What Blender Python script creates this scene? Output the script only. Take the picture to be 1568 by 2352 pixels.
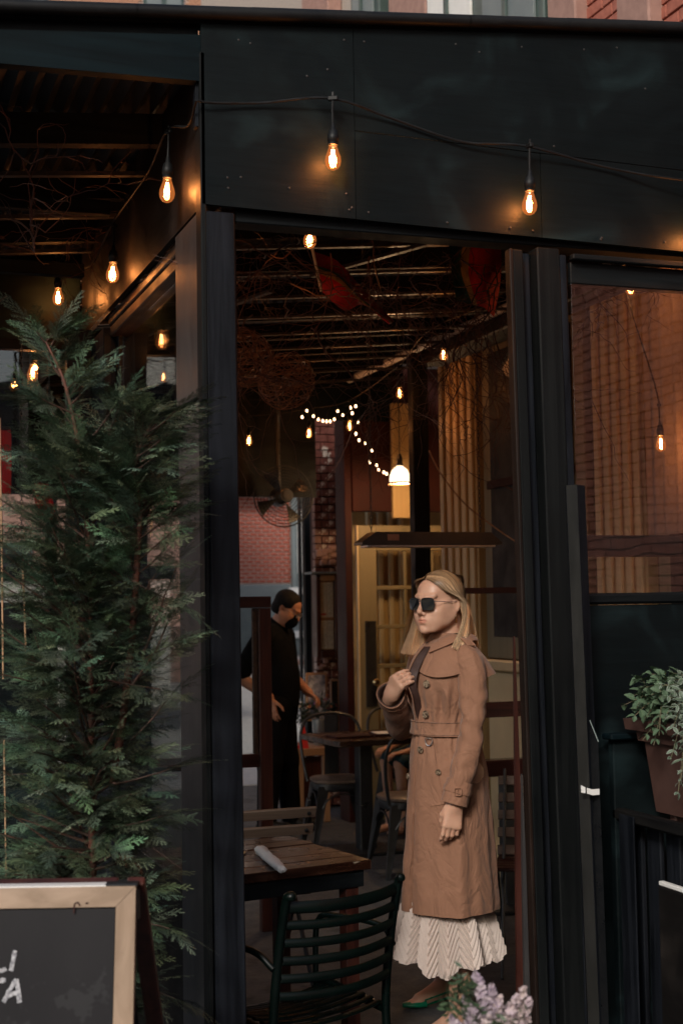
import bpy, bmesh, math, random
import numpy as np
from mathutils import Vector, Matrix, noise
try:
    import openvdb
except ImportError:
    import pyopenvdb as openvdb
random.seed(7); rng = np.random.default_rng(7)
S = bpy.context.scene; COL = S.collection
PI = math.pi; rad = math.radians
for o in list(bpy.data.objects): bpy.data.objects.remove(o)

# ---------------------------------------------------------------- camera
F_ = 3267.; YAW, PIT, ROL = rad(19.5), rad(3.75), rad(0.9); EYE = 1.60
cF = np.array([math.sin(YAW)*math.cos(PIT), math.cos(YAW)*math.cos(PIT), math.sin(PIT)])
_R0 = np.array([math.cos(YAW), -math.sin(YAW), 0.]); _U0 = np.cross(_R0, cF)
cR = math.cos(ROL)*_R0 - math.sin(ROL)*_U0; cU = math.cos(ROL)*_U0 + math.sin(ROL)*_R0
cC = np.array([0, 0, EYE])
cam = bpy.data.cameras.new('camera'); co = bpy.data.objects.new('camera', cam); COL.objects.link(co)
co.matrix_world = Matrix(((cR[0], cU[0], -cF[0], 0), (cR[1], cU[1], -cF[1], 0), (cR[2], cU[2], -cF[2], EYE), (0, 0, 0, 1)))
cam.sensor_fit = 'VERTICAL'; cam.sensor_height = 36; cam.lens = 36*F_/2352
cam.clip_start = .05; cam.clip_end = 3000
cam.dof.use_dof = True; cam.dof.focus_distance = 4.75; cam.dof.aperture_fstop = 4.5
S.camera = co

# ---------------------------------------------------------------- sky, sun, exposure
SUN_EL, SUN_AZ = rad(30), rad(216)          # azimuth measured clockwise from +Y: behind the camera and to its left
W = bpy.data.worlds.new('World'); S.world = W; W.use_nodes = True
nt = W.node_tree; nt.nodes.clear()
wo = nt.nodes.new('ShaderNodeOutputWorld'); bg = nt.nodes.new('ShaderNodeBackground'); sk = nt.nodes.new('ShaderNodeTexSky')
sk.sky_type = 'NISHITA'; sk.sun_disc = False; sk.sun_elevation = SUN_EL; sk.sun_rotation = SUN_AZ
sk.air_density = 1.0; sk.dust_density = 3.0; sk.ozone_density = 1.0
bg.inputs['Strength'].default_value = .09
nt.links.new(sk.outputs[0], bg.inputs[0]); nt.links.new(bg.outputs[0], wo.inputs[0])
sun = bpy.data.lights.new('sun', 'SUN'); sun.energy = 1.5; sun.angle = rad(10); sun.color = (1, .96, .90)
so = bpy.data.objects.new('sun', sun); COL.objects.link(so)
sd = Vector((math.sin(SUN_AZ)*math.cos(SUN_EL), math.cos(SUN_AZ)*math.cos(SUN_EL), math.sin(SUN_EL)))
so.rotation_euler = sd.to_track_quat('Z', 'Y').to_euler(); so.location = sd*30
S.view_settings.view_transform = 'Standard'; S.view_settings.look = 'None'
S.view_settings.exposure = 0.42; S.view_settings.gamma = 1; S.view_settings.use_curve_mapping = False
S.cycles.use_denoising = True
S.cycles.max_bounces = 10; S.cycles.transparent_max_bounces = 24; S.cycles.sample_clamp_indirect = 4
S.cycles.caustics_reflective = False; S.cycles.caustics_refractive = False

# ---------------------------------------------------------------- turning picture points into places (on a wall plane, a floor ...)
def _ray(x, y): return cF + cR*(x-784)/F_ - cU*(y-1176)/F_
def onY(x, y, Y): d = _ray(x, y); return Vector(cC + d*(Y/d[1]))
def onX(x, y, X): d = _ray(x, y); return Vector(cC + d*(X/d[0]))
def onZ(x, y, Z): d = _ray(x, y); return Vector(cC + d*((Z-EYE)/d[2]))
def onD(x, y, D): d = _ray(x, y); return Vector(cC + d*D)

# ---------------------------------------------------------------- materials
def _new(name):
    m = bpy.data.materials.new(name); m.use_nodes = True; n = m.node_tree.nodes
    return m, n, m.node_tree.links, n['Principled BSDF']
def setp(b, **k):
    for a, v in k.items():
        b.inputs[a].default_value = v
def c4(c): return (c[0], c[1], c[2], 1)
def pmat(name, c1, c2=None, scale=(1, 1, 1), nscale=8., rough=.6, rvar=.12, bump=.15, bdist=.004, metal=0., spec=.5, detail=6., lo=.35, hi=.65, dist=0., coat=0., sub=0., speck=None, attr=None):
    m, n, L, b = _new(name); c2 = c2 or c1
    tc = n.new('ShaderNodeTexCoord'); mp = n.new('ShaderNodeMapping'); mp.inputs['Scale'].default_value = scale
    L.new(tc.outputs['Object'], mp.inputs[0])
    nz = n.new('ShaderNodeTexNoise'); setp(nz, Scale=nscale, Detail=detail, Roughness=.6, Distortion=dist); L.new(mp.outputs[0], nz.inputs['Vector'])
    rp = n.new('ShaderNodeMapRange'); rp.inputs[1].default_value = lo; rp.inputs[2].default_value = hi; L.new(nz.outputs[0], rp.inputs[0])
    mx = n.new('ShaderNodeMix'); mx.data_type = 'RGBA'; mx.inputs[6].default_value = c4(c1); mx.inputs[7].default_value = c4(c2)
    L.new(rp.outputs[0], mx.inputs[0]); out = mx.outputs[2]
    n2 = n.new('ShaderNodeTexNoise'); setp(n2, Scale=nscale*.23, Detail=3.); L.new(tc.outputs['Object'], n2.inputs['Vector'])
    if speck:                                     # chips, splashes, scuffs: (colour, scale, threshold)
        n3 = n.new('ShaderNodeTexNoise'); setp(n3, Scale=speck[1], Detail=4., Roughness=.7); L.new(mp.outputs[0] if len(speck) > 3 else tc.outputs['Object'], n3.inputs['Vector'])
        r3 = n.new('ShaderNodeMapRange'); r3.inputs[1].default_value = speck[2]; r3.inputs[2].default_value = speck[2]+.03; L.new(n3.outputs[0], r3.inputs[0])
        m3 = n.new('ShaderNodeMix'); m3.data_type = 'RGBA'; L.new(r3.outputs[0], m3.inputs[0]); L.new(out, m3.inputs[6]); m3.inputs[7].default_value = c4(speck[0]); out = m3.outputs[2]
    if attr:
        at = n.new('ShaderNodeAttribute'); at.attribute_name = attr
        m4 = n.new('ShaderNodeMix'); m4.data_type = 'RGBA'; m4.blend_type = 'MULTIPLY'; m4.inputs[0].default_value = 1; L.new(out, m4.inputs[6]); L.new(at.outputs[0], m4.inputs[7]); out = m4.outputs[2]
    L.new(out, b.inputs['Base Color'])
    rr = n.new('ShaderNodeMapRange'); rr.inputs[1].default_value = .3; rr.inputs[2].default_value = .7
    rr.inputs[3].default_value = max(.02, rough-rvar); rr.inputs[4].default_value = min(1, rough+rvar); L.new(n2.outputs[0], rr.inputs[0]); L.new(rr.outputs[0], b.inputs['Roughness'])
    if bump:
        bp = n.new('ShaderNodeBump'); setp(bp, Strength=bump, Distance=bdist); L.new(nz.outputs[0], bp.inputs['Height']); L.new(bp.outputs[0], b.inputs['Normal'])
    setp(b, Metallic=metal); b.inputs['Specular IOR Level'].default_value = spec
    if coat: b.inputs['Coat Weight'].default_value = coat; b.inputs['Coat Roughness'].default_value = .2
    if sub: b.inputs['Subsurface Weight'].default_value = sub; b.inputs['Subsurface Radius'].default_value = (.02, .008, .004); b.inputs['Subsurface Scale'].default_value = .6
    return m
def wood(name, c1, c2, axis, rough=.55, spec=.4, bump=.3, n=26., st=.06, bdist=.003, **k):   # grain runs along axis
    sc = [1, 1, 1]; sc[axis] = st
    return pmat(name, c1, c2, scale=tuple(sc), nscale=n, rough=rough, spec=spec, bump=bump, bdist=bdist, dist=.6, **k)
def emit(name, c, s):
    m, n, L, b = _new(name); setp(b, **{'Base Color': c4(c), 'Emission Color': c4(c), 'Emission Strength': s}); return m
def glassy(name, tint=(1, 1, 1), rough=.02, ior=1.5, extra=0., bump=0.):            # thin pane: clear sheet plus its own reflection
    m, n, L, b = _new(name); n.remove(b); out = n['Material Output']
    t = n.new('ShaderNodeBsdfTransparent'); t.inputs[0].default_value = c4(tint)
    g = n.new('ShaderNodeBsdfGlossy'); g.inputs['Roughness'].default_value = rough
    f0 = n.new('ShaderNodeLayerWeight'); f0.inputs[0].default_value = .5; f1 = n.new('ShaderNodeMath'); f1.operation = 'POWER'; f1.inputs[1].default_value = 5; L.new(f0.outputs['Facing'], f1.inputs[0])
    f = n.new('ShaderNodeMath'); f.operation = 'MULTIPLY_ADD'; f.inputs[1].default_value = .95; f.inputs[2].default_value = ((ior-1)/(ior+1))**2; L.new(f1.outputs[0], f.inputs[0])
    a = n.new('ShaderNodeMath'); a.operation = 'MULTIPLY_ADD'; a.inputs[1].default_value = 1.6; a.inputs[2].default_value = extra; L.new(f.outputs[0], a.inputs[0])
    x = n.new('ShaderNodeMixShader'); L.new(a.outputs[0], x.inputs[0]); L.new(t.outputs[0], x.inputs[1]); L.new(g.outputs[0], x.inputs[2])
    if bump:
        tc = n.new('ShaderNodeTexCoord'); nz = n.new('ShaderNodeTexNoise'); setp(nz, Scale=2.5, Detail=2.); L.new(tc.outputs['Object'], nz.inputs['Vector'])
        bp = n.new('ShaderNodeBump'); setp(bp, Strength=bump, Distance=.01); L.new(nz.outputs[0], bp.inputs['Height']); L.new(bp.outputs[0], g.inputs['Normal'])
    L.new(x.outputs[0], out.inputs[0]); return m
def plymat(name, c1, c2, axis=0):               # black stained plywood: swirling grain, raised knots, dusty patches
    m, n, L, b = _new(name)
    tc = n.new('ShaderNodeTexCoord'); mp = n.new('ShaderNodeMapping'); sc = [2.2, 2.2, 2.2]; sc[axis] = .75; mp.inputs['Scale'].default_value = sc
    L.new(tc.outputs['Object'], mp.inputs[0])
    big = n.new('ShaderNodeTexNoise'); setp(big, Scale=1.3, Detail=2., Distortion=1.2); L.new(mp.outputs[0], big.inputs['Vector'])
    mul = n.new('ShaderNodeMath'); mul.operation = 'MULTIPLY'; mul.inputs[1].default_value = 26; L.new(big.outputs[0], mul.inputs[0])
    fr = n.new('ShaderNodeMath'); fr.operation = 'SINE'; L.new(mul.outputs[0], fr.inputs[0])
    fine = n.new('ShaderNodeTexNoise'); mp2 = n.new('ShaderNodeMapping'); s2 = [1, 1, 1]; s2[axis] = .08; mp2.inputs['Scale'].default_value = s2
    L.new(tc.outputs['Object'], mp2.inputs[0]); L.new(mp2.outputs[0], fine.inputs['Vector']); setp(fine, Scale=60., Detail=6., Roughness=.7)
    patch = n.new('ShaderNodeTexNoise'); setp(patch, Scale=3.2, Detail=5., Distortion=.8); L.new(tc.outputs['Object'], patch.inputs['Vector'])
    pr = n.new('ShaderNodeMapRange'); pr.inputs[1].default_value = .5; pr.inputs[2].default_value = .75; L.new(patch.outputs[0], pr.inputs[0])
    fr2 = n.new('ShaderNodeMapRange'); fr2.inputs[1].default_value = -1; fr2.inputs[3].default_value = .15; L.new(fr.outputs[0], fr2.inputs[0])
    mm = n.new('ShaderNodeMath'); mm.operation = 'MULTIPLY'; L.new(pr.outputs[0], mm.inputs[0]); L.new(fr2.outputs[0], mm.inputs[1])
    ad = n.new('ShaderNodeMath'); ad.operation = 'MULTIPLY_ADD'; ad.inputs[1].default_value = .25; L.new(fine.outputs[0], ad.inputs[0]); L.new(mm.outputs[0], ad.inputs[2])
    mx = n.new('ShaderNodeMix'); mx.data_type = 'RGBA'; mx.inputs[6].default_value = c4(c1); mx.inputs[7].default_value = c4(c2); L.new(ad.outputs[0], mx.inputs[0])
    mp3 = n.new('ShaderNodeMapping'); mp3.inputs['Scale'].default_value = (1.6, 1.6, .5); L.new(tc.outputs['Object'], mp3.inputs[0])
    ck = n.new('ShaderNodeTexNoise'); setp(ck, Scale=16., Detail=5., Roughness=.75); L.new(mp3.outputs[0], ck.inputs['Vector'])
    cr = n.new('ShaderNodeMapRange'); cr.inputs[1].default_value = .735; cr.inputs[2].default_value = .75; L.new(ck.outputs[0], cr.inputs[0])
    mc_ = n.new('ShaderNodeMix'); mc_.data_type = 'RGBA'; L.new(cr.outputs[0], mc_.inputs[0]); L.new(mx.outputs[2], mc_.inputs[6]); mc_.inputs[7].default_value = (.13, .13, .12, 1); L.new(mc_.outputs[2], b.inputs['Base Color'])
    h = n.new('ShaderNodeMath'); h.operation = 'MULTIPLY_ADD'; h.inputs[1].default_value = .25; L.new(fr.outputs[0], h.inputs[0]); L.new(fine.outputs[0], h.inputs[2])
    bp = n.new('ShaderNodeBump'); setp(bp, Strength=.35, Distance=.003); L.new(h.outputs[0], bp.inputs['Height']); L.new(bp.outputs[0], b.inputs['Normal'])
    rr = n.new('ShaderNodeMapRange'); rr.inputs[1].default_value = .35; rr.inputs[2].default_value = .65; rr.inputs[3].default_value = .42; rr.inputs[4].default_value = .7; L.new(patch.outputs[0], rr.inputs[0]); L.new(rr.outputs[0], b.inputs['Roughness'])
    b.inputs['Specular IOR Level'].default_value = .14
    return m
M = {}
M['ply'] = plymat('black_plywood', (.0006, .0015, .0020), (.013, .027, .030), 0)
M['ply_side'] = plymat('black_plywood_side', (.005, .0045, .0045), (.026, .021, .018), 1)
M['bx'] = wood('black_wood_x', (.0018, .0026, .0034), (.007, .0095, .0105), 0, rough=.6, spec=.15)
M['tealx'] = wood('teal_black_wood_x', (.0014, .0042, .0056), (.0036, .0105, .0135), 0, rough=.55, spec=.10)
M['bz'] = wood('black_wood_z', (.0025, .0034, .0052), (.0125, .0148, .020), 2, rough=.55, spec=.15, n=34., speck=((.10, .09, .08), 9., .78))
M['bz2'] = wood('dark_weathered_wood_z', (.0018, .0025, .003), (.0075, .0088, .009), 2, rough=.6, spec=.15, n=30., st=.03, speck=((.25, .25, .25), 30., .80))
M['by'] = wood('black_wood_y', (.003, .003, .0035), (.011, .0105, .010), 1, rough=.6, spec=.15)
M['brownz'] = wood('dark_brown_wood_z', (.006, .004, .003), (.020, .011, .008), 2, rough=.5, n=30., bump=.3, spec=.2)
M['case'] = wood('grey_casing_z', (.028, .026, .027), (.046, .043, .042), 2, rough=.45, n=14., st=.25, bump=.12, spec=.5, speck=((.012, .012, .012), 14., .70))
M['browny'] = wood('brown_beam_y', (.020, .011, .007), (.075, .040, .024), 1, rough=.5, n=30., bump=.5, bdist=.006)
M['mahog'] = wood('red_brown_wood', (.028, .008, .006), (.072, .021, .013), 2, rough=.4, n=34.)
M['mahogx'] = wood('red_brown_wood_x', (.020, .006, .005), (.050, .014, .010), 0, rough=.4, n=34.)
M['worn'] = wood('worn_table_wood', (.020, .007, .004), (.130, .055, .030), 0, rough=.28, n=17., st=.05, bump=.5, speck=((.30, .25, .18), 22., .66, 1), lo=.42, hi=.72)
M['tan'] = wood('tan_wood', (.30, .17, .09), (.46, .28, .16), 0, rough=.5, n=30., bump=.12)
M['tanz'] = wood('tan_wood_z', (.30, .17, .09), (.46, .28, .16), 2, rough=.5, n=30., bump=.12)
M['cream'] = pmat('cream_paint', (.74, .57, .33), (.64, .49, .28), nscale=3., rough=.4, bump=.06)
M['creamz'] = wood('ochre_paint', (.62, .44, .21), (.50, .34, .16), 2, rough=.4, n=9., bump=.08)
M['olive'] = wood('olive_door_paint', (.24, .20, .12), (.17, .145, .085), 2, rough=.4, n=9., bump=.1)
M['maroon'] = pmat('maroon_paint', (.040, .008, .006), (.024, .006, .005), nscale=5., rough=.6, bump=.1, spec=.2)
M['brick'] = pmat('red_brick', (.40, .13, .085), (.30, .09, .06), nscale=30., rough=.85, bump=.4, bdist=.004, speck=((.5, .3, .24), 6., .68))
M['brick_pale'] = pmat('pale_brick', (.46, .25, .16), (.36, .18, .11), nscale=30., rough=.85, bump=.4, bdist=.004)
M['brick_dark'] = pmat('old_glazed_brick', (.17, .06, .045), (.10, .032, .026), nscale=22., rough=.35, bump=.6, bdist=.008, speck=((.5, .42, .36), 9., .60))
M['mortar'] = pmat('mortar', (.42, .36, .31), (.34, .29, .25), nscale=40., rough=.9, bump=.3)
M['stone'] = pmat('brownstone', (.36, .21, .17), (.28, .16, .13), nscale=12., rough=.8, bump=.3)
M['greenpaint'] = pmat('grey_green_window_paint', (.055, .085, .075), (.04, .065, .06), nscale=6., rough=.4, bump=.08)
M['bluegrey'] = pmat('blue_grey_paint', (.17, .20, .20), (.14, .165, .17), nscale=3., rough=.5, bump=.05)
M['asphalt'] = pmat('dark_asphalt', (.040, .042, .046), (.062, .064, .068), nscale=45., rough=.8, bump=.5, bdist=.004, speck=((.02, .02, .022), 1.6, .58))
M['concrete'] = pmat('worn_concrete', (.50, .48, .46), (.38, .37, .36), nscale=14., rough=.85, bump=.3)
M['white'] = pmat('white_paint', (.78, .77, .74), (.70, .69, .66), nscale=6., rough=.5, bump=.04)
M['paper'] = pmat('paper', (.80, .79, .76), (.74, .73, .70), nscale=20., rough=.8, bump=.1)
M['rubber'] = pmat('black_rubber', (.004, .0045, .005), (.007, .0075, .008), nscale=30., rough=.55, bump=.1, spec=.3)
M['iron'] = pmat('black_iron', (.012, .013, .014), (.022, .023, .026), nscale=20., rough=.38, bump=.12, spec=.6)
M['green_metal'] = pmat('dark_green_enamel', (.0008, .0032, .0026), (.0014, .005, .004), nscale=14., rough=.34, bump=.05, spec=.25)
M['steel'] = pmat('bare_steel', (.55, .55, .56), (.42, .42, .43), nscale=20., rough=.35, bump=.08, metal=1.)
M['zinc'] = pmat('galvanised_zinc', (.42, .43, .42), (.30, .31, .31), nscale=24., rough=.4, bump=.15, metal=.9)
M['silver'] = pmat('polished_silver', (.85, .85, .86), (.8, .8, .8), nscale=20., rough=.15, bump=0, metal=1.)
M['gold'] = pmat('pale_gold', (.85, .65, .38), (.8, .6, .33), nscale=20., rough=.2, bump=0, metal=1.)
M['batten'] = pmat('grey_metal_batten', (.050, .046, .044), (.024, .022, .021), nscale=14., rough=.5, bump=.2, metal=.3)
M['roofsheet'] = pmat('dull_roof_sheet', (.009, .011, .014), (.005, .006, .008), nscale=5., rough=.55, bump=.1)
M['glass'] = glassy('window_glass', (.96, .97, .96), .01, 1.5, .0, .05)
M['glass_dirty'] = glassy('old_glass', (.88, .89, .88), .012, 1.5, .025, .10)
M['bulbglass'] = glassy('bulb_glass', (1., .74, .50), .02, 1.45, .03)
_n = M['bulbglass'].node_tree; _e = _n.nodes.new('ShaderNodeEmission'); _e.inputs[0].default_value = (1., .30, .07, 1); _e.inputs[1].default_value = .16; _a = _n.nodes.new('ShaderNodeAddShader')
_o = _n.nodes['Material Output']; _l = _o.inputs[0].links[0].from_socket; _n.links.new(_l, _a.inputs[0]); _n.links.new(_e.outputs[0], _a.inputs[1]); _n.links.new(_a.outputs[0], _o.inputs[0])
M['filament'] = emit('lamp_filament', (1., .62, .30), 26)
M['fairy'] = emit('fairy_light', (1., .62, .34), 7)
M['lampshade'] = emit('lit_lamp_shade', (1., .78, .52), 1.7)
M['fabric_red'] = pmat('red_flag_cloth', (.62, .02, .02), (.52, .016, .018), nscale=80., rough=.8, bump=.1)
M['fabric_gold'] = pmat('gold_flag_cloth', (.48, .30, .10), (.42, .26, .09), nscale=80., rough=.8, bump=.1)
M['fabric_green'] = pmat('dark_green_flag_cloth', (.02, .10, .085), (.016, .08, .07), nscale=80., rough=.8, bump=.1)
M['fabric_maroon'] = pmat('maroon_flag_cloth', (.20, .012, .018), (.16, .010, .015), nscale=80., rough=.8, bump=.1)
M['twig'] = pmat('bare_twig', (.085, .032, .020), (.045, .018, .012), nscale=40., rough=.6, bump=.2)
M['wicker'] = pmat('wicker_vine', (.30, .14, .07), (.18, .085, .045), nscale=50., rough=.5, bump=.2)

# ---------------------------------------------------------------- mesh builder
def wloc(o):
    v = Vector((0, 0, 0))
    while o is not None: v += o.location; o = o.parent
    return v
class MB:
    def __init__(s): s.v = []; s.f = []
    def add(s, vs, fs):
        n = len(s.v); s.v += [tuple(v) for v in vs]; s.f += [tuple(i+n for i in f) for f in fs]; return s
    def box(s, c, d, R=None, ch=.002):
        c = Vector(c); hx, hy, hz = d[0]/2, d[1]/2, d[2]/2; ch = min(ch, hx*.45, hy*.45, hz*.45)
        vs = []; idx = {}
        for i, (sx, sy, sz) in enumerate([(a, b, e) for a in (-1, 1) for b in (-1, 1) for e in (-1, 1)]):
            for ax in range(3):
                p = [sx*(hx-ch), sy*(hy-ch), sz*(hz-ch)]; p[ax] = (sx, sy, sz)[ax]*(hx, hy, hz)[ax]
                idx[(sx, sy, sz, ax)] = len(vs); v = Vector(p); vs.append(c + (R @ v if R else v))
        fs = []
        for ax in range(3):
            o1, o2 = [(1, 2), (2, 0), (0, 1)][ax]
            for sg in (-1, 1):
                q = []
                for (p, r) in [(-1, -1), (1, -1), (1, 1), (-1, 1)]:
                    t = [0, 0, 0]; t[ax] = sg; t[o1] = p; t[o2] = r; q.append(idx[(*t, ax)])
                fs.append(q if sg > 0 else q[::-1])
            for p in (-1, 1):
                for r in (-1, 1):
                    a = [0, 0, 0]; b = [0, 0, 0]; a[ax] = -1; b[ax] = 1; a[o1] = b[o1] = p; a[o2] = b[o2] = r
                    q = [idx[(*a, o1)], idx[(*b, o1)], idx[(*b, o2)], idx[(*a, o2)]]
                    fs.append(q if p*r > 0 else q[::-1])
        for sx in (-1, 1):
            for sy in (-1, 1):
                for sz in (-1, 1):
                    q = [idx[(sx, sy, sz, k)] for k in range(3)]; fs.append(q if sx*sy*sz > 0 else q[::-1])
        return s.add(vs, fs)
    def cube(s, c, d):
        x, y, z = c; a, b, e = d[0]/2, d[1]/2, d[2]/2
        return s.add([(x+i*a, y+j*b, z+k*e) for i in (-1, 1) for j in (-1, 1) for k in (-1, 1)], [(0, 1, 3, 2), (4, 6, 7, 5), (0, 4, 5, 1), (2, 3, 7, 6), (0, 2, 6, 4), (1, 5, 7, 3)])
    def bb(s, x0, x1, y0, y1, z0, z1, ch=.002): return s.box(((x0+x1)/2, (y0+y1)/2, (z0+z1)/2), (abs(x1-x0), abs(y1-y0), abs(z1-z0)), None, ch)
    def bar(s, a, b, w, h, ch=.002, up=(0, 0, 1)):
        a, b = Vector(a), Vector(b); d = (b-a); L = d.length; d.normalize(); u = Vector(up)
        if abs(d.dot(u)) > .98: u = Vector((0, 1, 0))
        x = u.cross(d).normalized(); u = d.cross(x)
        R = Matrix((x, u, d)).transposed()
        return s.box((a+b)/2, (w, h, L), R, ch)
    def prism(s, poly, y0, y1, ax=1):      # polygon in the plane across axis ax, extruded y0..y1
        n = len(poly); vs = []
        for y in (y0, y1):
            for p in poly:
                q = list(p); q.insert(ax, y); vs.append(q)
        fs = [tuple(range(n)), tuple(range(2*n-1, n-1, -1))]+[(i, (i+1) % n+0, (i+1) % n+n, i+n) for i in range(n)]
        return s.add(vs, fs)
    def tube(s, pts, r, n=6, closed=False, caps=True):
        pts = [Vector(p) for p in pts]; m = len(pts); rr = r if hasattr(r, '__len__') else [r]*m
        vs = []; prev = None
        for i, p in enumerate(pts):
            a = pts[(i-1) % m] if (i > 0 or closed) else p; b = pts[(i+1) % m] if (i < m-1 or closed) else p
            t = (b-a); t = t.normalized() if t.length > 1e-9 else Vector((0, 0, 1))
            if prev is None:
                prev = t.orthogonal().normalized()
            x = (prev - t*prev.dot(t)); x = x.normalized() if x.length > 1e-6 else t.orthogonal().normalized(); prev = x; y = t.cross(x)
            for k in range(n):
                an = 2*PI*k/n; vs.append(p + (x*math.cos(an)+y*math.sin(an))*rr[i])
        fs = []
        for i in range(m if closed else m-1):
            j = (i+1) % m
            for k in range(n): k2 = (k+1) % n; fs.append((i*n+k, i*n+k2, j*n+k2, j*n+k))
        if caps and not closed: fs += [tuple(range(n))[::-1], tuple((m-1)*n+k for k in range(n))]
        return s.add(vs, fs)
    def lathe(s, prof, c=(0, 0, 0), n=16, R=None):
        c = Vector(c); vs = []; m = len(prof)
        for (r, z) in prof:
            for k in range(n):
                a = 2*PI*k/n; v = Vector((r*math.cos(a), r*math.sin(a), z)); vs.append(c+(R @ v if R else v))
        fs = [(i*n+k, i*n+(k+1) % n, (i+1)*n+(k+1) % n, (i+1)*n+k) for i in range(m-1) for k in range(n)]
        fs += [tuple(range(n))[::-1], tuple((m-1)*n+k for k in range(n))]
        return s.add(vs, fs)
    def grid(s, P, wrap=False):            # P: array [rows, cols, 3]
        P = np.asarray(P); a, b = P.shape[:2]; n0 = len(s.v)
        s.v += [tuple(v) for v in P.reshape(-1, 3).tolist()]
        for i in range(a-1):
            for j in range(b if wrap else b-1):
                k = (j+1) % b; s.f.append((n0+i*b+j, n0+i*b+k, n0+(i+1)*b+k, n0+(i+1)*b+j))
        return s
    def build(s, name, mat, parent=None, smooth=None, local=False, attr=None):
        me = bpy.data.meshes.new(name); vs = s.v
        if parent is not None and not local:
            w = wloc(parent); vs = [(v[0]-w.x, v[1]-w.y, v[2]-w.z) for v in vs]
        me.from_pydata(vs, [], s.f); me.materials.append(mat)
        if attr is not None:
            at = me.color_attributes.new('tone', 'FLOAT_COLOR', 'POINT'); at.data.foreach_set('color', np.asarray(attr, np.float32).ravel())
        if smooth is not None:
            me.polygons.foreach_set('use_smooth', [True]*len(me.polygons))
            if smooth < 180: me.set_sharp_from_angle(angle=rad(smooth))
        me.update(); o = bpy.data.objects.new(name, me); COL.objects.link(o); o.parent = parent
        return o
def npmesh(name, V, Fq, mat, parent=None, attr=None, smooth=True, local=False):
    if parent is not None and not local: V = V - np.array(wloc(parent))
    me = bpy.data.meshes.new(name); me.from_pydata(V.tolist(), [], Fq if isinstance(Fq, list) else Fq.tolist()); me.materials.append(mat)
    if attr is not None:
        at = me.color_attributes.new('tone', 'FLOAT_COLOR', 'POINT'); at.data.foreach_set('color', np.asarray(attr, np.float32).ravel())
    if smooth: me.polygons.foreach_set('use_smooth', [True]*len(me.polygons))
    me.update(); o = bpy.data.objects.new(name, me); COL.objects.link(o); o.parent = parent; return o
def thing(name, label, cat, loc=(0, 0, 0), rz=0, group=None):
    o = bpy.data.objects.new(name, None); COL.objects.link(o); o.location = loc; o.rotation_euler = (0, 0, rz); o.empty_display_size = .1
    o['label'] = label; o['category'] = cat
    if group: o['group'] = group
    return o
def tag(o, label, cat, group=None, kind=None):
    if label: o['label'] = label
    if cat: o['category'] = cat
    if group: o['group'] = group
    if kind: o['kind'] = kind
    return o
def struct(o): o['kind'] = 'structure'; return o
def copy_tree(o, parent=None):
    c = o.copy(); COL.objects.link(c); c.parent = parent
    for ch in list(o.children): copy_tree(ch, c)
    return c
def rot_z(a): return Matrix.Rotation(a, 3, 'Z')
def B(x0, x1, y0, y1, z0, z1, ch=.002): return MB().bb(x0, x1, y0, y1, z0, z1, ch)
def spl(pts, n=8):                        # Catmull-Rom through points
    P = [Vector(p) for p in pts]; P = [P[0]*2-P[1]]+P+[P[-1]*2-P[-2]]; out = []
    for i in range(1, len(P)-2):
        for k in range(n):
            t = k/n; out.append(.5*((2*P[i])+(-P[i-1]+P[i+1])*t+(2*P[i-1]-5*P[i]+4*P[i+1]-P[i+2])*t*t+(-P[i-1]+3*P[i]-3*P[i+1]+P[i+2])*t**3))
    out.append(P[-2]); return out
# ================================================================ the setting
struct(B(-60, 60, -30, 12.4, -.3, 0).build('road', M['asphalt']))
struct(B(-60, 60, 12.4, 37, -.3, .012).build('pavement', M['concrete']))
struct(B(-900, 900, -900, 1500, -.62, -.31).build('ground', M['asphalt']))
kerb = struct(B(-60, 60, 36.6, 37.2, -.2, .13, .01).build('kerb', M['stone']))
struct(B(-60, 60, 37.2, 41, -.2, .10).build('far_pavement', M['concrete']))

def brick_face(parent, mat, mm, fixed, axis, u0, u1, z0, z1, bl=.2, bh=.065, gap=.011, depth=.05, seen=None, sgn=-1, holes=(), limit=300, jit=.003):
    """a brick face: each brick in the picture is a part, the others one joined part; axis 'X' = runs along X at y = fixed"""
    near = []; far = MB(); k = 0; z = z0
    while z + bh <= z1+1e-6:
        u = u0 - (bl+gap)*(.5 if k % 2 else 0)
        while u < u1:
            a, b = max(u, u0), min(u+bl, u1)
            if b-a > .03 and not any(a < h[1] and b > h[0] and z < h[3] and z+bh > h[2] for h in holes):
                c = (((a+b)/2, fixed, z+bh/2) if axis == 'X' else (fixed, (a+b)/2, z+bh/2))
                full = abs(b-a-bl) < 1e-4
                if seen and full and len(near) < limit and seen(c): near.append(c)
                else:
                    j = random.uniform(-jit, jit)
                    if axis == 'X': far.cube((c[0], c[1]+j, c[2]), (b-a, depth, bh))
                    else: far.cube((c[0]+j, c[1], c[2]), (depth, b-a, bh))
            u += bl+gap
        z += bh+gap; k += 1
    base = wloc(parent)
    if near:
        d = (bl, depth, bh) if axis == 'X' else (depth, bl, bh)
        o = MB().box((0, 0, 0), d, None, .003).build('brick', mat, parent, local=True); me = o.data; first = True
        for c in near:
            b = o if first else o.copy()
            if not first: COL.objects.link(b); b.parent = parent
            first = False
            j = random.uniform(-jit, jit)
            b.location = Vector(c)-base+(Vector((0, j, 0)) if axis == 'X' else Vector((j, 0, 0)))
    if far.v: far.build('brickwork', mat, parent)['kind'] = 'stuff'
def pxy(p):
    v = np.array(p)-cC; z = v@cF; return (784+F_*(v@cR)/z, 1176-F_*(v@cU)/z)

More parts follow.
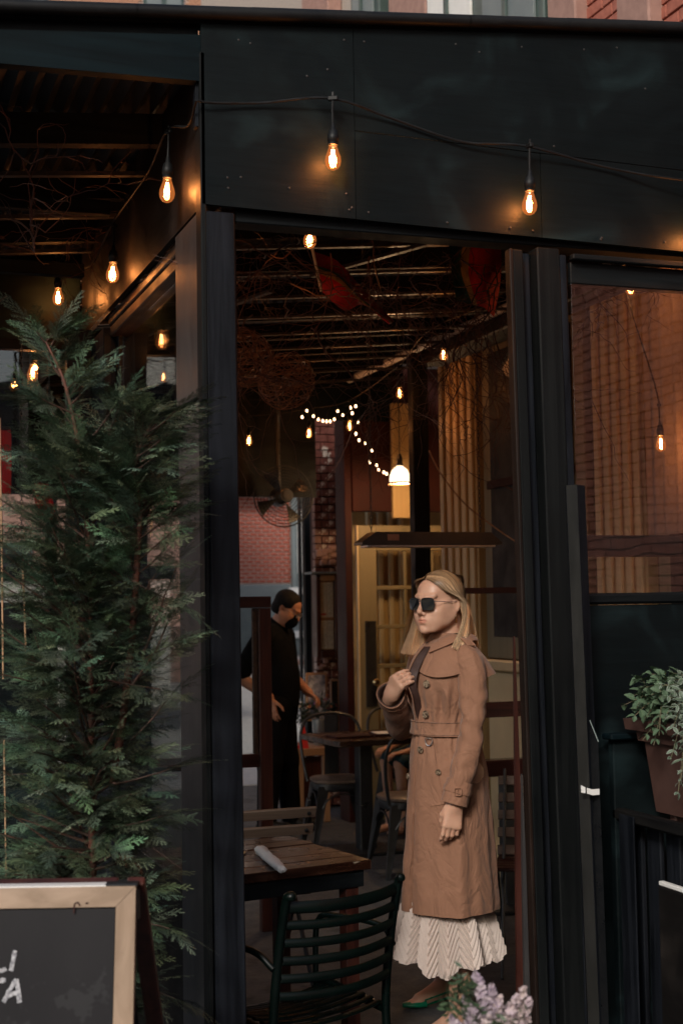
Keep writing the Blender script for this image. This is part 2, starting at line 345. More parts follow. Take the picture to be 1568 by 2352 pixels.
# --- far brick building across the avenue (seen through the back of the shed and above the roof)
fb = thing('brick_building', 'distant red brick building with a blue grey shop base, framed by the shed\'s back opening', 'building', (12, 42, 0))
M['mortar_pale'] = pmat('pale_mortar', (.62, .50, .44), (.54, .43, .38), nscale=40., rough=.9, bump=.2); M['brick_far'] = pmat('deep_red_brick', (.42, .10, .06), (.30, .075, .045), nscale=9., rough=.85, bump=.3)
B(-22, 40, 42.06, 52, 0, 30).build('wall', M['mortar_pale'], fb)
def far_win(px):
    c = onY(px, 20, 42); return c.x
wins = []
for x in (onY(562, 20, 42).x, onY(375, 20, 42).x, onY(60, 20, 42).x):
    wins.append((x-.62, x+.62, 18.2, 21))
def seenfar(c):
    x, y = pxy(c); return (545 < x < 672 and 1172 < y < 1352) or (0 < x < 705 and -6 < y < 40 and random.random() < .5)
brick_face(fb, M['brick_pale'], None, 42.03, 'X', -4, 17.5, 17.9, 20.9, seen=lambda c: (pxy(c)[1] > -4 and pxy(c)[1] < 40 and 380 < pxy(c)[0] < 704), holes=wins, limit=110)
brick_face(fb, M['brick_far'], None, 42.03, 'X', 8, 15.2, 2.33, 5.4, bl=.22, bh=.080, gap=.040, seen=lambda c: 545 < pxy(c)[0] < 668 and 1172 < pxy(c)[1] < 1350, limit=300)
for (a, b, z0, z1) in wins:
    w = B(a, b, 41.93, 42.05, z0, z1).build('window', M['greenpaint'], fb)
    for q in (0, 1):
        m = a+.09+q*(b-a)/2; MB().bb(m, m+(b-a)/2-.16, 41.90, 41.926, z0+.1, z1-.1).build('pane', M['bluegrey'], w)
x0 = onY(553, 1400, 42).x; x1 = onY(667, 1400, 42).x; x2 = onY(702, 1400, 42).x
B(x0-3, x1, 41.86, 42.0, .1, 2.27, .01).build('shop_panel', M['bluegrey'], fb)
B(x1+.02, x1+.16, 41.8, 42.0, .1, 5.2, .01).build('door_jamb', M['bluegrey'], fb)
B(x1+.18, x2+.9, 41.84, 42.0, .1, 5.2, .01).build('door', M['bluegrey'], fb)
B(x1+.2, x2-.05, 41.80, 41.835, 2.6, 4.6, .01).build('door_glass', M['white'], fb)
for z in (1.95, .62): B(x1-.1, x2-.02, 41.7, 41.86, z, z+.22, .01).build('step_edge', M['white'], fb)
B(x0-3, x0+.85, 41.2, 41.9, 5.05, 5.3, .02).build('awning_edge', M['white'], fb)

# pale building and street things to the left, seen through the old glass
lb = thing('stone_building', 'brownstone building beyond the left window of the shed', 'building', (2, 30, 0))
lbm = B(-18, 7.6, 30, 38, 0, 8.0, .02).build('wall', M['stone'], lb)
for i in range(7):
    w = B(-3+i*1.5, -2.2+i*1.5, 29.93, 29.99, 1.2, 3.0, .01).build('window', M['greenpaint'], lb)
    B(-2.94+i*1.5, -2.26+i*1.5, 29.90, 29.925, 1.28, 2.92, .002).build('pane', M['roofsheet'], w)

# --- restaurant building: the shed leans against it
rb = thing('restaurant_building', 'brick restaurant front with ochre pilasters and brownstone trim behind the shed', 'building', (3.7, 6, 0))
XW = 3.7
B(XW+.06, 9, 3.2, 8.55, 0, 3.55, .01).build('wall', M['maroon'], rb)
B(XW+.30, 9, 4.2, 16, 3.55, 9.5, .01).build('upper_wall', M['mortar'], rb)
def seen_up(c):
    x, y = pxy(c); return 700 < x < 1600 and -20 < y < 95
upw = []
for (xa, xb) in ((818, 884), (990, 1265)):
    ya = onX(xa, 30, XW+.25).y; yb = onX(xb, 30, XW+.25).y
    upw.append((min(ya, yb), max(ya, yb), 3.9, 6.6))
brick_face(rb, M['brick'], None, XW+.27, 'Y', 4.4, 13, 3.65, 6.4, seen=seen_up, holes=upw, limit=260)
for (a, b, z0, z1) in upw:
    w = B(XW+.2, XW+.29, a, b, z0, z1, .01).build('window', M['greenpaint'], rb)
    n = 2 if b-a > 1 else 1
    for q in range(n):
        ww = (b-a)/n
        B(XW+.180, XW+.198, a+q*ww+.09, a+(q+1)*ww-.09, z0+.1, z1-.1).build('pane', M['white' if q else 'bluegrey'], w)
        B(XW+.160, XW+.178, a+q*ww+ww*.48, a+q*ww+ww*.54, z0+.1, z1-.1).build('frame', M['greenpaint'], w)
for (p, q, r) in ((700, 760, 0), (900, 985, .0), (1266, 1330, .02), (1425, 1500, .03)):
    ya = onX(p, 30, XW+.2).y; yb = onX(q, 30, XW+.2).y; zc = onX((p+q)/2, 20, XW+.2).z
    B(XW+.17, XW+.3, min(ya, yb), max(ya, yb), zc-1.2, zc+1.2, .01).build('stone_trim', M['stone'], rb)
# ochre fluted pilasters, sash windows, panelled stallboard
def pilaster(y0, y1, z0=0., z1=3.3):
    p = B(XW+.0, XW+.1, y0, y1, z0, z1, .004).build('pilaster', M['creamz'], rb)
    n = 5; w = (y1-y0)/n
    for i in range(n):
        B(XW-.022, XW-.001, y0+i*w+w*.2, y0+i*w+w*.72, z0+.3, z1-.12, .006).build('flute', M['cream'], p)
    B(XW-.03, XW-.0, y0-.01, y1+.01, z0, z0+.28, .004).build('plinth', M['cream'], p)
pilaster(7.95, 8.50); pilaster(6.02, 6.50); pilaster(4.3, 4.6)
for (a, b) in ((6.60, 7.85), (4.72, 5.92)):
    w = B(XW-.0, XW+.05, a, b, 1.27, 3.2, .004).build('window', M['olive'], rb)
    B(XW-.012, XW-.002, a+.12, b-.12, 1.40, 3.1, .002).build('pane', M['rubber'], w)
    for z in (2.28,): B(XW-.03, XW-.013, a+.1, b-.1, z, z+.05, .004).build('glazing_bar', M['maroon'], w)
    B(XW-.03, XW-.013, (a+b)/2-.02, (a+b)/2+.02, 1.4, 3.1, .004).build('glazing_bar', M['cream'], w)
    B(XW-.06, XW+.0, a-.03, b+.03, 1.20, 1.265, .01).build('sill', M['cream'], w)
    s = B(XW-.0, XW+.05, a, b, 0, 1.19, .004).build('stallboard', M['cream'], rb)
    for q in (0, 1):
        m = a+.08+q*(b-a)/2; B(XW-.02, XW-.001, m, m+(b-a)/2-.16, .3, 1.0, .012).build('raised_panel', M['cream'], s)
B(XW-.05, XW+.0, 4.0, 8.5, .0, .16, .004).build('skirting', M['cream'], rb)
B(XW-.05, XW+.05, 4.0, 8.5, 3.22, 3.34, .01).build('cornice', M['maroon'], rb)
# recessed entrance facing the street
YD = 9.9
B(4.62, 4.9, 8.5, 10.4, 0, 3.4, .004).build('entrance_side', M['creamz'], rb)
B(3.565, 3.62, 9.99, 10.2, 0, 3.3, .004).build('entrance_post', M['maroon'], rb)
B(3.62, 4.9, 9.97, 10.05, 2.30, 3.4, .004).build('transom', M['maroon'], rb)
B(3.93, 4.14, 9.93, 9.968, 2.25, 3.12, .004).build('signboard', M['creamz'], rb)
B(3.84, 5.0, 10.6, 10.7, 0, 2.4, .004).build('vestibule_wall', M['creamz'], rb)
for i in range(4): B(3.95+i*.09, 3.99+i*.09, 10.55, 10.598, .3, 2.35, .006).build('flute', M['cream'], rb)
# open door leaf, olive, with glass lights
dr = thing('glazed_door', 'olive painted door with small panes and a brass knob, standing open beside the menu case', 'door', (3.62, YD, 0))
xl = 3.635; DW = .92; DT = 2.19
B(xl, xl+.14, YD, YD+.04, .02, DT, .004).build('stile', M['olive'], dr)
B(xl-.013, xl-.001, YD-.004, YD+.044, .02, DT, .003).build('door_edge', M['cream'], dr)
B(xl+DW-.12, xl+DW, YD, YD+.04, .02, DT, .004).build('stile', M['olive'], dr)
B(xl+.141, xl+DW-.121, YD, YD+.04, 2.0, DT, .004).build('top_rail', M['olive'], dr)
B(xl+.141, xl+DW-.121, YD, YD+.04, .02, .62, .004).build('kick_panel', M['olive'], dr)
for z in (.86, 1.13, 1.42, 1.71): B(xl+.141, xl+DW-.121, YD+.005, YD+.035, z, z+.03, .004).build('glazing_bar', M['olive'], dr)
for x in (.36, .58): B(xl+x, xl+x+.025, YD+.008, YD+.032, .62, 2.0, .004).build('glazing_bar', M['olive'], dr)
B(xl+.142, xl+DW-.122, YD+.018, YD+.022, .62, 2.0, .001).build('glass', M['glass'], dr)
pp = B(xl+.04, xl+.125, YD-.012, YD-.001, .85, 1.48, .003).build('push_plate', M['iron'], dr)
MB().lathe([(.012, 0), (.012, .03), (.028, .04), (.03, .055), (.018, .068)], (xl+.10, YD-.013, 1.03), 12, Matrix.Rotation(rad(90), 3, 'X')).build('knob', M['gold'], pp, smooth=40)
# glazed brick pier at the shed's back corner with its menu case
bp_ = thing('brick_pier', 'old glazed brick pier holding the framed menu case', 'pier', (3.2, 10.8, 0))
PX0, PX1 = onY(722, 1200, 10.8).x, onY(797, 1200, 10.8).x
B(PX0+.005, PX1-.005, 10.85, 10.93, 0, 3.3, .004).build('core', M['maroon'], bp_)
brick_face(bp_, M['brick_dark'], None, 10.83, 'X', PX0, PX1, .02, 3.3, bl=.115, bh=.055, gap=.008, depth=.07, seen=lambda c: pxy(c)[1] > 1060, limit=170, jit=.006)
for z in (1.98, 1.18):
    st = MB()
    for k in range(22): st.box((random.uniform(PX0+.02, PX1-.02), 10.78+random.uniform(-.012, .01), z+random.uniform(-.09, .09)), (random.uniform(.03, .07), .03, random.uniform(.02, .05)), rot_z(random.uniform(-.3, .3)), .008)
    st.build('broken_render', M['stone'], bp_)['kind'] = 'stuff'
mc = thing('menu_case', 'brown wooden menu case with four white pages behind glass on the brick pier', 'menu case', onY(750, 1415, 10.7))
a = onY(722, 1320, 10.7); b = onY(777, 1508, 10.7); fx0, fx1, fz1, fz0 = a.x, b.x, a.z, b.z
B(fx0, fx0+.035, 10.66, 10.77, fz0, fz1, .004).build('frame_side', M['mahog'], mc); B(fx1-.035, fx1, 10.66, 10.77, fz0, fz1, .004).build('frame_side', M['mahog'], mc)
B(fx0+.036, fx1-.036, 10.66, 10.77, fz1-.05, fz1, .004).build('frame_top', M['tan'], mc); B(fx0+.036, fx1-.036, 10.66, 10.77, fz0, fz0+.055, .004).build('frame_bottom', M['mahogx'], mc)
B(fx0-.06, fx1-.01, 10.60, 10.78, fz1+.003, fz1+.02, .004).build('case_roof', M['bluegrey'], mc)
B(fx0+.036, fx1-.036, 10.692, 10.77, fz0+.056, fz1-.051, .001).build('backing', M['tan'], mc)
mid = (fx0+fx1)/2; zm = fz0+(fz1-fz0)*.46
for (xa, xb) in ((fx0+.042, mid-.003), (mid+.003, fx1-.042)):
    for (za, zb) in ((fz0+.065, zm-.012), (zm+.014, fz1-.062)):
        pg = B(xa, xb, 10.684, 10.689, za, zb, .0005).build('menu_page', M['paper'], mc)
        ln = MB(); z = zb-.015
        while z > za+.012:
            x = xa+.006
            while x < xb-.01:
                w = random.uniform(.006, .02); w = min(w, xb-.006-x)
                if random.random() < .8: ln.bb(x, x+w, 10.6815, 10.6835, z-.0025, z, .0002)
                x += w+.004
            z -= .0085
        ln.build('print', M['bluegrey'], pg)['kind'] = 'stuff'
B(fx0+.045, fx0+.085, 10.6785, 10.680, zm+.03, zm+.045, .0005).build('red_note', M['fabric_red'], mc)
B(fx0+.036, fx1-.036, 10.672, 10.690, zm-.01, zm+.01, .002).build('glazing_bar', M['tan'], mc)
B(fx0+.036, fx1-.036, 10.664, 10.667, fz0+.056, fz1-.051, .0005).build('glass', M['glass'], mc)

# ================================================================ the dining shed
sh = thing('dining_shed', 'black painted plywood and timber street dining shed with an open doorway', 'shed', (2.2, 7, 0))
YF = 3.75; XS = .937
def zt(x): return 3.128+.095*x            # top of the fascia
def zb(x): return 2.708-.018*(x-XS)
def fasc(x0, x1, zlo, zhi, y=YF, m='ply'): # slanting sheet
    MB().prism([(x0, zlo(x0)), (x1, zlo(x1)), (x1, zhi(x1)), (x0, zhi(x0))], y, y+.018, 1).build('plywood_sheet', M[m], sh)
s1 = onY(816, 400, YF).x; s2 = onY(1246, 600, YF).x
zs = lambda x: 2.958-.018*(x-s1)
fasc(XS, s1-.001, zb, zt); fasc(s1+.001, 3.5, zs, zt); fasc(s1+.001, s2-.001, zb, lambda x: zs(x)-.002, YF+.002); fasc(s2+.001, 3.5, zb, lambda x: zs(x)-.002, YF+.001)
# screws in the sheets
sc0 = None
scr = [(548, 92), (575, 100), (705, 175), (752, 160), (522, 408), (553, 407), (664, 432), (524, 432), (802, 482), (790, 92), (836, 96), (1046, 102), (1197, 108), (1415, 110), (1480, 204), (1271, 336), (808, 477), (846, 488), (1026, 511), (1171, 523), (1223, 530), (1378, 550), (1380, 546), (1525, 556), (795, 445), (1100, 120), (1340, 114)]
for (x, y) in scr:
    p = onY(x, y, YF)
    if sc0 is None:
        sc0 = MB().lathe([(.0032, 0), (.0032, .0012), (.001, .0022)], (0, 0, 0), 8, Matrix.Rotation(rad(90), 3, 'X')).build('screw', M['batten'], sh, local=True); o = sc0
    else: o = sc0.copy(); COL.objects.link(o); o.parent = sh
    o.location = Vector((p.x, YF-.0005, p.z))-wloc(sh)
# roof edge: round-nosed flashing, sheets, purlins
ed = MB()
for k in range(15):
    xa = -.9+k*.33; ed.tube([(xa, YF-.02, zt(xa)+.022), (xa+.335, YF-.02, zt(xa+.335)+.022)], .0185 if k % 3 else .0192, 12)
ed.build('roof_edging', M['rubber'], sh, smooth=50)
MB().prism([(-.9, zt(-.9)+.002), (3.7, zt(3.7)+.002), (3.7, zt(3.7)+.03), (-.9, zt(-.9)+.03)], YF+.0, YF+.06, 1).build('roof_batten', M['bx'], sh)
MB().prism([(-.9, zt(-.9)-.06), (XS-.002, zt(XS)-.06), (XS-.002, zt(XS)+.001), (-.9, zt(-.9)+.001)], YF+.022, YF+.06, 1).build('roof_batten', M['bx'], sh)
def zr(x): return 3.060+.088*x            # underside of the roof sheets
rf = MB(); X0, X1 = -.35, 3.95
ncor = 78
P = np.zeros((2, ncor*4+1, 3))
for i in range(ncor*4+1):
    x = X0+(X1-X0)*i/(ncor*4); 
    P[:, i, 0] = x; P[:, i, 2] = zr(x)+.012*math.sin(i*PI/2); P[0, i, 1] = YF+.062; P[1, i, 1] = 9.94
rf.grid(P); n = len(rf.v); rf.grid(P+np.array([0, 0, .004])); rf.build('roof_sheet', M['roofsheet'], sh)
MB().prism([(X0, zr(X0)+.02), (X1, zr(X1)+.02), (X1, zr(X1)+.045), (X0, zr(X0)+.045)], YF+.07, 9.96, 1).build('roof_deck', M['roofsheet'], sh)
y = 4.25
while y < 9.85:
    MB().prism([(X0, zr(X0)-.11), (X1, zr(X1)-.11), (X1, zr(X1)-.014), (X0, zr(X0)-.014)], y, y+.045, 1).build('purlin', M['bx'], sh)
    y += .61
y = 4.50
while y < 9.85:
    r = random.uniform(.9, 1.1)
    MB().prism([(X0, zr(X0)-.134), (X1, zr(X1)-.134), (X1, zr(X1)-.120), (X0, zr(X0)-.120)], y, y+.028*r, 1).build('metal_batten', M['batten'], sh)
    y += .52
for (a, b) in (((1.0, 5.2, 0), (2.35, 3.95, 0)), ((1.15, 8.4, 0), (1.9, 6.3, 0)), ((2.0, 6.0, 0), (2.9, 4.4, 0))):
    MB().bar((a[0], a[1], zr(a[0])-.155), (b[0], b[1], zr(b[0])-.155), .03, .015).build('brace', M['batten'], sh)
# bright angle running back along the restaurant wall, with its gutter brackets
MB().tube([(3.55, 4.2, 3.27), (3.58, 7.9, 3.275), (3.585, 9.9, 3.28)], .028, 8).build('ceiling_pipe', M['white'], sh, smooth=50)
MB().bb(3.5, 3.68, 4.2, 8.4, 3.13, 3.22, .01).build('wall_plate', M['by'], sh)
# header behind the doorway, posts, jambs
B(1.04, 3.4, YF+.03, YF+.11, 2.672, 2.71, .003).build('header', M['bx'], sh)
def post(x0, x1, y0, y1, z0, z1, m='bz', lean=0., nm='post'):
    vs = []; mb = MB().bb(x0, x1, y0, y1, z0, z1, .004)
    mb.v = [(v[0]+lean*(v[2]-1.5), v[1], v[2]) for v in mb.v]; return mb.build(nm, M[m], sh)
post(XS+.013, 1.034, YF+.001, YF+.085, 0, 2.69, 'bz', -.004)
post(XS-.002, XS+.012, YF+.001, YF+.06, 0, 2.16, 'bz2', nm='ply_edge'); post(XS-.004, XS+.012, YF-.000, YF+.06, 2.163, zt(XS)-.08, 'bz2', nm='ply_edge')
post(1.885, 1.896, YF+.004, YF+.040, 0, 2.65, 'brownz', -.012, nm='jamb')
post(1.897, 1.931, YF+.008, YF+.06, 0, 2.65, 'bz2', -.012, nm='jamb')
post(1.9325, 1.972, YF+.045, YF+.10, 0, 2.65, 'bz', -.012, nm='jamb')
post(1.974, 2.050, YF+.001, YF+.085, 0, 2.66, 'bz2', -.012)
post(2.052, 2.079, YF+.012, YF+.06, 1.59, 2.645, 'bz', -.012, nm='window_frame')
B(2.075, 3.3, YF-.012, YF+.016, 2.628, 2.645, .003).build('window_frame', M['bx'], sh)
B(2.080, 3.3, YF+.018, YF+.06, 2.560, 2.627, .003).build('window_head', M['bx'], sh)
B(2.075, 3.3, YF-.006, YF+.05, 1.590, 1.624, .008).build('sill', M['bx'], sh)
post(3.3, 3.38, YF, YF+.09, 0, 2.68)
B(2.082, 3.3, YF+.020, YF+.024, 1.625, 2.56, .0005).build('window_pane', M['glass_dirty'], sh)
B(2.09, 3.3, YF+.06, YF+.10, 1.735, 1.800, .003).build('cross_rail', M['bx'], sh)
B(2.052, 3.3, YF+.006, YF+.02, .0, 1.588, .002).build('plywood_sheet', M['ply'], sh)
B(2.052, 2.085, YF-.006, YF+.005, .0, 1.588, .003).build('cover_strip', M['bz'], sh)
# side wall of the recess: plywood, timber header, casing, window
MB().prism([(YF+.019, 2.706), (5.80, 2.712), (5.80, zr(XS)-.02), (YF+.019, zr(XS)-.02)], XS, XS+.018, 0).build('plywood_sheet', M['ply_side'], sh)
B(XS+.02, XS+.10, 3.9, 5.30, 2.668, 2.705, .004).build('header_plank', M['browny'], sh); B(XS+.024, XS+.10, 3.9, 5.30, 2.625, 2.664, .004).build('header_plank', M['browny'], sh)
B(XS+.002, XS+.020, YF+.062, 4.095, 2.185, 2.703, .003).build('casing_board', M['case'], sh); B(XS+.008, XS+.024, YF+.062, 4.10, 0, 2.181, .003).build('casing_board', M['case'], sh)
B(XS+.03, XS+.12, YF+.09, 4.09, 0, 2.62, .003).build('stud', M['bz'], sh)
B(XS+.06, XS+.064, 4.101, 5.24, .80, 2.624, .0005).build('window_pane', M['glass_dirty'], sh)
B(XS+.02, XS+.10, 4.101, 5.24, .0, .795, .003).build('plywood_sheet', M['ply_side'], sh)
for (a, b, y0) in ((.937, .985, 5.30), (.987, 1.035, 5.27), (1.037, 1.10, 5.25)): B(a, b, y0, y0+.3, 0, 2.66, .003).build('post', M['by'] if False else M['bz'], sh)
B(.84, .9365, 5.56, 5.62, 0, 2.70, .003).build('post', M['bz'], sh)
# back wall of the recess
B(-1.2, XS-.002, 5.82, 5.838, 2.70, zr(-.4)-.02, .002).build('plywood_sheet', M['ply'], sh)
B(-1.2, .935, 5.80, 5.86, 2.655, 2.698, .003).build('window_head', M['bx'], sh)
B(.915, .93, 5.79, 5.83, .9, 2.65, .003).build('window_frame', M['white'], sh)
B(-1.2, .913, 5.80, 5.86, 1.72, 1.775, .003).build('cross_rail', M['bx'], sh)
B(-1.2, .913, 5.825, 5.829, .95, 1.718, .0005).build('window_pane', M['glass_dirty'], sh); B(-1.2, .913, 5.825, 5.829, 1.777, 2.653, .0005).build('window_pane', M['glass_dirty'], sh)
B(-1.2, .913, 5.80, 5.86, 0, .948, .003).build('plywood_sheet', M['ply'], sh)
# front beam over the recess
MB().prism([(-.9, 3.035-.02), (XS+.01, 3.045+.01), (XS+.01, zt(XS)-.03), (-.9, zt(-.9)-.03)], YF+.005, YF+.045, 1).build('fascia_beam', M['tealx'], sh)
for z in (2.93, 2.84): MB().bb(-1.2, .86, 4.6+(2.95-z)*6, 4.64+(2.95-z)*6, z, z+.05).build('cross_beam', M['bx'], sh)
B(XS-.012, XS-.001, YF+.02, YF+.05, 2.93, 3.06, .002).build('cleat', M['bz'], sh)
# far end: dark header, posts
hx = onY(724, 1100, 9.98).x; MB().prism([(X0, 2.40), (hx, 2.40), (hx, zr(hx)+.02), (X0, zr(X0)+.02)], 9.965, 9.995, 1).build('plywood_sheet', M['bx'], sh); MB().prism([(hx+.002, 2.98), (3.95, 2.98), (3.95, zr(3.95)+.02), (hx+.002, zr(hx)+.02)], 9.965, 9.985, 1).build('plywood_sheet', M['ply'], sh)
bx0 = onY(702, 1400, 11.4).x; bx1 = onY(721, 1400, 11.4).x
B(bx0, bx1+.02, 11.4, 11.48, 0, 2.8, .003).build('post', M['bz'], sh)
B(bx0-.04, bx0-.02, 11.42, 11.47, 0, 2.8, .003).build('post', M['bz'], sh)
B(-1.2, -1.12, 11.4, 11.48, 0, 2.5, .003).build('post', M['bz'], sh); B(1.56, 1.64, 11.4, 11.48, 0, 2.5, .003).build('post', M['bz'], sh)
B(-1.2, 1.55, 11.42, 11.46, 0, 1.45, .003).build('plywood_sheet', M['ply'], sh)
# interior uprights in front of the restaurant
px0 = onY(948, 1000, 8.3).x; px1 = onY(984, 1000, 8.3).x
B(px0, px1, 8.3, 8.38, 0, 3.2, .003).build('post', M['bz'], sh)

# pale curtain added inside the window bay in place of a reflection in its glass
cu = thing('reflection_curtain', 'pale gathered curtain added in place of a reflection at the far right of the window bay', 'reflection_curtain', (3.58, 5.3, 2.2)); ya, yb = onX(1478, 900, 3.58).y, 4.75
Pc = np.array([[(3.58+.018*math.sin(i*1.05)+.01*math.sin(i*.37), ya+(yb-ya)*i/60, 3.15-1.25*j/10) for i in range(61)] for j in range(11)]); MB().grid(Pc).grid(Pc+np.array([.003, 0, 0])).build('cloth', pmat('mauve_grey_sheer', (.30, .25, .27), (.24, .20, .22), nscale=60., rough=.8, bump=.1), cu, smooth=180); MB().tube([(3.58, ya+.05, 3.16), (3.58, yb, 3.16)], .01).build('rod', M['iron'], cu)
# sloping red-brown board leaning at the right of the doorway
lbd = thing('leaning_board', 'red brown stained timber board leaning against the right door jamb', 'board', (1.88, 3.86, 0))
MB().prism([(1.852, 0), (1.893, 0), (1.888, .9), (1.879, 1.5), (1.876, 1.5), (1.866, .9)], 3.795, 3.805, 1).build('face_board', M['mahog'], lbd)
MB().prism([(1.874, 0), (1.896, 0), (1.891, .85), (1.886, 1.1), (1.880, .85)], 3.782, 3.793, 1).build('edge_strip', M['tanz'] if False else M['case'], lbd)

# street-side brick building to the right of the camera, mirrored in the window
eb = thing('corner_building', 'brick corner building mirrored faintly in the right window glass', 'building', (6.2, -3, 0))
B(6.05, 12, -14, 2.2, 0, 9, .01).build('wall', M['mortar'], eb)
brick_face(eb, M['brick'], None, 6.02, 'Y', -8.5, 2.2, 1.2, 7.2)
for k in range(2): 
    w = B(5.94, 6.04, -11+k*2.1, -10.1+k*2.1, 1.7, 3.4, .01).build('window', M['white'], eb); B(5.92, 5.938, -10.9+k*2.1, -10.2+k*2.1, 1.8, 3.3, .002).build('pane', M['bluegrey'], w)
ob = thing('opposite_building', 'low blue grey building across the street behind the viewer', 'building', (0, -16, 0))
B(-30, 16, -26, -16, 0, 6.0, .01).build('wall', M['bluegrey'], ob)
for k in range(9):
    w = B(-12+k*3, -10.6+k*3, -16.0, -15.9, 1.0, 3.6, .01).build('window', M['greenpaint'], ob); B(-11.9+k*3, -10.7+k*3, -15.89, -15.87, 1.1, 3.5, .002).build('pane', M['roofsheet'], w)
# ================================================================ string lights
def bulb_proto():
    s = MB().lathe([(.004, .062), (.006, .060), (.008, .045), (.013, .040), (.0155, .028), (.0165, .026), (.0165, .012), (.0145, .010), (.0145, 0), (.012, -.002)], (0, 0, 0), 14)
    s.tube([(0, 0, .06), (0.001, 0, .10), (0, 0, .128)], .0035, 6); s.box((0, 0, .134), (.030, .012, .014), None, .003).box((0, 0, .146), (.008, .006, .014), None, .002)
    so_ = s.build('lamp_socket', M['rubber'], None, smooth=50)
    pr = [(.012, .0), (.0125, -.008), (.0165, -.020), (.0215, -.034), (.0228, -.046), (.0205, -.058), (.014, -.067), (.006, -.071), (.0005, -.072)]
    MB().lathe(pr, (0, 0, 0), 18).build('bulb', M['bulbglass'], so_, smooth=180)
    fl = MB()
    for k in range(4):
        a = k*PI/2+.4; fl.tube([(.0035*math.cos(a), .0035*math.sin(a), -.014), (.0048*math.cos(a+.3), .0048*math.sin(a+.3), -.032), (.0035*math.cos(a), .0035*math.sin(a), -.050)], .0016, 5)
    fl.build('filament', M['filament'], so_, smooth=60)
    return so_
_bp = [None]
BULB_W = 2.0
def bulb(parent, p, light=True, w=1., tilt=0):
    if _bp[0] is None: _bp[0] = bulb_proto(); s = _bp[0]; s.parent = parent
    else: s = copy_tree(_bp[0], parent)
    s.location = Vector(p)+Vector((0, 0, .036))-wloc(parent); s.rotation_euler = (tilt, random.uniform(-.08, .08), random.uniform(0, 6))
    if light:
        l = bpy.data.lights.new('bulb_light', 'POINT'); l.energy = BULB_W*w; l.color = (1, .42, .14); l.shadow_soft_size = .012
        lo = bpy.data.objects.new('bulb_light', l); COL.objects.link(lo); lo.parent = parent; lo.location = Vector(p)-wloc(parent)+Vector((0, 0, .0))
def string(label, bulbs, cable, loc, group='festoon lights strung around the shed', lights=True, w=1.):
    t = thing('string_light', label, 'string light', loc, group=group)
    for b in bulbs: bulb(t, b, lights, w)
    if cable: MB().tube(spl(cable, 8), .0036, 6).build('cable', M['rubber'], t, smooth=60)
    return t
T = .176
b1, b2, b3 = onY(765, 362, 3.70), onY(1216, 466, 3.70), onY(1600, 545, 3.70)
up = lambda b, d=0: (b.x, b.y+d, b.z+T)
cn = onY(464, 232, 3.728)
string('black festoon cable with clear glowing bulbs looping across the front plywood fascia', [b1, b2, b3], [(cn.x-.012, cn.y, cn.z), (cn.x+.03, cn.y+.002, cn.z-.001), tuple(onY(600, 236, 3.735)), up(b1, .015), tuple(onY(900, 272, 3.735)), tuple(onY(1060, 325, 3.735)), up(b2, .015), tuple(onY(1400, 386, 3.735)), up(b3), (b3.x+.5, 3.735, b3.z+.2)], (1.3, 3.72, 2.9))
s1_, s2_ = onX(385, 437, .885), onX(260, 627, .885)
s3_ = onY(134, 682, 5.72); 
string('festoon cable running back along the plywood side wall of the left recess, three bulbs lit', [s1_, s2_, s3_], [(cn.x-.016, cn.y, cn.z), (.915, 3.82, cn.z-.04), up(s1_), (.90, 4.3, s1_.z+.155), up(s2_), (.89, 5.3, s2_.z+.14), (.86, 5.70, s3_.z+.14), up(s3_), (.3, 5.72, s3_.z+.12)], (.9, 4.5, 2.9), w=.7)
i1, i2, i3 = onX(371, 781, 1.12), onX(260, 839, 1.10), onX(322, 881, 1.30)
string('sagging festoon loop behind the side window glass, next to the grey casing', [i1, i2, i3], [(1.11, 4.3, 2.66), up(i1), tuple(onX(352, 815, 1.12)+Vector((0, 0, .01))), tuple(onX(320, 800, 1.12)), tuple(onX(290, 770, 1.12)), (i2.x, i2.y, i2.z+T), (i3.x, i3.y, i3.z+T), (1.4, i3.y+.5, i3.z+.3)], (1.12, 4.6, 2.5), w=.45)
j1, j2, j3 = onY(76, 857, 6.05), onY(172, 838, 6.3), onY(174, 888, 7.2)
string('festoon bulbs hanging beyond the left recess window above the red banner', [j1, j2, j3], [(.4, 6.0, 2.75), up(j1), up(j2), up(j3)], (.7, 6.1, 2.6), w=.6)
k0 = onY(713, 548, 4.62)
string('single bulb shining through the twigs just inside the doorway head', [k0], [(1.2, 4.5, k0.z+.16), up(k0), (2.3, 4.9, k0.z+.2)], (1.9, 4.6, 2.8), w=.7)
kk = [onY(1018, 815, 7.0), onY(917, 903, 8.2), onY(803, 978, 9.1), onY(710, 995, 9.5), onY(572, 1012, 9.6)]
string('far festoon line running back beside the ochre restaurant front', kk, [(3.1, 5.0, 3.0)]+[up(b) for b in kk]+[(1.8, 9.8, 2.95)], (3, 8, 2.9), w=.7)
i4, i5, i6 = onX(376, 866, 1.9), onX(320, 988, 1.7), onX(352, 1142, 2.2)  # second bulb is added where the glass only shows a reflection
string('dimmer festoon bulbs deeper behind the side window, one hung in place of a reflection in the glass', [i4, i5, i6], [(1.5, 5.4, 2.9), up(i4), up(i5), up(i6)], (1.8, 6.2, 2.2), w=.3)
rr_ = [onX(1516, 1019, 3.4), onX(1447, 660, 3.3)]
string('festoon bulbs glowing behind the right window glass', rr_, [up(rr_[0]), up(rr_[1]), (3.3, 4.2, 3.0)], (3.3, 5.2, 2.6), w=1.6)
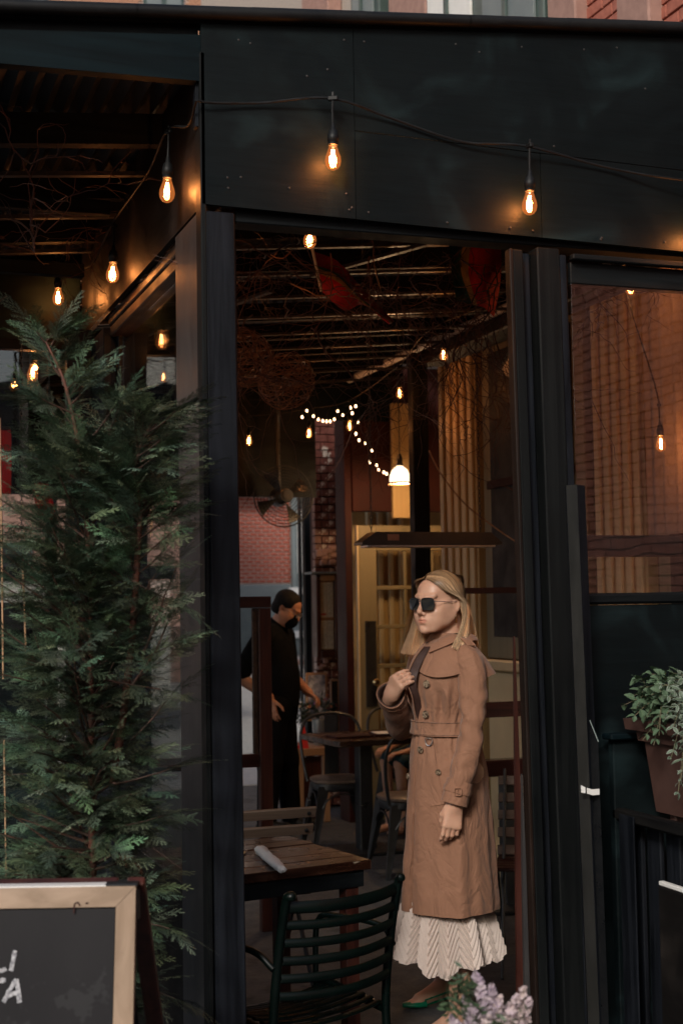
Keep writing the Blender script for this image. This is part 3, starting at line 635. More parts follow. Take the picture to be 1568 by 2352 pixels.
# fairy lights
fl_ = thing('fairy_lights', 'strand of tiny warm fairy lights draped above the fan and lamp', 'fairy lights', (2.8, 10.3, 2.9))
pts = [(435, 999), (458, 967), (490, 995), (514, 1011), (536, 1018), (554, 1020), (572, 1020), (592, 1010), (634, 990), (609, 970), (671, 953), (697, 946), (680, 980), (708, 1026), (698, 1081), (713, 1112), (743, 1127), (776, 1163), (766, 1220), (799, 1235), (808, 1258), (834, 1270), (848, 1277), (903, 1245), (929, 1312)]
wp = []; f0 = None
for (x, y) in pts:
    p = onY(490+x*.46873, 490+y*.46873, 9.35 if x > 760 else 9.7); wp.append(tuple(p+Vector((0, 0, .02))))
    if f0 is None: f0 = MB().lathe([(.002, .012), (.0060, .006), (.0075, 0), (.0055, -.007), (.001, -.009)], (0, 0, 0), 10).build('fairy_bulb', M['fairy'], fl_, smooth=180, local=True); o = f0
    else: o = f0.copy(); COL.objects.link(o); o.parent = fl_
    o.location = p-wloc(fl_)
MB().tube(spl(wp, 4), .0015, 4).build('wire', M['rubber'], fl_)
# pendant lamp
pl = thing('pendant_lamp', 'lit white glass bowl lamp beside the black upright, at the end of the fairy lights', 'lamp', onY(918, 1092, 9.2))
c = onY(918, 1108, 9.2); r = .073
MB().lathe([(.02, .115), (r*.35, .112), (r*.75, .085), (r*.97, .045), (r, .012), (r*.98, .002)], c, 24).build('shade', M['lampshade'], pl, smooth=60)
MB().lathe([(r*1.12, .0), (r*1.16, -.005), (r*1.14, -.012), (r*.9, -.012)], c, 24).build('rim', M['tan'], pl, smooth=40)
MB().lathe([(.012, .20), (.02, .17), (.024, .117)], c, 12).tube([c+Vector((0, 0, .19)), c+Vector((0, 0, .7))], .004).build('stem', M['iron'], pl, smooth=40)
l = bpy.data.lights.new('lamp_light', 'POINT'); l.energy = 22; l.color = (1, .60, .30); l.shadow_soft_size = .03; lo = bpy.data.objects.new('lamp_light', l); COL.objects.link(lo); lo.parent = pl; lo.location = (0, -.05, -.09)

# ================================================================ hanging decoration
def wicker(c, r, label):
    t = thing('wicker_ball', label, 'wicker ball', c, group='wicker balls hung from the shed ceiling'); mb = MB()
    for k in range(30):
        q = Matrix.Rotation(random.uniform(0, 6.28), 3, 'Z') @ Matrix.Rotation(random.uniform(0, PI), 3, 'X'); rr = r*random.uniform(.93, 1.02); off = random.uniform(-.35, .35)*r; h = math.sqrt(rr*rr-off*off)
        ph = random.uniform(0, 6)
        mb.tube([Vector(c)+q @ Vector((h*math.cos(a)*(1+.03*math.sin(3*a+ph)), h*math.sin(a)*(1+.03*math.sin(2*a+ph)), off+.025*math.sin(2*a+ph))) for a in np.linspace(0, 2*PI, 26)[:-1]], random.uniform(.0012, .0022), 4, closed=True)
    mb.build('vine_weave', M['wicker'], t, smooth=60)
    MB().tube([(c[0], c[1], c[2]+r*.95), (c[0]-.003, c[1], zr(c[0])-.05)], .0012, 4).build('hanging_wire', M['twig'], t)
wicker(onY(658, 875, 6.7), .140, 'round vine ball in front, whole, hanging by a wire inside the doorway')
wicker(onY(560, 820, 6.9), .145, 'vine ball half hidden behind the left door post')
tw = MB()
def twig(p, d, L, r, depth, drop=.1):
    n = max(5, int(L/.035)); P = [Vector(p)]; d = Vector(d).normalized(); st = L/n
    for i in range(n):
        d = (d+Vector((random.gauss(0, .30), random.gauss(0, .30), random.gauss(-drop*.2, .26)))).normalized(); P.append(P[-1]+d*st)
        if P[-1].z > 3.02: d.z = -abs(d.z)*.6
        if P[-1].y < 3.98: d.y = abs(d.y)
        if P[-1].z < 2.78 and p[0] < .95: d.z = abs(d.z)
        if depth and random.random() < .38: twig(P[-1], d+Vector((random.gauss(0, .8), random.gauss(0, .8), random.gauss(-.3, .5))), L*random.uniform(.2, .5), r*.6, depth-1, drop)
    tw.tube(P, [r*(1-.75*i/n) for i in range(n+1)], 4)
random.seed(11)
for k in range(60):
    x = random.uniform(1.15, 2.7); y = random.uniform(4.3, 6.2); twig((x, y, random.uniform(2.72, 2.98)), (random.uniform(-1, 1), random.uniform(-.6, .6), random.uniform(-.5, .15)), random.uniform(.4, 1.0), random.uniform(.0018, .0042), 2)
for (x, y) in ((1120, 900), (1150, 560), (1160, 600), (1140, 800), (640, 600), (850, 700), (920, 640), (760, 640)):
    a = onY(x, y, 4.9); twig((a.x, a.y, 2.9), (random.uniform(-.2, .2), 0, -1), random.uniform(.5, .95), .003, 1, .5)
for k in range(12):
    x = random.uniform(-.3, .6); y = random.uniform(4.1, 5.6); twig((x, y, random.uniform(2.74, 2.96)), (random.uniform(-1, 1), random.uniform(-.5, .5), random.uniform(-.3, .1)), random.uniform(.4, .9), random.uniform(.003, .006), 2)
tag(tw.build('twig_tangle', M['twig'], None, smooth=60), 'tangle of bare curly vine twigs under the shed ceiling', 'twigs', None, 'stuff')
random.seed(5)
def flag(label, rows, cols, Y, pole, loc):
    """rows: two (or more) picture polylines across the cloth; cols: (t0, t1, material, name)"""
    t = thing('flag', label, 'flag', loc)
    R = [spl([(p[0], p[1], 0) for p in r], 6) for r in rows]; n = len(R[0])
    def at(s, tt):
        f = tt*(len(R)-1); k = min(int(f), len(R)-2); f -= k; a = R[k][s]; b = R[k+1][s]; x, y = a.x*(1-f)+b.x*f, a.y*(1-f)+b.y*f
        return tuple(onY(x, y, Y+.045*math.sin(s*.42+tt*3)+.03*math.sin(tt*7)))
    for (a, b, m, nm) in cols:
        m_ = 7; P = np.array([[at(s, a+(b-a)*j/m_) for j in range(m_+1)] for s in range(n)])
        mb = MB().grid(P); mb.grid(P+np.array([0, .0015, 0])); mb.build(nm, M[m], t, smooth=180)
    if pole: MB().tube([tuple(onY(x, y, Y-.004)) for x, y in pole], .006, 8).build('pole', M['white'], t, smooth=60)
flag('slanting maroon and red flag with a gold stripe, on a thin white stick', [[(722, 578), (775, 600), (830, 660), (905, 738)], [(728, 622), (775, 640), (825, 690), (900, 742)], [(738, 668), (790, 712), (835, 700), (893, 745)]],
     [(0, .36, 'fabric_maroon', 'maroon_stripe'), (.36, .43, 'fabric_green', 'green_stripe'), (.43, .56, 'fabric_gold', 'gold_stripe'), (.56, 1, 'fabric_red', 'red_stripe')], 5.25, [(714, 556), (738, 670)], onY(770, 640, 5.25))
flag('hanging flag in dark green, gold and red below the right end of the doorway head', [[(1030, 545), (1036, 620), (1048, 690)], [(1068, 545), (1060, 620), (1088, 700)], [(1110, 545), (1108, 640), (1112, 706)], [(1150, 545), (1149, 640), (1134, 728)]],
     [(0, .30, 'fabric_green', 'green_stripe'), (.30, .44, 'fabric_gold', 'gold_stripe'), (.44, 1, 'fabric_red', 'red_stripe')], 5.0, None, onY(1090, 620, 5.0))
# fan
fc = onY(650, 1140, 9.65); fr = .218
fn = thing('wall_fan', 'round black caged fan hanging in front of the far brick view', 'fan', fc)
Rx = Matrix.Rotation(rad(90), 3, 'X') @ Matrix.Rotation(rad(0), 3, 'Z')
cg = MB()
for k in range(9):
    rr = fr*(.2+.8*k/8); cg.tube([fc+Vector((rr*math.cos(a), -.07*math.cos(rr/fr*1.45)-.0, rr*math.sin(a))) for a in np.linspace(0, 2*PI, 33)[:-1]], .0026 if k < 8 else .006, 4, closed=True)
for k in range(48):
    a = 2*PI*k/48; cg.tube([fc+Vector((rr*math.cos(a+.5*(rr/fr)), -.07*math.cos(rr/fr*1.45), rr*math.sin(a+.5*(rr/fr)))) for rr in np.linspace(fr*.2, fr, 5)], .0012, 3)
cg.build('cage', M['rubber'], fn)
MB().lathe([(.05, 0), (.052, .01), (.045, .018), (.001, .02)], fc+Vector((0, -.07, 0)), 20, Rx).build('hub', M['iron'], fn, smooth=40)
MB().lathe([(.028, 0), (.028, .002), (.001, .003)], fc+Vector((0, -.091, 0)), 20, Rx).build('badge', M['batten'], fn, smooth=40)
for k in range(4):
    a = k*PI/2+.5; P = np.zeros((5, 6, 3))
    for i in range(5):
        for j in range(6):
            rr = .04+(fr-.06)*j/5; aa = a+(-.30+.6*i/4)*(.6+.4*j/5); P[i, j] = (fc.x+rr*math.cos(aa), fc.y+.02+.05*(i/4-.5), fc.z+rr*math.sin(aa))
    MB().grid(P).build('blade', M['iron'], fn, smooth=180)
MB().lathe([(.06, 0), (.07, .06), (.05, .13), (.01, .14)], fc+Vector((0, .17, 0)), 16, Rx).build('motor', M['iron'], fn, smooth=40)
MB().tube([fc+Vector((0, .1, 0)), fc+Vector((0, .12, .35)), fc+Vector((0, .12, .9))], .018, 8).build('bracket', M['iron'], fn, smooth=40)
# heater
h0, h1 = onY(822, 1252, 6.5), onY(1140, 1250, 6.5)
ht = thing('patio_heater', 'long black overhead heater bar hanging by chains in front of the ochre door', 'heater', (h0+h1)/2)
z = h0.z; MB().prism([(h0.x, z), (h1.x, z), (h1.x, z+.012), (h1.x-.06, z+.062), (h0.x+.07, z+.062), (h0.x, z+.012)], 6.44, 6.56, 1).build('housing', M['iron'], ht)
MB().bb(h0.x+.13, h0.x+.19, 6.436, 6.439, z+.02, z+.05, .0005).build('rating_label', M['stone'], ht)
MB().bb(h0.x+.03, h1.x-.03, 6.45, 6.55, z-.012, z-.001, .002).build('grille', M['steel'], ht)
for xx in (h0.x+.07, h1.x-.09):
    ch = MB(); zz = z+.065; k = 0
    while zz < zr(xx)-.12:
        ch.tube([(xx+(.006*math.cos(a) if k % 2 else 0), 6.5+(0 if k % 2 else .006*math.cos(a)), zz+.012+.012*math.sin(a)) for a in np.linspace(0, 2*PI, 9)[:-1]], .0018, 4, closed=True); zz += .019; k += 1
    ch.build('chain', M['iron'], ht)['kind'] = 'stuff'
# slack cable in front of the pilasters
cb = MB().tube(spl([tuple(onY(985, 1035, 6.9)), tuple(onY(1010, 1085, 6.9)), tuple(onY(1060, 1150, 6.9)), tuple(onY(1120, 1200, 6.9)), tuple(onY(1200, 1253, 6.8)), tuple(onY(1260, 1270, 6.8))], 6), .0045, 5).build('slack_cable', M['tan'], None, smooth=60)
tag(cb, 'slack pale cable sagging across the ochre pilasters', 'cable')
p = onY(1180, 845, 6.0)
fd = thing('floodlight', 'small grey floodlight fixed inside the top right of the doorway', 'floodlight', p)
Rf = Matrix.Rotation(rad(28), 3, 'Y') @ Matrix.Rotation(rad(20), 3, 'X')
MB().box(p, (.13, .03, .12), Rf, .004).build('body', M['bluegrey'], fd); MB().box(p+Rf @ Vector((0, -.018, 0)), (.11, .004, .10), Rf, .001).build('lens', M['paper'], fd); MB().tube([p+Vector((.02, .02, .0)), p+Vector((.12, .02, .1)), (p.x+.25, p.y+.02, p.z+.12)], .01, 6).build('bracket', M['iron'], fd)

# ================================================================ furniture
ux = Vector((.985, .175, 0)).normalized(); vy = Vector((-ux.y, ux.x, 0)); Rt = Matrix((ux, vy, Vector((0, 0, 1)))).transposed()
FR = Vector((1.685, 4.515, .75)); TW, TD = .68, .60
ct = FR-ux*TW/2+vy*TD/2
tb = thing('plank_table', 'worn reclaimed plank table just inside the doorway with a rolled napkin on it', 'table', (ct.x, ct.y, 0))
for i in range(6):
    w = TD/6; c = FR-ux*TW/2+vy*(w*(i+.5)); c.z = .75-.016+random.uniform(-.0015, .0015)
    MB().box(c, (TW+random.uniform(-.004, .004), w-.003, .032), Rt, .003).build('plank', M['worn'], tb)
for s in (0, 1):
    c = FR-ux*TW/2+vy*(.028+s*(TD-.056)); c.z = .69; MB().box(c, (TW-.04, .025, .055), Rt, .002).build('apron', M['bx'], tb)
for s in (0, 1):
    c = FR-ux*(.035+s*(TW-.07))+vy*TD/2; c.z = .69; MB().box(c, (.025, TD-.12, .055), Rt, .002).build('apron', M['bx'], tb)
for a in (0, 1):
    for b in (0, 1):
        c = FR-ux*(.06+a*(TW-.12))+vy*(.05+b*(TD-.10)); c.z = .331; MB().box(c, (.05, .05, .66), Rt, .003).build('leg', M['mahog'], tb)
def roll(p0, p1, label):
    p0, p1 = Vector(p0), Vector(p1); t = thing('napkin_roll', label, 'napkin', p0); d = (p1-p0).normalized(); sdv = Vector((-d.y, d.x, 0)); n = 22; P = np.zeros((n, 20, 3)); L = (p1-p0).length
    for i in range(n):
        f = i/(n-1); rr = .0155*(1.10-.5*max(0, f-.7)/.3*.7)+.0012*math.sin(i*1.9)
        if f < .12: rr *= 1.12
        for k in range(20):
            a = 2*PI*k/20; q = rr*(1+.07*math.sin(3*a+i*.4)+.04*math.sin(7*a-i*.8)); v = p0+d*(L*f)+sdv*(q*math.cos(a)*1.1); P[i, k] = (v.x, v.y, p0.z+.0145+q*math.sin(a)*.88)
    mb = MB().grid(P, wrap=True); mb.f += [tuple(range(20))[::-1], tuple((n-1)*20+k for k in range(20))]; mb.build('paper_roll', M['paper'], t, smooth=180)
    mb = MB()
    for k in range(3):
        a0 = p0+d*(L*.30+k*.013); mb.tube([a0+sdv*(.0172*math.cos(a))+d*(.014*a/PI)+Vector((0, 0, .0150+.0158*math.sin(a))) for a in np.linspace(-.4, PI+.3, 12)], .0008, 4)
    mb.build('fold', M['paper'], t, smooth=60)
roll(onZ(598, 1962, .7505), onZ(648, 2008, .7505), 'tight white paper napkin roll lying on the near plank table')
fk = thing('fork', 'steel fork tips at the left edge of the near plank table', 'fork', onZ(556, 1958, .751)); p = onZ(562, 1955, .751); q = onZ(556, 1990, .751); d = (q-p).normalized(); sdv = Vector((-d.y, d.x, 0))
for k in range(4): MB().tube([p+sdv*(k-1.5)*.006+Vector((0, 0, .006)), p+d*.045+sdv*(k-1.5)*.005+Vector((0, 0, .003))], .0013, 5).build('tine', M['steel'], fk)
MB().tube([p+d*.045+Vector((0, 0, .003)), p+d*.06+Vector((0, 0, .003)), p+d*.17+Vector((-.02, 0, .004))], [.006, .003, .004], 6).build('handle', M['steel'], fk)
# green slatted metal chair
def green_chair():
    t = thing('metal_chair', 'dark green enamelled metal chair with curved slats, its back to the viewer in the doorway', 'chair', (0, 0, 0))
    W2 = .205
    for s in (-1, 1):
        MB().tube(spl([(s*(W2+.005), -.19, 0), (s*W2, -.165, .22), (s*W2, -.15, .43), (s*W2, -.175, .62), (s*W2, -.215, .785), (s*(W2-.004), -.232, .803), (s*(W2-.012), -.228, .806)], 6), .0135, 10).build('back_post', M['green_metal'], t, smooth=60)
        MB().tube(spl([(s*(W2+.01), .22, 0), (s*W2, .20, .20), (s*W2, .185, .40), (s*W2, .15, .437), (s*W2, 0, .425), (s*W2, -.145, .41)], 6), .0125, 10).build('front_leg', M['green_metal'], t, smooth=60)
        MB().tube(spl([(s*(W2+.012), -.172, .60), (s*(W2+.03), -.1, .64), (s*(W2+.03), .1, .635), (s*(W2+.015), .19, .61), (s*(W2), .185, .44)], 5), .010, 8).build('armrest', M['green_metal'], t, smooth=60)
    def slat(x0, x1, y0, z0, bow, tiltz, hgt):
        n = 13; P = np.zeros((8, n, 3))
        for i in range(n):
            f = i/(n-1)*2-1; x = x0+(x1-x0)*(f+1)/2; b = bow*(1-f*f)
            for k in range(8):
                a = 2*PI*k/8; u, v = hgt/2*math.cos(a), .006*math.sin(a); P[k, i] = (x, y0-b+v*math.cos(tiltz)+u*math.sin(tiltz), z0-(.006*(1-f*f))+u*math.cos(tiltz)-v*math.sin(tiltz))
        mb = MB(); mb.grid(np.concatenate([P, P[:1]])); return mb
    for k in range(6):
        z0 = .772-k*.050; y0 = -.212+k*.0085; slat(-W2+.006, W2-.006, y0, z0, .045, .18, .026 if k else .034).build('back_slat', M['green_metal'], t, smooth=180)
    for k in range(9):
        y0 = -.125+k*.0375; z0 = .418+.010*math.sin(k*.55)+(.0 if k < 8 else -.006); mb = slat(-W2+.006, W2-.006, 0, 0, 0, 0, .028)
        mb.v = [(v[0], y0+v[2], z0+.018*((v[0]/W2)**2)-.006+v[1]) for v in mb.v]; mb.build('seat_slat', M['green_metal'], t, smooth=180)
    return t
gc = green_chair(); bR, bL = Vector((1.56, 3.93)), Vector((1.165, 3.79)); dv = (bR-bL).normalized(); mid_ = (bR+bL)/2
gc.rotation_euler = (0, 0, math.atan2(dv.y, dv.x)); gc.location = (mid_.x-.225*dv.y, mid_.y+.225*dv.x, 0)
# folding slat chairs
def slat_chair(label):
    t = thing('slat_chair', label, 'chair', group='wooden slat chairs with black frames')
    for s in (-1, 1):
        MB().bar((s*.19, -.24, .0), (s*.19, .10, .46), .012, .025).build('leg', M['iron'], t); MB().bar((s*.17, .22, .0), (s*.17, -.20, .84), .012, .025).build('leg', M['iron'], t)
    for k in range(5):
        z = .50+k*.072; c = (0, -.035-.155*(z-.5)/.3-.012, z)
        w = MB().box(c, (.40, .014, .045), Matrix.Rotation(rad(26), 3, 'X'), .003).build('slat', M['stone'] if False else M['mahogx'], t, local=True)
        for s in (-1, 1): MB().lathe([(.008, 0), (.008, .004), (.001, .006)], (s*.17, c[1]-.008, z-.003), 8, Matrix.Rotation(rad(90+26), 3, 'X')).build('bolt', M['iron'], w, local=True)
    for k in range(6): MB().box((0, -.10+k*.06, .462), (.40, .05, .016), None, .003).build('seat_slat', M['mahogx'], t, local=True)
    return t
M['slatw'] = wood('grey_brown_slat_x', (.10, .065, .048), (.17, .12, .09), 0, rough=.5, n=26., bump=.2)
sc = slat_chair('wooden slat folding chair with round bolts, cut off by the left door post')
for ch in sc.children:
    if ch.name.startswith('slat'): ch.data.materials[0] = M['slatw']
q = onY(575, 1860, 5.75); sc.location = (q.x-.03, 5.60, 0); sc.rotation_euler = (0, 0, rad(0)); 
sc2 = copy_tree(sc); sc2['label'] = 'dark slat folding chair behind the woman, right of her coat hem'; sc2.location = (2.93, 5.7, 0); sc2.rotation_euler = (0, 0, rad(150))
# partitions: red brown frames
def partition(x0, x1, y, z1, label, zb_, glass=True):
    t = thing('partition', label, 'partition', ((x0+x1)/2, y, 0), group='red brown framed partitions inside the shed')
    MB().bb(x1-.085, x1-.030, y, y+.05, 0, z1-.058, .003).bb(x0, x0+.06, y, y+.05, 0, z1-.058, .003).build('stile', M['mahog'], t)
    return t
ps = thing('partition_frame', 'red brown timber screen frame with a dusty pane, in front of the masked man', 'screen', (1.9, 6.85, 0))
xr = onY(625, 1600, 6.85).x; xm = onY(596, 1600, 6.85).x; xq = onY(584, 1600, 6.85).x; zt_ = onY(600, 1370, 6.85).z; zt2 = onY(600, 1396, 6.85).z; zb1, zb2 = onY(600, 1732, 6.85).z, onY(600, 1762, 6.85).z
B(xm+.001, xr, 6.85, 6.90, 0, zt2-.001, .004).build('stile', M['mahog'], ps); B(xq, xm-.001, 6.865, 6.89, zb1+.001, zt2-.001, .003).build('bead', M['tanz'] if False else M['browny'], ps)
B(.98, xr, 6.845, 6.905, zt2, zt_, .004).build('top_rail', M['mahogx'], ps); B(.98, xm-.002, 6.85, 6.90, zb2, zb1, .004).build('bottom_rail', M['mahogx'], ps)
B(.98, 1.06, 6.85, 6.90, 0, zb2-.001, .004).build('stile', M['mahog'], ps); B(1.0, xq, 6.875, 6.879, zb1, zt2, .0005).build('pane', M['glass_dirty'], ps)
ps2 = thing('partition_frame', 'low red brown rail screen behind the woman, right of her shoulder', 'screen', (2.7, 6.1, 0))
za, zb_ = onY(1150, 1356, 6.1).z, onY(1150, 1630, 6.1).z
B(2.56, 3.3, 6.1, 6.14, za-.014, za+.014, .003).build('top_rail', M['mahogx'], ps2); B(2.70, 3.3, 6.1, 6.14, zb_-.035, zb_+.035, .003).build('middle_rail', M['mahogx'], ps2)
for z in (.83,): B(2.70, 3.3, 6.1, 6.14, z-.04, z+.03, .003).build('lower_rail', M['maroon'], ps2)
for x in (2.60, 3.3): B(x, x+.04, 6.142, 6.18, 0, za+.01, .003).build('stile', M['mahog'], ps2)
# cafe tables
def cafe_table(loc, w, d, rz, label):
    t = thing('cafe_table', label, 'table', (0, 0, 0), group='small cafe tables at the back'); 
    for i in range(5): MB().box((0, -d/2+d/5*(i+.5), .731), (w, d/5-.003, .036), None, .003).build('plank', M['worn'], t, local=True)
    MB().box((0, 0, .36), (.09, .09, .70), None, .004).build('column', M['iron'], t, local=True); MB().box((0, 0, .012), (.40, .40, .02), None, .006).build('base', M['iron'], t, local=True)
    t.location = loc; t.rotation_euler = (0, 0, rz); return t
cafe_table((3.24, 8.80, 0), .62, .68, rad(4), 'small worn plank table at the back with two clipboards on it')
cafe_table((3.36, 6.9, 0), .5, .5, rad(-5), 'small worn table at the right edge of the doorway, seen past the coat')
def tray(x, y, rz, label, pap):
    t = thing('clipboard', label, 'clipboard', (x, y, .75), rz, group='clipboards on the back table')
    MB().box((0, 0, .008), (.26, .19, .012), None, .003).build('board', M['maroon'], t, local=True)
    if pap: MB().box((0.005, 0, .0155), (.24, .17, .002), None, .0005).build('sheet', M['paper'], t, local=True)
tray(3.12, 8.72, rad(4), 'dark clipboard on the left half of the back table', False); tray(3.42, 8.75, rad(-6), 'clipboard with a pale sheet on the right half of the back table', True)
def bistro(loc, rz, label):
    t = thing('bistro_chair', label, 'chair', (0, 0, 0), group='black metal chairs with wooden seats')
    n = 28; vs = []
    sq = lambda a, r: (r*math.copysign(abs(math.cos(a))**.65, math.cos(a)), r*math.copysign(abs(math.sin(a))**.65, math.sin(a)))
    mb = MB(); P = np.array([[(*sq(2*PI*k/n, r), z) for k in range(n)] for r, z in ((.172, .435), (.182, .442), (.182, .456), (.172, .462), (.01, .463))]); mb.grid(P, wrap=True); mb.build('seat', M['slatw'], t, smooth=40, local=True)
    P = np.array([[(*sq(2*PI*k/n, r), z) for k in range(n)] for r, z in ((.174, .434), (.176, .40), (.165, .385), (.10, .43))]); MB().grid(P, wrap=True).build('seat_pan', M['iron'], t, smooth=40, local=True)
    for sx in (-1, 1):
        for sy in (-1, 1):
            mb = MB(); a = Vector((sx*.148, sy*.148, .42)); b = Vector((sx*.215, sy*.215, 0))
            mb.add([a+Vector((-sx*.06, 0, 0)), a+Vector((sx*.014, sy*.014, 0)), a+Vector((0, -sy*.06, 0)), b+Vector((-sx*.022, 0, 0)), b, b+Vector((0, -sy*.022, 0))], [(0, 1, 4, 3), (1, 2, 5, 4)]); mb.v += [(v[0]-sx*.004, v[1]-sy*.004, v[2]) for v in mb.v]; mb.f += [(6, 9, 10, 7), (7, 10, 11, 8)]
            mb.build('leg', M['iron'], t, local=True)
    for q in range(4):
        a = q*PI/2; R = Matrix.Rotation(a, 3, 'Z'); MB().tube([R @ Vector(v) for v in spl([(-.175, -.168, .22), (-.10, -.166, .335), (0, -.165, .37), (.10, -.166, .335), (.175, -.168, .22)], 5)], .006, 6).build('brace', M['iron'], t, smooth=60, local=True)
    MB().tube(spl([(-.175, .165, .42), (-.205, .20, .60), (-.205, .235, .74), (-.15, .255, .835), (0, .262, .865), (.15, .255, .835), (.205, .235, .74), (.205, .20, .60), (.175, .165, .42)], 6), .011, 8).build('back_hoop', M['iron'], t, smooth=60, local=True)
    MB().prism([(-.05, .44), (.05, .44), (.045, .855), (-.045, .855)], .215, .218, 1).build('splat', M['iron'], t, local=True)
    t.location = loc; t.rotation_euler = (0, 0, rz); return t
bistro((3.14, 9.02, 0), rad(-8), 'black metal chair tucked under the left of the back table, wooden seat fully in view')
bistro((3.24, 8.02, 0), rad(176), 'nearest black metal chair with a wooden seat, partly hidden by the coat')
bistro((3.82, 9.40, 0), rad(14), 'black metal chair at the far right of the back table, only its hoop showing')
# bench with things on it
a, b = onY(673, 1706, 10.2), onY(762, 1740, 10.05)
cx0, cx1 = a.x, b.x
bn = thing('side_counter', 'low wooden counter with pale edges and a red brown front, below the menu case', 'counter', ((cx0+cx1)/2, 10.3, 0))
B(cx0, cx1, 10.1, 10.62, .49, .545, .004).build('top', M['tan'], bn); B(cx1-.05, cx1, 10.1, 10.15, 0, .489, .004).build('leg', M['tanz'], bn); B(cx0, cx0+.05, 10.1, 10.15, 0, .489, .004).build('leg', M['tanz'], bn); B(cx0+.06, cx1-.06, 10.13, 10.15, .02, .48, .003).build('front_panel', M['mahog'], bn)
bc = onY(738, 1716, 10.3); bk = thing('flower_bucket', 'galvanised bucket packed with orange and purple flowers on the low counter', 'bucket', (bc.x, 10.3, .546))
MB().lathe([(.055, 0), (.058, .01), (.066, .12), (.0665, .125), (.068, .19), (.072, .193), (.070, .198)], (bc.x, 10.3, .546), 24).build('bucket', M['zinc'], bk, smooth=40)
def bouquet(parent, c, r, n, cols, leaf, seed):
    random.seed(seed); lf = MB()
    for k in range(n*5):
        d = Vector((random.gauss(0, 1), random.gauss(0, 1), random.gauss(.3, .8))).normalized(); p = Vector(c)+d*r*random.uniform(.3, 1)
        s = Vector((random.gauss(0, 1), random.gauss(0, 1), random.gauss(0, 1))).normalized()*.012; u = d*.030; lf.add([p-s, p+u, p+s, p-u*.6], [(0, 1, 2, 3)])
    lf.build('foliage', leaf, parent)['kind'] = 'stuff'
    for k in range(n):
        d = Vector((random.gauss(0, 1), random.gauss(-.3, 1), random.gauss(.5, .8))).normalized(); p = Vector(c)+d*r*random.uniform(.8, 1.05); mb = MB(); m = 8; rr = random.uniform(.010, .020); x = d.orthogonal().normalized(); y = d.cross(x)
        for q in range(m):
            a = 2*PI*q/m; e = (x*math.cos(a)+y*math.sin(a)); f = (x*math.cos(a+.35)+y*math.sin(a+.35)); g = (x*math.cos(a-.35)+y*math.sin(a-.35)); mb.add([p, p+f*rr*.6+d*.004, p+e*rr+d*.006, p+g*rr*.6+d*.004], [(0, 1, 2, 3)])
        mb.build('flower', random.choice(cols), parent)
M['leafdark'] = pmat('dark_leaf', (.018, .035, .022), (.03, .05, .028), nscale=20., rough=.5, bump=.1)
M['petal_orange'] = pmat('orange_petal', (.45, .13, .02), (.4, .09, .015), nscale=30., rough=.6, bump=0)
M['petal_purple'] = pmat('purple_petal', (.16, .06, .28), (.12, .05, .22), nscale=30., rough=.6, bump=0)
M['petal_red'] = pmat('red_petal', (.35, .02, .04), (.3, .02, .03), nscale=30., rough=.6, bump=0)
M['petal_white'] = pmat('white_petal', (.75, .72, .66), (.68, .64, .58), nscale=30., rough=.6, bump=0)
bouquet(bk, (bc.x, 10.3, .546+.27), .125, 22, [M['petal_orange'], M['petal_purple'], M['petal_red'], M['petal_orange']], M['leafdark'], 3)
wb = thing('white_bouquet', 'loose white blossoms in a small jar left of the zinc bucket', 'flowers', onY(688, 1650, 10.35)); cc = onY(688, 1628, 10.35)
MB().lathe([(.03, 0), (.034, .02), (.034, .11), (.026, .14)], (cc.x, 10.35, .546), 14).build('jar', M['glass_dirty'], wb, smooth=40); bouquet(wb, (cc.x, 10.35, .546+.24), .085, 26, [M['petal_white']], M['leafdark'], 5)
rc = onY(688, 1700, 10.16); rd = MB().add([(rc.x-.03, 10.12, .546), (rc.x+.05, 10.2, .546), (rc.x+.05, 10.2, .72), (rc.x+.035, 10.185, .74), (rc.x+.06, 10.12, .546)], [(0, 4, 3), (4, 1, 2, 3), (0, 3, 2, 1)]).build('folded_card', M['fabric_red'], None); tag(rd, 'small folded red card standing on the counter beside the bucket', 'card')
pf = thing('photo_frame', 'gold framed photograph leaning on the counter behind the flower bucket', 'picture frame', onY(728, 1600, 10.55))
a, b = onY(702, 1546, 10.55), onY(752, 1625, 10.55)
B(a.x, b.x, 10.55, 10.57, b.z-.1, a.z, .004).build('frame', M['tan'], pf); B(a.x+.018, b.x-.018, 10.543, 10.549, b.z-.08, a.z-.018, .001).build('photo', pmat('blurred_photo_print', (.75, .72, .74), (.10, .11, .16), nscale=6., rough=.3, bump=0, lo=.45, hi=.58), pf)
pf2 = thing('photo_frame', 'narrow gold frame mostly hidden behind the first one', 'picture frame', onY(766, 1610, 10.6)); a, b = onY(757, 1560, 10.62), onY(778, 1650, 10.62)
B(a.x, b.x, 10.60, 10.62, b.z-.1, a.z, .004).build('frame', M['tan'], pf2); B(a.x+.01, b.x-.015, 10.594, 10.599, b.z-.09, a.z-.015, .001).build('photo', M['roofsheet'], pf2)
for (px, w) in ((560, .10),):
    pass
# things in the street beyond
van = thing('parked_van', 'white van parked beyond the shed, seen low at the left of the doorway', 'van', (3.4, 19, 0))
mb = MB().prism([(17.9, .35), (20.2, .35), (20.2, 1.25), (19.6, 1.9), (17.9, 1.95)], -1.0, 4.0, 0); mb.build('body', M['white'], van)
for xx in (-.2, 3.2):
    MB().lathe([(.34, -.1), (.34, .1), (.2, .11), (.2, -.11)], (xx, 17.95, .35), 20, Matrix.Rotation(rad(90), 3, 'X')).build('wheel', M['rubber'], van)
MB().bb(-.8, 3.6, 17.88, 17.895, 1.15, 1.7, .004).build('side_window', M['rubber'], van)
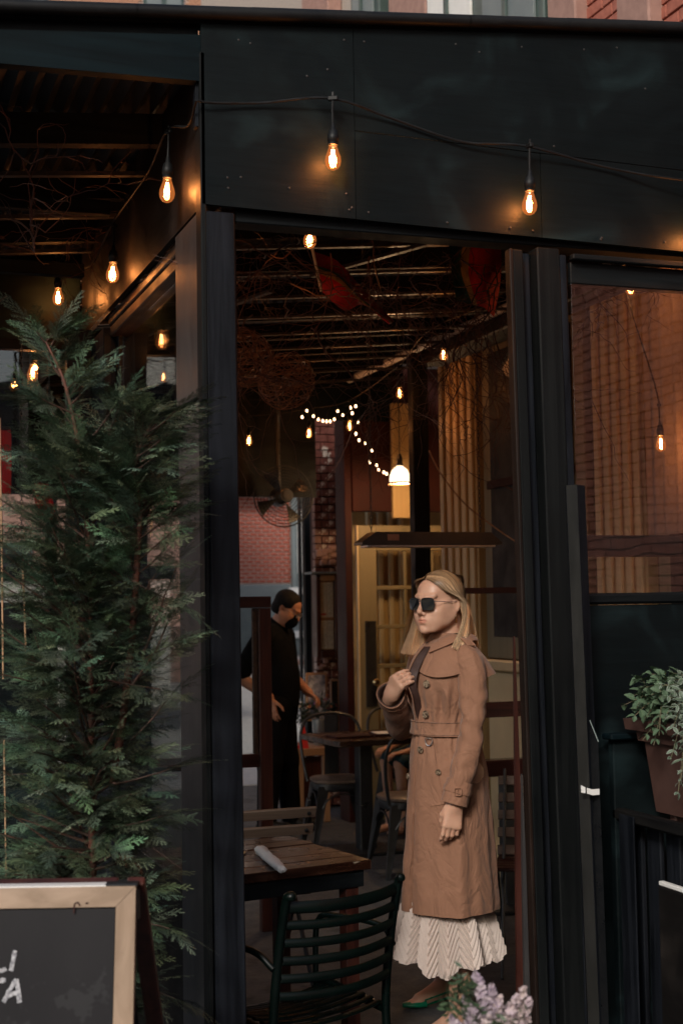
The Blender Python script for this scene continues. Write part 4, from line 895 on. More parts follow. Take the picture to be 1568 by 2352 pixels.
# left: red banner, amber reflection stand-in, planter trough with stems, chain
bnn = thing('red_banner', 'plain red hanging banner beyond the left recess window', 'banner', onY(20, 1060, 7.5)); a, b = onY(-60, 985, 7.5), onY(26, 1135, 7.5); P = np.array([[(a.x+(b.x-a.x)*i/8, 7.5+.02*math.sin(i*1.2+j*.4), a.z+(b.z-a.z)*j/8) for i in range(9)] for j in range(9)]); MB().grid(P).grid(P+np.array([0, .003, 0])).build('cloth', M['fabric_red'], bnn, smooth=180); MB().tube([(a.x, 7.5, a.z+.01), (b.x, 7.5, a.z+.01)], .008).build('rod', M['iron'], bnn)
b2n = thing('red_banner', 'second red banner, lower and farther right, half behind the conifer', 'banner', onY(100, 1160, 8.5)); a, b = onY(72, 1110, 8.5), onY(112, 1195, 8.5); P = np.array([[(a.x+(b.x-a.x)*i/8+.05*j/8, 8.5+.02*math.sin(i*1.2+j*.4), a.z+(b.z-a.z)*j/8) for i in range(9)] for j in range(9)]); MB().grid(P).grid(P+np.array([0, .003, 0])).build('cloth', M['fabric_red'], b2n, smooth=180); MB().tube([(a.x, 8.5, a.z+.01), (b.x, 8.5, a.z+.01)], .008).build('rod', M['iron'], b2n)
lc = onX(318, 1205, 1.75); ln = thing('amber_glow_shape', 'glowing amber lantern added in place of a yellow reflection in the side window', 'stand_in', lc)  # glowing shape added in place of a yellow reflection in the glass
MB().lathe([(.02, .16), (.06, .14), (.085, .07), (.09, 0), (.075, -.08), (.045, -.15), (.03, -.2)], lc, 18).build('shade', emit('amber_glow', (1., .52, .17), .9), ln, smooth=60); MB().tube([lc+Vector((0, 0, .15)), lc+Vector((0, 0, 1.0))], .003).build('cord', M['rubber'], ln)
ch = MB(); c0 = onY(50, 930, 5.72); zz = c0.z+.3; k = 0
while zz > c0.z-.75:
    ch.tube([(c0.x+(.006*math.cos(a) if k % 2 else 0), 5.72+(0 if k % 2 else .006*math.cos(a)), zz+.010*math.sin(a)) for a in np.linspace(0, 2*PI, 9)[:-1]], .0018, 4, closed=True); zz -= .016; k += 1
tag(ch.build('hanging_chain', M['batten'], None), 'thin rusty chain hanging in front of the left recess window', 'chain')

# ================================================================ street side: chalkboard, planter box
tl, tr = onD(-190, 2035, 2.9), onD(316, 2035, 2.9); ah = tr.z; dx = (tr-tl); dx.z = 0; Wd = dx.length; dx.normalize(); fwd = Vector((dx.y, -dx.x, 0))
af = thing('chalkboard_sign', 'wooden framed A board chalkboard with white chalk letters in front of the conifer', 'chalkboard', (tl+tr)/2*Vector((1, 1, 0)) if False else Vector(((tl.x+tr.x)/2, (tl.y+tr.y)/2, 0)))
Rz = Matrix((dx, -fwd, Vector((0, 0, 1)))).transposed(); tilt = rad(11); o0 = Vector(((tl.x+tr.x)/2, (tl.y+tr.y)/2, ah)); Rf = Rz @ Matrix.Rotation(-tilt, 3, 'X'); Rb = Rz @ Matrix.Rotation(tilt+rad(26), 3, 'X'); Hh = ah/math.cos(tilt)-.01
def fb_(x0, x1, z0, z1, y0, y1, nm, m, R=Rf, off=0., par=None, ch=.002): return MB().box(o0+R @ Vector(((x0+x1)/2, (y0+y1)/2+off, (z0+z1)/2)), (x1-x0, y1-y0, z1-z0), R, ch).build(nm, M[m], par or af)
h2 = Wd/2; fw = .040
M['ash'] = wood('pale_ash_frame', (.24, .16, .10), (.36, .25, .17), 0, rough=.45, n=26., bump=.1, speck=((.06, .04, .03), 18., .74)); M['ashz'] = wood('pale_ash_frame_z', (.24, .16, .10), (.36, .25, .17), 2, rough=.45, n=26., bump=.1, speck=((.06, .04, .03), 18., .74))
M['chalk'] = pmat('chalkboard_face', (.0085, .008, .010), (.0135, .013, .015), scale=(1, 1, .35), nscale=5., spec=.2, rough=.6, bump=.06, speck=((.020, .020, .022), 7., .60)); M['chalkwhite'] = pmat('chalk_stroke', (.55, .55, .57), (.22, .22, .24), nscale=160., rough=.95, bump=.6, lo=.42, hi=.6)
def mitre(sgn):    # side pieces with mitred tops
    pass
th = .022
mb = MB(); y0, y1 = -.024, -.002
def quad_piece(poly, nm, m, R=Rf):
    vs = [o0+R @ Vector((p[0], y, p[1])) for y in (y0, y1) for p in poly]; n = len(poly)
    return MB().add(vs, [tuple(range(n)), tuple(range(2*n-1, n-1, -1))]+[(i, (i+1) % n, (i+1) % n+n, i+n) for i in range(n)]).build(nm, M[m], af)
quad_piece([(-h2, 0), (-h2+fw, -fw), (h2-fw, -fw), (h2, 0)], 'top_rail', 'ash'); quad_piece([(h2, -.0012), (h2-fw+.0008, -fw-.0004), (h2-fw, -Hh), (h2, -Hh)], 'side_rail', 'ashz'); quad_piece([(-h2, -.0012), (-h2+fw-.0008, -fw-.0004), (-h2+fw, -Hh), (-h2, -Hh)], 'side_rail', 'ashz')
fb_(-h2+fw, h2-fw, -.78, -fw-.001, -.018, -.010, 'chalk_face', 'chalk'); fb_(-h2+fw, h2-fw, -.80, -.781, -.024, -.002, 'bottom_rail', 'ash')
fb_(-h2, h2, -Hh, -.0, .004, .026, 'rear_panel', 'mahog', Rb, par=af) if False else None
MB().box(o0+Rb @ Vector((h2-.005, .016, -Hh*.6)), (.036, .022, Hh*1.2), Rb, .003).build('rear_leg', M['mahog'], af); MB().box(o0+Rb @ Vector((-h2+.005, .016, -Hh*.6)), (.036, .022, Hh*1.2), Rb, .003).build('rear_leg', M['mahog'], af); MB().box(o0+Rb @ Vector((0, .016, -.02)), (Wd-.082, .022, .04), Rb, .003).build('rear_rail', M['mahogx'], af); MB().box(o0+Rb @ Vector((0, .016, -.42)), (Wd-.082, .008, .7), Rb, .003).build('rear_panel', M['chalk'], af)
MB().box(o0+Vector((0, 0, .004))+Rz @ Vector((-.03, 0, 0)), (Wd-.06, .045, .006), Rz, .002).build('top_batten', M['white'], af)
hg = MB().box(o0+Rz @ Vector((h2-.03, .004, .006)), (.066, .05, .005), Rz, .001).box(o0+Rz @ Vector((h2+.002, .0, -.035)), (.003, .03, .06), Rz, .001).build('hinge', M['iron'], af)
# chalk letters, drawn as strokes on the board
def onboard(x, y):
    d = Vector(_ray(x, y)); nrm = Rf @ Vector((0, -1, 0)); pl_ = o0+Rf @ Vector((0, -.0185, 0)); e = Vector(cC); return e+d*((pl_-e).dot(nrm)/d.dot(nrm))
def letter(strokes):
    mb = MB(); nrm = Rf @ Vector((0, -1, 0))
    for st in strokes:
        P = [onboard(*p) for p in st]; Q = []
        for i in range(len(P)-1):
            for k in range(5): Q.append(P[i].lerp(P[i+1], k/5)+Vector((random.gauss(0, .0003), 0, random.gauss(0, .0004))))
        Q.append(P[-1])
        for i in range(len(Q)-1):
            d = (Q[i+1]-Q[i]).normalized(); s_ = nrm.cross(d)*(.0042+random.uniform(-.0007, .0007)); mb.add([Q[i]-s_, Q[i]+s_, Q[i+1]+s_, Q[i+1]-s_]+[v+nrm*.0008 for v in (Q[i]-s_, Q[i]+s_, Q[i+1]+s_, Q[i+1]-s_)], [(4, 5, 6, 7), (0, 1, 5, 4), (2, 3, 7, 6), (1, 2, 6, 5), (3, 0, 4, 7)])
    mb.build('chalk_letter', M['chalkwhite'], af)
letter([[(-14, 2186), (-18, 2228), (2, 2230), (15, 2225)]]); letter([[(35, 2184), (31, 2206), (26, 2230)]])
letter([[(-34, 2256), (-10, 2253), (14, 2251)], [(-8, 2253), (-13, 2304)]]); letter([[(9, 2302), (22, 2275), (38, 2249), (43, 2275), (46, 2303)], [(18, 2287), (32, 2282), (48, 2279)]])
# dark smear marks of red pen on the frame
rm = MB(); 
for (x0, y0_, x1, y1_) in ((171, 2098, 173, 2076), (173, 2076, 181, 2072), (181, 2072, 186, 2081), (198, 2075, 205, 2074)):
    a = onboard(x0, y0_); b = onboard(x1, y1_); nrm = Rf @ Vector((0, -1, 0)); rm.bar(a+nrm*.0065, b+nrm*.0065, .003, .0012, .0002, up=tuple(nrm))
rm.build('red_pen_mark', M['maroon'], af)
# bamboo stakes, planter trough behind the tree
# --- planter box projecting into the street, right
pb = thing('planter_box', 'black timber planter box projecting from the shed front at lower right', 'planter box', (2.3, 3.2, 0))
XB = 2.13
B(XB, XB+.03, 2.3, 3.70, .965, 1.0, .006).build('top_rail', M['by'], pb); B(XB+.032, XB+.06, 2.3, 3.70, .955, .985, .004).build('top_rail', M['by'], pb)
B(XB-.004, XB+.012, 2.3, 3.45, .820, .832, .002).build('worn_edge', M['white'], pb)
B(XB-.006, XB+.014, 2.3, 3.45, .40, .819, .003).build('side_board', M['ply_side'], pb); B(XB-.006, XB+.014, 2.3, 3.45, .02, .397, .003).build('side_board', M['ply_side'], pb)
for y in (3.62, 3.05, 2.45): B(XB-.012, XB-.007, y-.06, y+.02, 0, .99, .003).build('upright', M['bz'], pb)
for k in range(14): y = 2.34+k*.10; B(XB+.06, XB+.075, y, y+.07, .3, .95, .003).build('slat', M['bz'], pb)
B(XB, 3.2, 3.68, 3.71, .35, 1.195, .003).build('back_board', M['ply'], pb); B(XB-.02, 3.2, 3.655, 3.712, 1.197, 1.215, .005).build('ledge', M['tealx'], pb)
B(XB+.08, 3.2, 2.3, 2.33, 0, .99, .003).build('end_board', M['ply'], pb)
# --- leaning black post with metal band
def leanpost(name, label, pA, w, d, m, top=None):
    pass
lp = thing('strapped_post', 'short black post in front of the window, bound to a stub with a silver band', 'post', (2.0, 3.6, 0))
for (nm, x0, x1, m) in (('light_face', 1299, 1324, 'case_dark'), ('dark_face', 1324.5, 1346, 'bz')):
    pass
M['case_dark'] = wood('dark_olive_wood_z', (.008, .008, .007), (.015, .0145, .013), 2, rough=.5, n=24., bump=.12, st=.2)
pa, pb_ = onY(1299, 1115, 3.60), onY(1324, 1113, 3.57); pc = onY(1342, 1115, 3.60)
mb = MB(); H_ = pa.z; lean = -.030
def lx(p, z): return p.x+lean*(z-H_)*1.0
for z in (0, H_):
    for p, y in ((pa, 3.60), (pb_, 3.57), (pc, 3.60), (pb_, 3.64)): mb.v.append((p.x-lean*(H_-z)*-1*-1*(-1) if False else p.x+(H_-z)*.017, y, z))
mb.f = [(0, 1, 5, 4), (1, 2, 6, 5), (2, 3, 7, 6), (3, 0, 4, 7), (4, 5, 6, 7), (3, 2, 1, 0)]
mbl = MB(); mbl.v = list(mb.v); mbl.f = [mb.f[0]]; mbl.build('olive_face', M['case_dark'], lp)  # left face in a paler olive tone than the rest of the post
mb.f = mb.f[1:]; mb.build('post', M['bz'], lp)
q0 = onY(1352, 1655, 3.58); q1 = onY(1372, 1705, 3.55)
mb = MB()
for z0, z1, z2 in ((0, 0, 0), (q0.z, q1.z, q1.z+.02)): mb.v += [(q0.x+(q0.z-z0)*.012, 3.585, z0), (q1.x+(q0.z-z1)*.012, 3.55, z1), (q1.x+.012+(q0.z-z2)*.012, 3.60, z2), (q0.x+.01, 3.63, z0)]
mb.f = [(0, 1, 5, 4), (1, 2, 6, 5), (2, 3, 7, 6), (3, 0, 4, 7), (4, 5, 6, 7)]; mb.build('stub_post', pmat('gritty_black', (.006, .007, .008), (.012, .012, .013), nscale=60., rough=.35, bump=.5, speck=((.3, .28, .27), 55., .73)), lp)
MB().bar(q0+Vector((0, -.004, .001)), q1+Vector((0, -.004, .001)), .004, .003).build('cut_edge', M['tealx'] if False else M['greenpaint'], lp)
g = [onY(1331, 1803, 3.560), onY(1345, 1809, 3.548), onY(1358, 1813, 3.544), onY(1376, 1812, 3.54)]
MB().prism([(g[0].x, g[0].z), (g[0].x, g[0].z-.020), (g[1].x, g[1].z-.016), (g[1].x, g[1].z)], 3.552, 3.556, 1).build('band_tab', M['paper'], lp)
bd = MB()
for i in range(1, 3): bd.prism([(g[i].x, g[i].z), (g[i].x, g[i].z-.016), (g[i+1].x, g[i+1].z-.016), (g[i+1].x, g[i+1].z)], 3.541, 3.545, 1)
bd.build('metal_band', M['white'], lp)
# --- brown plastic trough
tg = thing('plant_trough', 'brown plastic trough of mint and variegated herbs resting on the planter box', 'trough', (2.3, 3.1, 1.0))
M['pot'] = pmat('brown_plastic', (.070, .035, .028), (.085, .043, .034), nscale=30., rough=.5, bump=.06)
c1 = onX(1452, 1655, 2.17); yf = c1.y; zrim = onX(1455, 1650, 2.17).z; rimx = 2.15
zb0 = onX(1496, 1862, 2.20).z
def trough(z0, x0, z1, x1, y0, y1, m, nm, xr=2.46):
    inset0 = x0-2.15; inset1 = x1-2.15
    vs = [(x0, y0+inset0, z0), (xr-inset0, y0+inset0, z0), (xr-inset0, y1-inset0, z0), (x0, y1-inset0, z0), (x1, y0+inset1, z1), (xr-inset1, y0+inset1, z1), (xr-inset1, y1-inset1, z1), (x1, y1-inset1, z1)]
    return MB().add(vs, [(0, 1, 5, 4), (1, 2, 6, 5), (2, 3, 7, 6), (3, 0, 4, 7), (4, 5, 6, 7), (3, 2, 1, 0)]).build(nm, m, tg)
trough(zb0, 2.205, zrim-.06, 2.185, 2.5, yf, M['pot'], 'body'); trough(zrim-.062, 2.172, zrim-.032, 2.168, 2.5, yf, M['pot'], 'band'); trough(zrim-.031, 2.150, zrim, 2.146, 2.5, yf+.01, M['pot'], 'rim')
B(2.17, 2.44, 2.53, yf-.03, zrim-.03, zrim+.004, .01).build('soil', pmat('potting_soil', (.018, .012, .008), (.03, .02, .014), nscale=60., rough=.9, bump=.8), tg)
for y in (yf-.1, 2.6): B(2.22, 2.40, y-.03, y, zb0-.03, zb0-.001, .003).build('foot', M['pot'], tg)
B(2.10, 2.5, 2.3, 3.66, 1.001, zb0-.031, .004).build('shelf', M['bx'], pb) if zb0-.031 > 1.02 else None
TROUGH = (yf, zrim)
# ================================================================ plants
def fastmesh(name, V, Q, mat, parent=None, tone=None, smooth=False):
    V = np.asarray(V, np.float32)
    if parent is not None: V = V - np.array(wloc(parent), np.float32)
    me = bpy.data.meshes.new(name); nv, nf = len(V), len(Q); k = Q.shape[1]
    me.vertices.add(nv); me.vertices.foreach_set('co', V.ravel()); me.loops.add(nf*k); me.loops.foreach_set('vertex_index', Q.astype(np.int32).ravel())
    me.polygons.add(nf); me.polygons.foreach_set('loop_start', np.arange(0, nf*k, k, dtype=np.int32))
    me.update(calc_edges=True); me.materials.append(mat)
    if smooth: me.polygons.foreach_set('use_smooth', np.ones(nf, bool))
    if tone is not None:
        at = me.color_attributes.new('tone', 'FLOAT_COLOR', 'POINT'); at.data.foreach_set('color', np.asarray(tone, np.float32).ravel())
    me.validate(); o = bpy.data.objects.new(name, me); COL.objects.link(o); o.parent = parent; return o
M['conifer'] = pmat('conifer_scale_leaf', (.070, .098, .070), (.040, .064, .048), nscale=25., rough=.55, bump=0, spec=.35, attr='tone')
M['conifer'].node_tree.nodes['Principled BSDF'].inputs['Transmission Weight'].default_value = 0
M['twigbark'] = pmat('dark_conifer_twig', (.075, .03, .018), (.030, .020, .013), nscale=60., rough=.75, bump=.3)
M['bark'] = pmat('red_brown_bark', (.14, .045, .025), (.06, .026, .018), nscale=60., rough=.75, bump=.5)
def frond_template(seed):                    # flat feathery spray in the XY plane, tip along +Y, unit length
    r = random.Random(seed); V = []; Q = []
    def leaf(p, d, L, w):
        s = Vector((-d.y, d.x, 0))*w; n = len(V); z = r.uniform(-.006, .006)
        V.extend([tuple(p-s), tuple(p+s), tuple(p+d*L+s*.35+Vector((0, 0, z))), tuple(p+d*L-s*.35+Vector((0, 0, z)))]); Q.append((n, n+1, n+2, n+3))
    def tw(p, d, L, lev):
        n = max(3, int(L*(19 if lev else 15))); q = Vector(p); d = Vector(d)
        bend = r.uniform(-.5, .5)*(1 if lev else .3)
        for i in range(n):
            f = i/n; a = bend/n; d = Vector((d.x*math.cos(a)-d.y*math.sin(a), d.x*math.sin(a)+d.y*math.cos(a), d.z-.01*lev)); d.normalize()
            st = L/n; leaf(q, d, st*1.15, .0078 if lev else .011); q = q+d*st
            for s in (-1, 1):
                if lev == 0:
                    if (i+(s > 0)) % 2 == 0 and f > .04:
                        an = s*rad(r.uniform(32, 46)); dd = Vector((d.x*math.cos(an)-d.y*math.sin(an), d.x*math.sin(an)+d.y*math.cos(an), r.uniform(-.12, .05))); tw(q, dd, L*(.36*(1-f)**.7+.05)*r.uniform(.75, 1.1), 1)
                elif f < .96:
                    an = s*rad(r.uniform(30, 45)); dd = Vector((d.x*math.cos(an)-d.y*math.sin(an), d.x*math.sin(an)+d.y*math.cos(an), r.uniform(-.2, .1))); leaf(q, dd, L*.26*(1-f*.6)*r.uniform(.6, 1.15)+.024, .0078)
    tw((0, 0, 0), (0, 1, 0), 1., 0)
    V = np.array(V); V[:, 2] += -.16*V[:, 1]**2 + .25*V[:, 0]**2*-1
    return V, np.array(Q)
TP = [frond_template(s) for s in range(7)]
DT_ = 3.60
def conifer():
    random.seed(21); t = thing('conifer', 'feathery dark green conifer filling the recess left of the doorway', 'tree', tuple(onD(235, 2600, DT_)))
    lead = spl([tuple(onD(x, y, DT_+dz)) for x, y, dz in ((215, 2950, 0), (215, 2352, 0), (212, 1900, .02), (208, 1500, 0), (202, 1240, 0), (186, 1060, -.02), (162, 930, -.02), (142, 860, 0), (106, 785, .02))], 10)
    LL_ = [0.]
    for i in range(1, len(lead)): LL_.append(LL_[-1]+(lead[i]-lead[i-1]).length)
    rs = []; 
    for q in np.arange(0, LL_[-1], .028):
        i = max(1, int(np.searchsorted(LL_, q))); f = (q-LL_[i-1])/max(1e-6, LL_[i]-LL_[i-1]); rs.append(lead[i-1].lerp(lead[i], f))
    lead = rs+[lead[-1]]
    n = len(lead); tr = MB().tube(lead, [.013*(1-i/n)**.8+.0022 for i in range(n)], 8); tr.build('trunk', M['bark'], t, smooth=60)
    lead2 = spl([tuple(onD(x, y, DT_+dz)) for x, y, dz in ((262, 1800, .0), (300, 1500, -.02), (318, 1240, -.04), (322, 1180, -.04), (312, 1080, -.04), (330, 1000, -.02))], 8)
    MB().tube(lead2, [.009*(1-i/len(lead2))+.002 for i in range(len(lead2))], 6).build('branch', M['bark'], t, smooth=60)
    VV = []; QQ = []; TT = []; off = 0; br = MB()
    def frond(p, d, up_, L, tone):
        nonlocal off
        V, Q = random.choice(TP); d = d.normalized(); x = d.cross(up_); x = x.normalized() if x.length > 1e-4 else Vector((1, 0, 0)); z = x.cross(d); R = np.array([tuple(x), tuple(d), tuple(z)])
        s = np.array([L*random.choice((-1, 1))*.9, L, L]); VV.append((V*s) @ R + np.array(p)); QQ.append(Q+off); off += len(V)
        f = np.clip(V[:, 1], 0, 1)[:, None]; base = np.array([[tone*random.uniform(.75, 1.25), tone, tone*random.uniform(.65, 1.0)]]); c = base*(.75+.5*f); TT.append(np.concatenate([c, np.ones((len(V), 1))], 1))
    def branch(p, d, L, r, dens=1.):
        m = max(5, int(L/.035)); P = [Vector(p)]; d = Vector(d).normalized(); D = [d.copy()]
        for i in range(m):
            d = (d+Vector((random.gauss(0, .07), random.gauss(0, .07), random.gauss(.035, .06)-.05*(i/m)))).normalized(); P.append(P[-1]+d*L/m); D.append(d.copy())
        br.tube(P, [r*(1-.8*i/m)+.0008 for i in range(m+1)], 5)
        for i in range(1, m+1):
            f = i/m
            if f < .15: continue
            k = 2 if random.random() < .75*dens else (1 if random.random() < .5+.5*dens else 0)
            for q in range(k):
                sd_ = random.choice((-1, 1)); side = D[i].cross(Vector((0, 0, 1))); side = side.normalized()*sd_ if side.length > .1 else Vector((sd_, 0, 0))
                dd = D[i]*random.uniform(.5, 1.)+side*random.uniform(.15, .9)+Vector((0, 0, random.uniform(-.35, .30)))
                frond(P[i], dd, Vector((random.gauss(0, .45), random.gauss(0, .45), 1)), random.uniform(.08, .15)*(1-.25*f), random.choice((.4, .55, .7, .9, 1.1, 1.4, 2.2, 3.2)))
        frond(P[-1], D[-1], Vector((random.gauss(0, .3), random.gauss(0, .3), 1)), random.uniform(.10, .14), 1.3)
    tops = [i for i in range(n)]
    for i in range(n):
        p = lead[i]; z = p.z
        env = np.interp(z, [.0, .45, 1.0, 1.5, 1.7, 1.85, 2.0, 2.1, 2.35], [.17, .20, .22, .215, .185, .14, .09, .05, .03])
        cnt = 6 if z < 1.45 else (5 if z < 1.7 else (3 if z < 1.95 else 1))
        for q in range(cnt):
            a = random.uniform(0, 2*PI); el = np.interp(z, [.4, 1.4, 2.3], [.15, .45, 1.0])+random.uniform(-.2, .25)
            L = env*random.uniform(.5, 1.12)/max(.8, math.cos(min(el*.7, 1.)))
            L *= (.66 if math.cos(a) > .2 else (1.25 if math.cos(a) < -.2 else .95))
            if p.y+math.sin(a)*L > 4.2: L *= .7
            branch(p+Vector((0, 0, random.uniform(-.02, .02))), (math.cos(a), math.sin(a)*.8, el), L, np.interp(z, [.5, 2.4], [.0048, .0018]), 1 if z < 2. else .7)
    for i in range(6, len(lead2)):
        for q in range(2):
            a = random.uniform(0, 2*PI); branch(lead2[i], (math.cos(a), math.sin(a), .6), random.uniform(.08, .16), .002)
    for i in range(0, n-16):
        for q in range(5):
            a = random.uniform(0, 2*PI); p = lead[i]+Vector((math.cos(a), math.sin(a)*.8, 0))*random.uniform(.01, .10); frond(p+Vector((0, 0, random.uniform(-.03, .03))), Vector((math.cos(a), math.sin(a)*.8, random.uniform(-.2, .5))), Vector((random.gauss(0, .5), random.gauss(0, .5), 1)), random.uniform(.07, .12), random.choice((.35, .5, .7, .9, 1.2)))
    for i in range(n-14, n, 1):
        for q in range(2): a = random.uniform(0, 2*PI); frond(lead[i], Vector((math.cos(a)*.55, math.sin(a)*.4, 1.0)), Vector((-math.cos(a), -math.sin(a), .3)), random.uniform(.04, .065), 1.2)
    # long arms that cross the posts, as in the picture
    for (x0, y0, x1, y1) in ((330, 1500, 470, 1200), (300, 1580, 455, 1300), (300, 1700, 430, 1560), (240, 1560, 440, 1600), (250, 1000, 295, 880), (215, 1000, 290, 870), (320, 1180, 405, 1090), (300, 1330, 440, 1420), (260, 1900, 440, 1870), (270, 2100, 455, 2140), (280, 2250, 470, 2300), (260, 1800, 460, 1760), (190, 960, 60, 850), (200, 1120, 20, 960), (215, 1250, 10, 1080), (225, 1330, 40, 1190), (150, 1230, 0, 1180)):
        a = onD(x0, y0, DT_-.05); b = onD(x1, y1, DT_-random.uniform(.02, .12)); branch(a, (b-a)+Vector((0, 0, -.03)), (b-a).length*.66, .0026)
    br.build('branches', M['twigbark'], t, smooth=60)['kind'] = 'stuff'
    V = np.concatenate(VV); Q = np.concatenate(QQ); T_ = np.concatenate(TT)
    tq = Q; print('fronds', len(VV))
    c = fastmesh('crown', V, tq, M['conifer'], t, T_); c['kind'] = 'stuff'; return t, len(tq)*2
_, ntri = conifer(); print('conifer tris', ntri)
# pot under the conifer
cp = onD(245, 2352, DT_); ptz = thing('tree_tub', 'black tub holding the conifer, on the ground', 'tub', (cp.x, cp.y, 0))
MB().lathe([(.17, 0), (.19, .02), (.22, .40), (.235, .405), (.235, .44), (.22, .44), (.21, .41)], (cp.x, cp.y, 0), 28).build('tub', M['iron'], ptz, smooth=40)
# bamboo canes and dry creeper beside the left window
bc_ = thing('bamboo_canes', 'thin tan canes tied with dry creeper at the left edge', 'canes', tuple(onD(30, 2300, 4.3)))
for (x, y0, y1) in ((18, 2300, 1700), (8, 1560, 960), (60, 1500, 1290)): MB().tube([tuple(onD(x, y0, 4.4)), tuple(onD(x-3, (y0+y1)/2, 4.4)), tuple(onD(x-8, y1, 4.4))], .0035, 6).build('cane', M['tanz'], bc_, smooth=60)

# --- mint and variegated herb in the trough
def leaf_mesh(name, kind):
    V = []; T_ = []; n = 9
    for i in range(n):
        f = i/(n-1)
        if kind == 'mint': w = .46*math.sin(PI*min(1, f*.96+.02))**.75*(1-.25*f)*(1+.10*(1 if i % 2 else -1)*(0 < i < n-1)); 
        else: w = .22*math.sin(PI*min(1, f*.97+.015))**.8
        zz = -.30*f*f
        for k, s in enumerate((-1, -.62, 0, .62, 1)):
            V.append((s*w, f, zz+abs(s)*w*.30+(.012*math.sin(i*2.3+k*1.7) if kind == 'mint' else 0)))
            m = abs(s)
            if kind == 'mint': c = (.9, 1., .9) if m > .3 else (1.25, 1.3, 1.15)
            else: c = (4.4, 3.5, 4.8) if m > .9 or i in (0, n-1) else ((1.5, 1.4, 1.6) if m > .5 else (.95, 1., .95))
            T_.append((*c, 1))
    Q = [(i*5+k, i*5+k+1, (i+1)*5+k+1, (i+1)*5+k) for i in range(n-1) for k in range(4)]
    me = bpy.data.meshes.new(name); me.from_pydata(V, [], Q); me.materials.append(M['leaf_'+kind]); me.polygons.foreach_set('use_smooth', [True]*len(Q))
    at = me.color_attributes.new('tone', 'FLOAT_COLOR', 'POINT'); at.data.foreach_set('color', np.array(T_, np.float32).ravel()); return me
M['leaf_mint'] = pmat('mint_leaf', (.10, .15, .098), (.075, .115, .075), nscale=60., rough=.5, bump=.5, bdist=.001, attr='tone', spec=.4)
M['leaf_vari'] = pmat('variegated_leaf', (.085, .12, .075), (.065, .10, .06), nscale=40., rough=.5, bump=.15, attr='tone', spec=.4)
def herb(kind, label, cx, cy, cz, stems, L, seed, spread, zlow):
    random.seed(seed); t = thing('mint_plant' if kind == 'mint' else 'variegated_plant', label, 'herb', (cx, cy, cz)); me = leaf_mesh('leaf', kind); st = MB(); cnt = 0
    for (tx, ty, tz) in stems:
        base = Vector((cx+random.uniform(-.05, .05), cy+random.uniform(-.1, .1), cz)); tip = Vector((tx, ty, tz)); midp = (base+tip)/2+Vector((0, 0, .05 if tz > cz else .08)); P = spl([base, midp, tip], 7); st.tube(P, [.0022*(1-.6*i/len(P)) for i in range(len(P))], 5)
        for i in range(3 if kind == 'mint' else 2, len(P), 2 if kind == 'mint' else 1):
            d = (P[min(i+1, len(P)-1)]-P[i-1]).normalized(); az = i*1.57+random.uniform(-.3, .3); x = d.orthogonal().normalized(); y = d.cross(x); last = i >= len(P)-2
            for s in (0, PI):
                o_ = (x*math.cos(az+s)+y*math.sin(az+s)); ld = (o_*random.uniform(.8, 1.2)+d*(1. if last else .45)+Vector((0, 0, .1))).normalized(); nrm = (Vector((0, -.35, 1))+Vector((random.gauss(0, .3), random.gauss(0, .3), 0))); xx = ld.cross(nrm).normalized(); zz = xx.cross(ld)
                o = bpy.data.objects.new('leaf', me); COL.objects.link(o); o.parent = t; LL = L*random.uniform(.65, 1.15)*(.7 if last else 1)
                mat = Matrix((xx*LL, ld*LL, zz*LL)).transposed().to_4x4(); mat.translation = P[i]-wloc(t); o.matrix_local = mat; cnt += 1
    st.build('stems', M['stem'], t, smooth=60); return cnt
M['stem'] = pmat('herb_stem', (.16, .12, .08), (.10, .12, .06), nscale=30., rough=.6, bump=.1)
yt, zr_ = TROUGH
def P_(x, y, X): p = onX(x, y, X); return (p.x, p.y, p.z)
ms = [P_(x, y, X) for x, y, X in ((1425, 1622, 2.12), (1445, 1600, 2.14), (1457, 1560, 2.16), (1490, 1548, 2.2), (1470, 1580, 2.12), (1505, 1566, 2.2), (1450, 1650, 2.10), (1480, 1650, 2.10), (1475, 1700, 2.09), (1500, 1712, 2.09), (1512, 1690, 2.09), (1498, 1618, 2.12), (1515, 1600, 2.12), (1530, 1560, 2.22), (1462, 1625, 2.11), (1490, 1680, 2.10), (1525, 1650, 2.12), (1484, 1600, 2.13), (1540, 1545, 2.25))]
herb('mint', 'mint with serrated green leaves spilling over the far end of the trough', 2.25, yt-.12, zr_, ms, .034, 4, .1, 0)
vs_ = [P_(x, y, X) for x, y, X in ((1520, 1575, 2.10), (1545, 1560, 2.12), (1560, 1550, 2.15), (1575, 1570, 2.12), (1535, 1600, 2.08), (1555, 1620, 2.08), (1530, 1640, 2.07), (1570, 1640, 2.07), (1545, 1670, 2.06), (1565, 1700, 2.05), (1540, 1740, 2.05), (1562, 1790, 2.04), (1556, 1820, 2.04), (1580, 1760, 2.05), (1590, 1600, 2.1), (1550, 1590, 2.09), (1600, 1660, 2.08), (1590, 1720, 2.05))]
herb('vari', 'grey green herb with white edged leaves trailing over the trough front', 2.22, yt-.30, zr_, vs_, .028, 9, .1, 0)
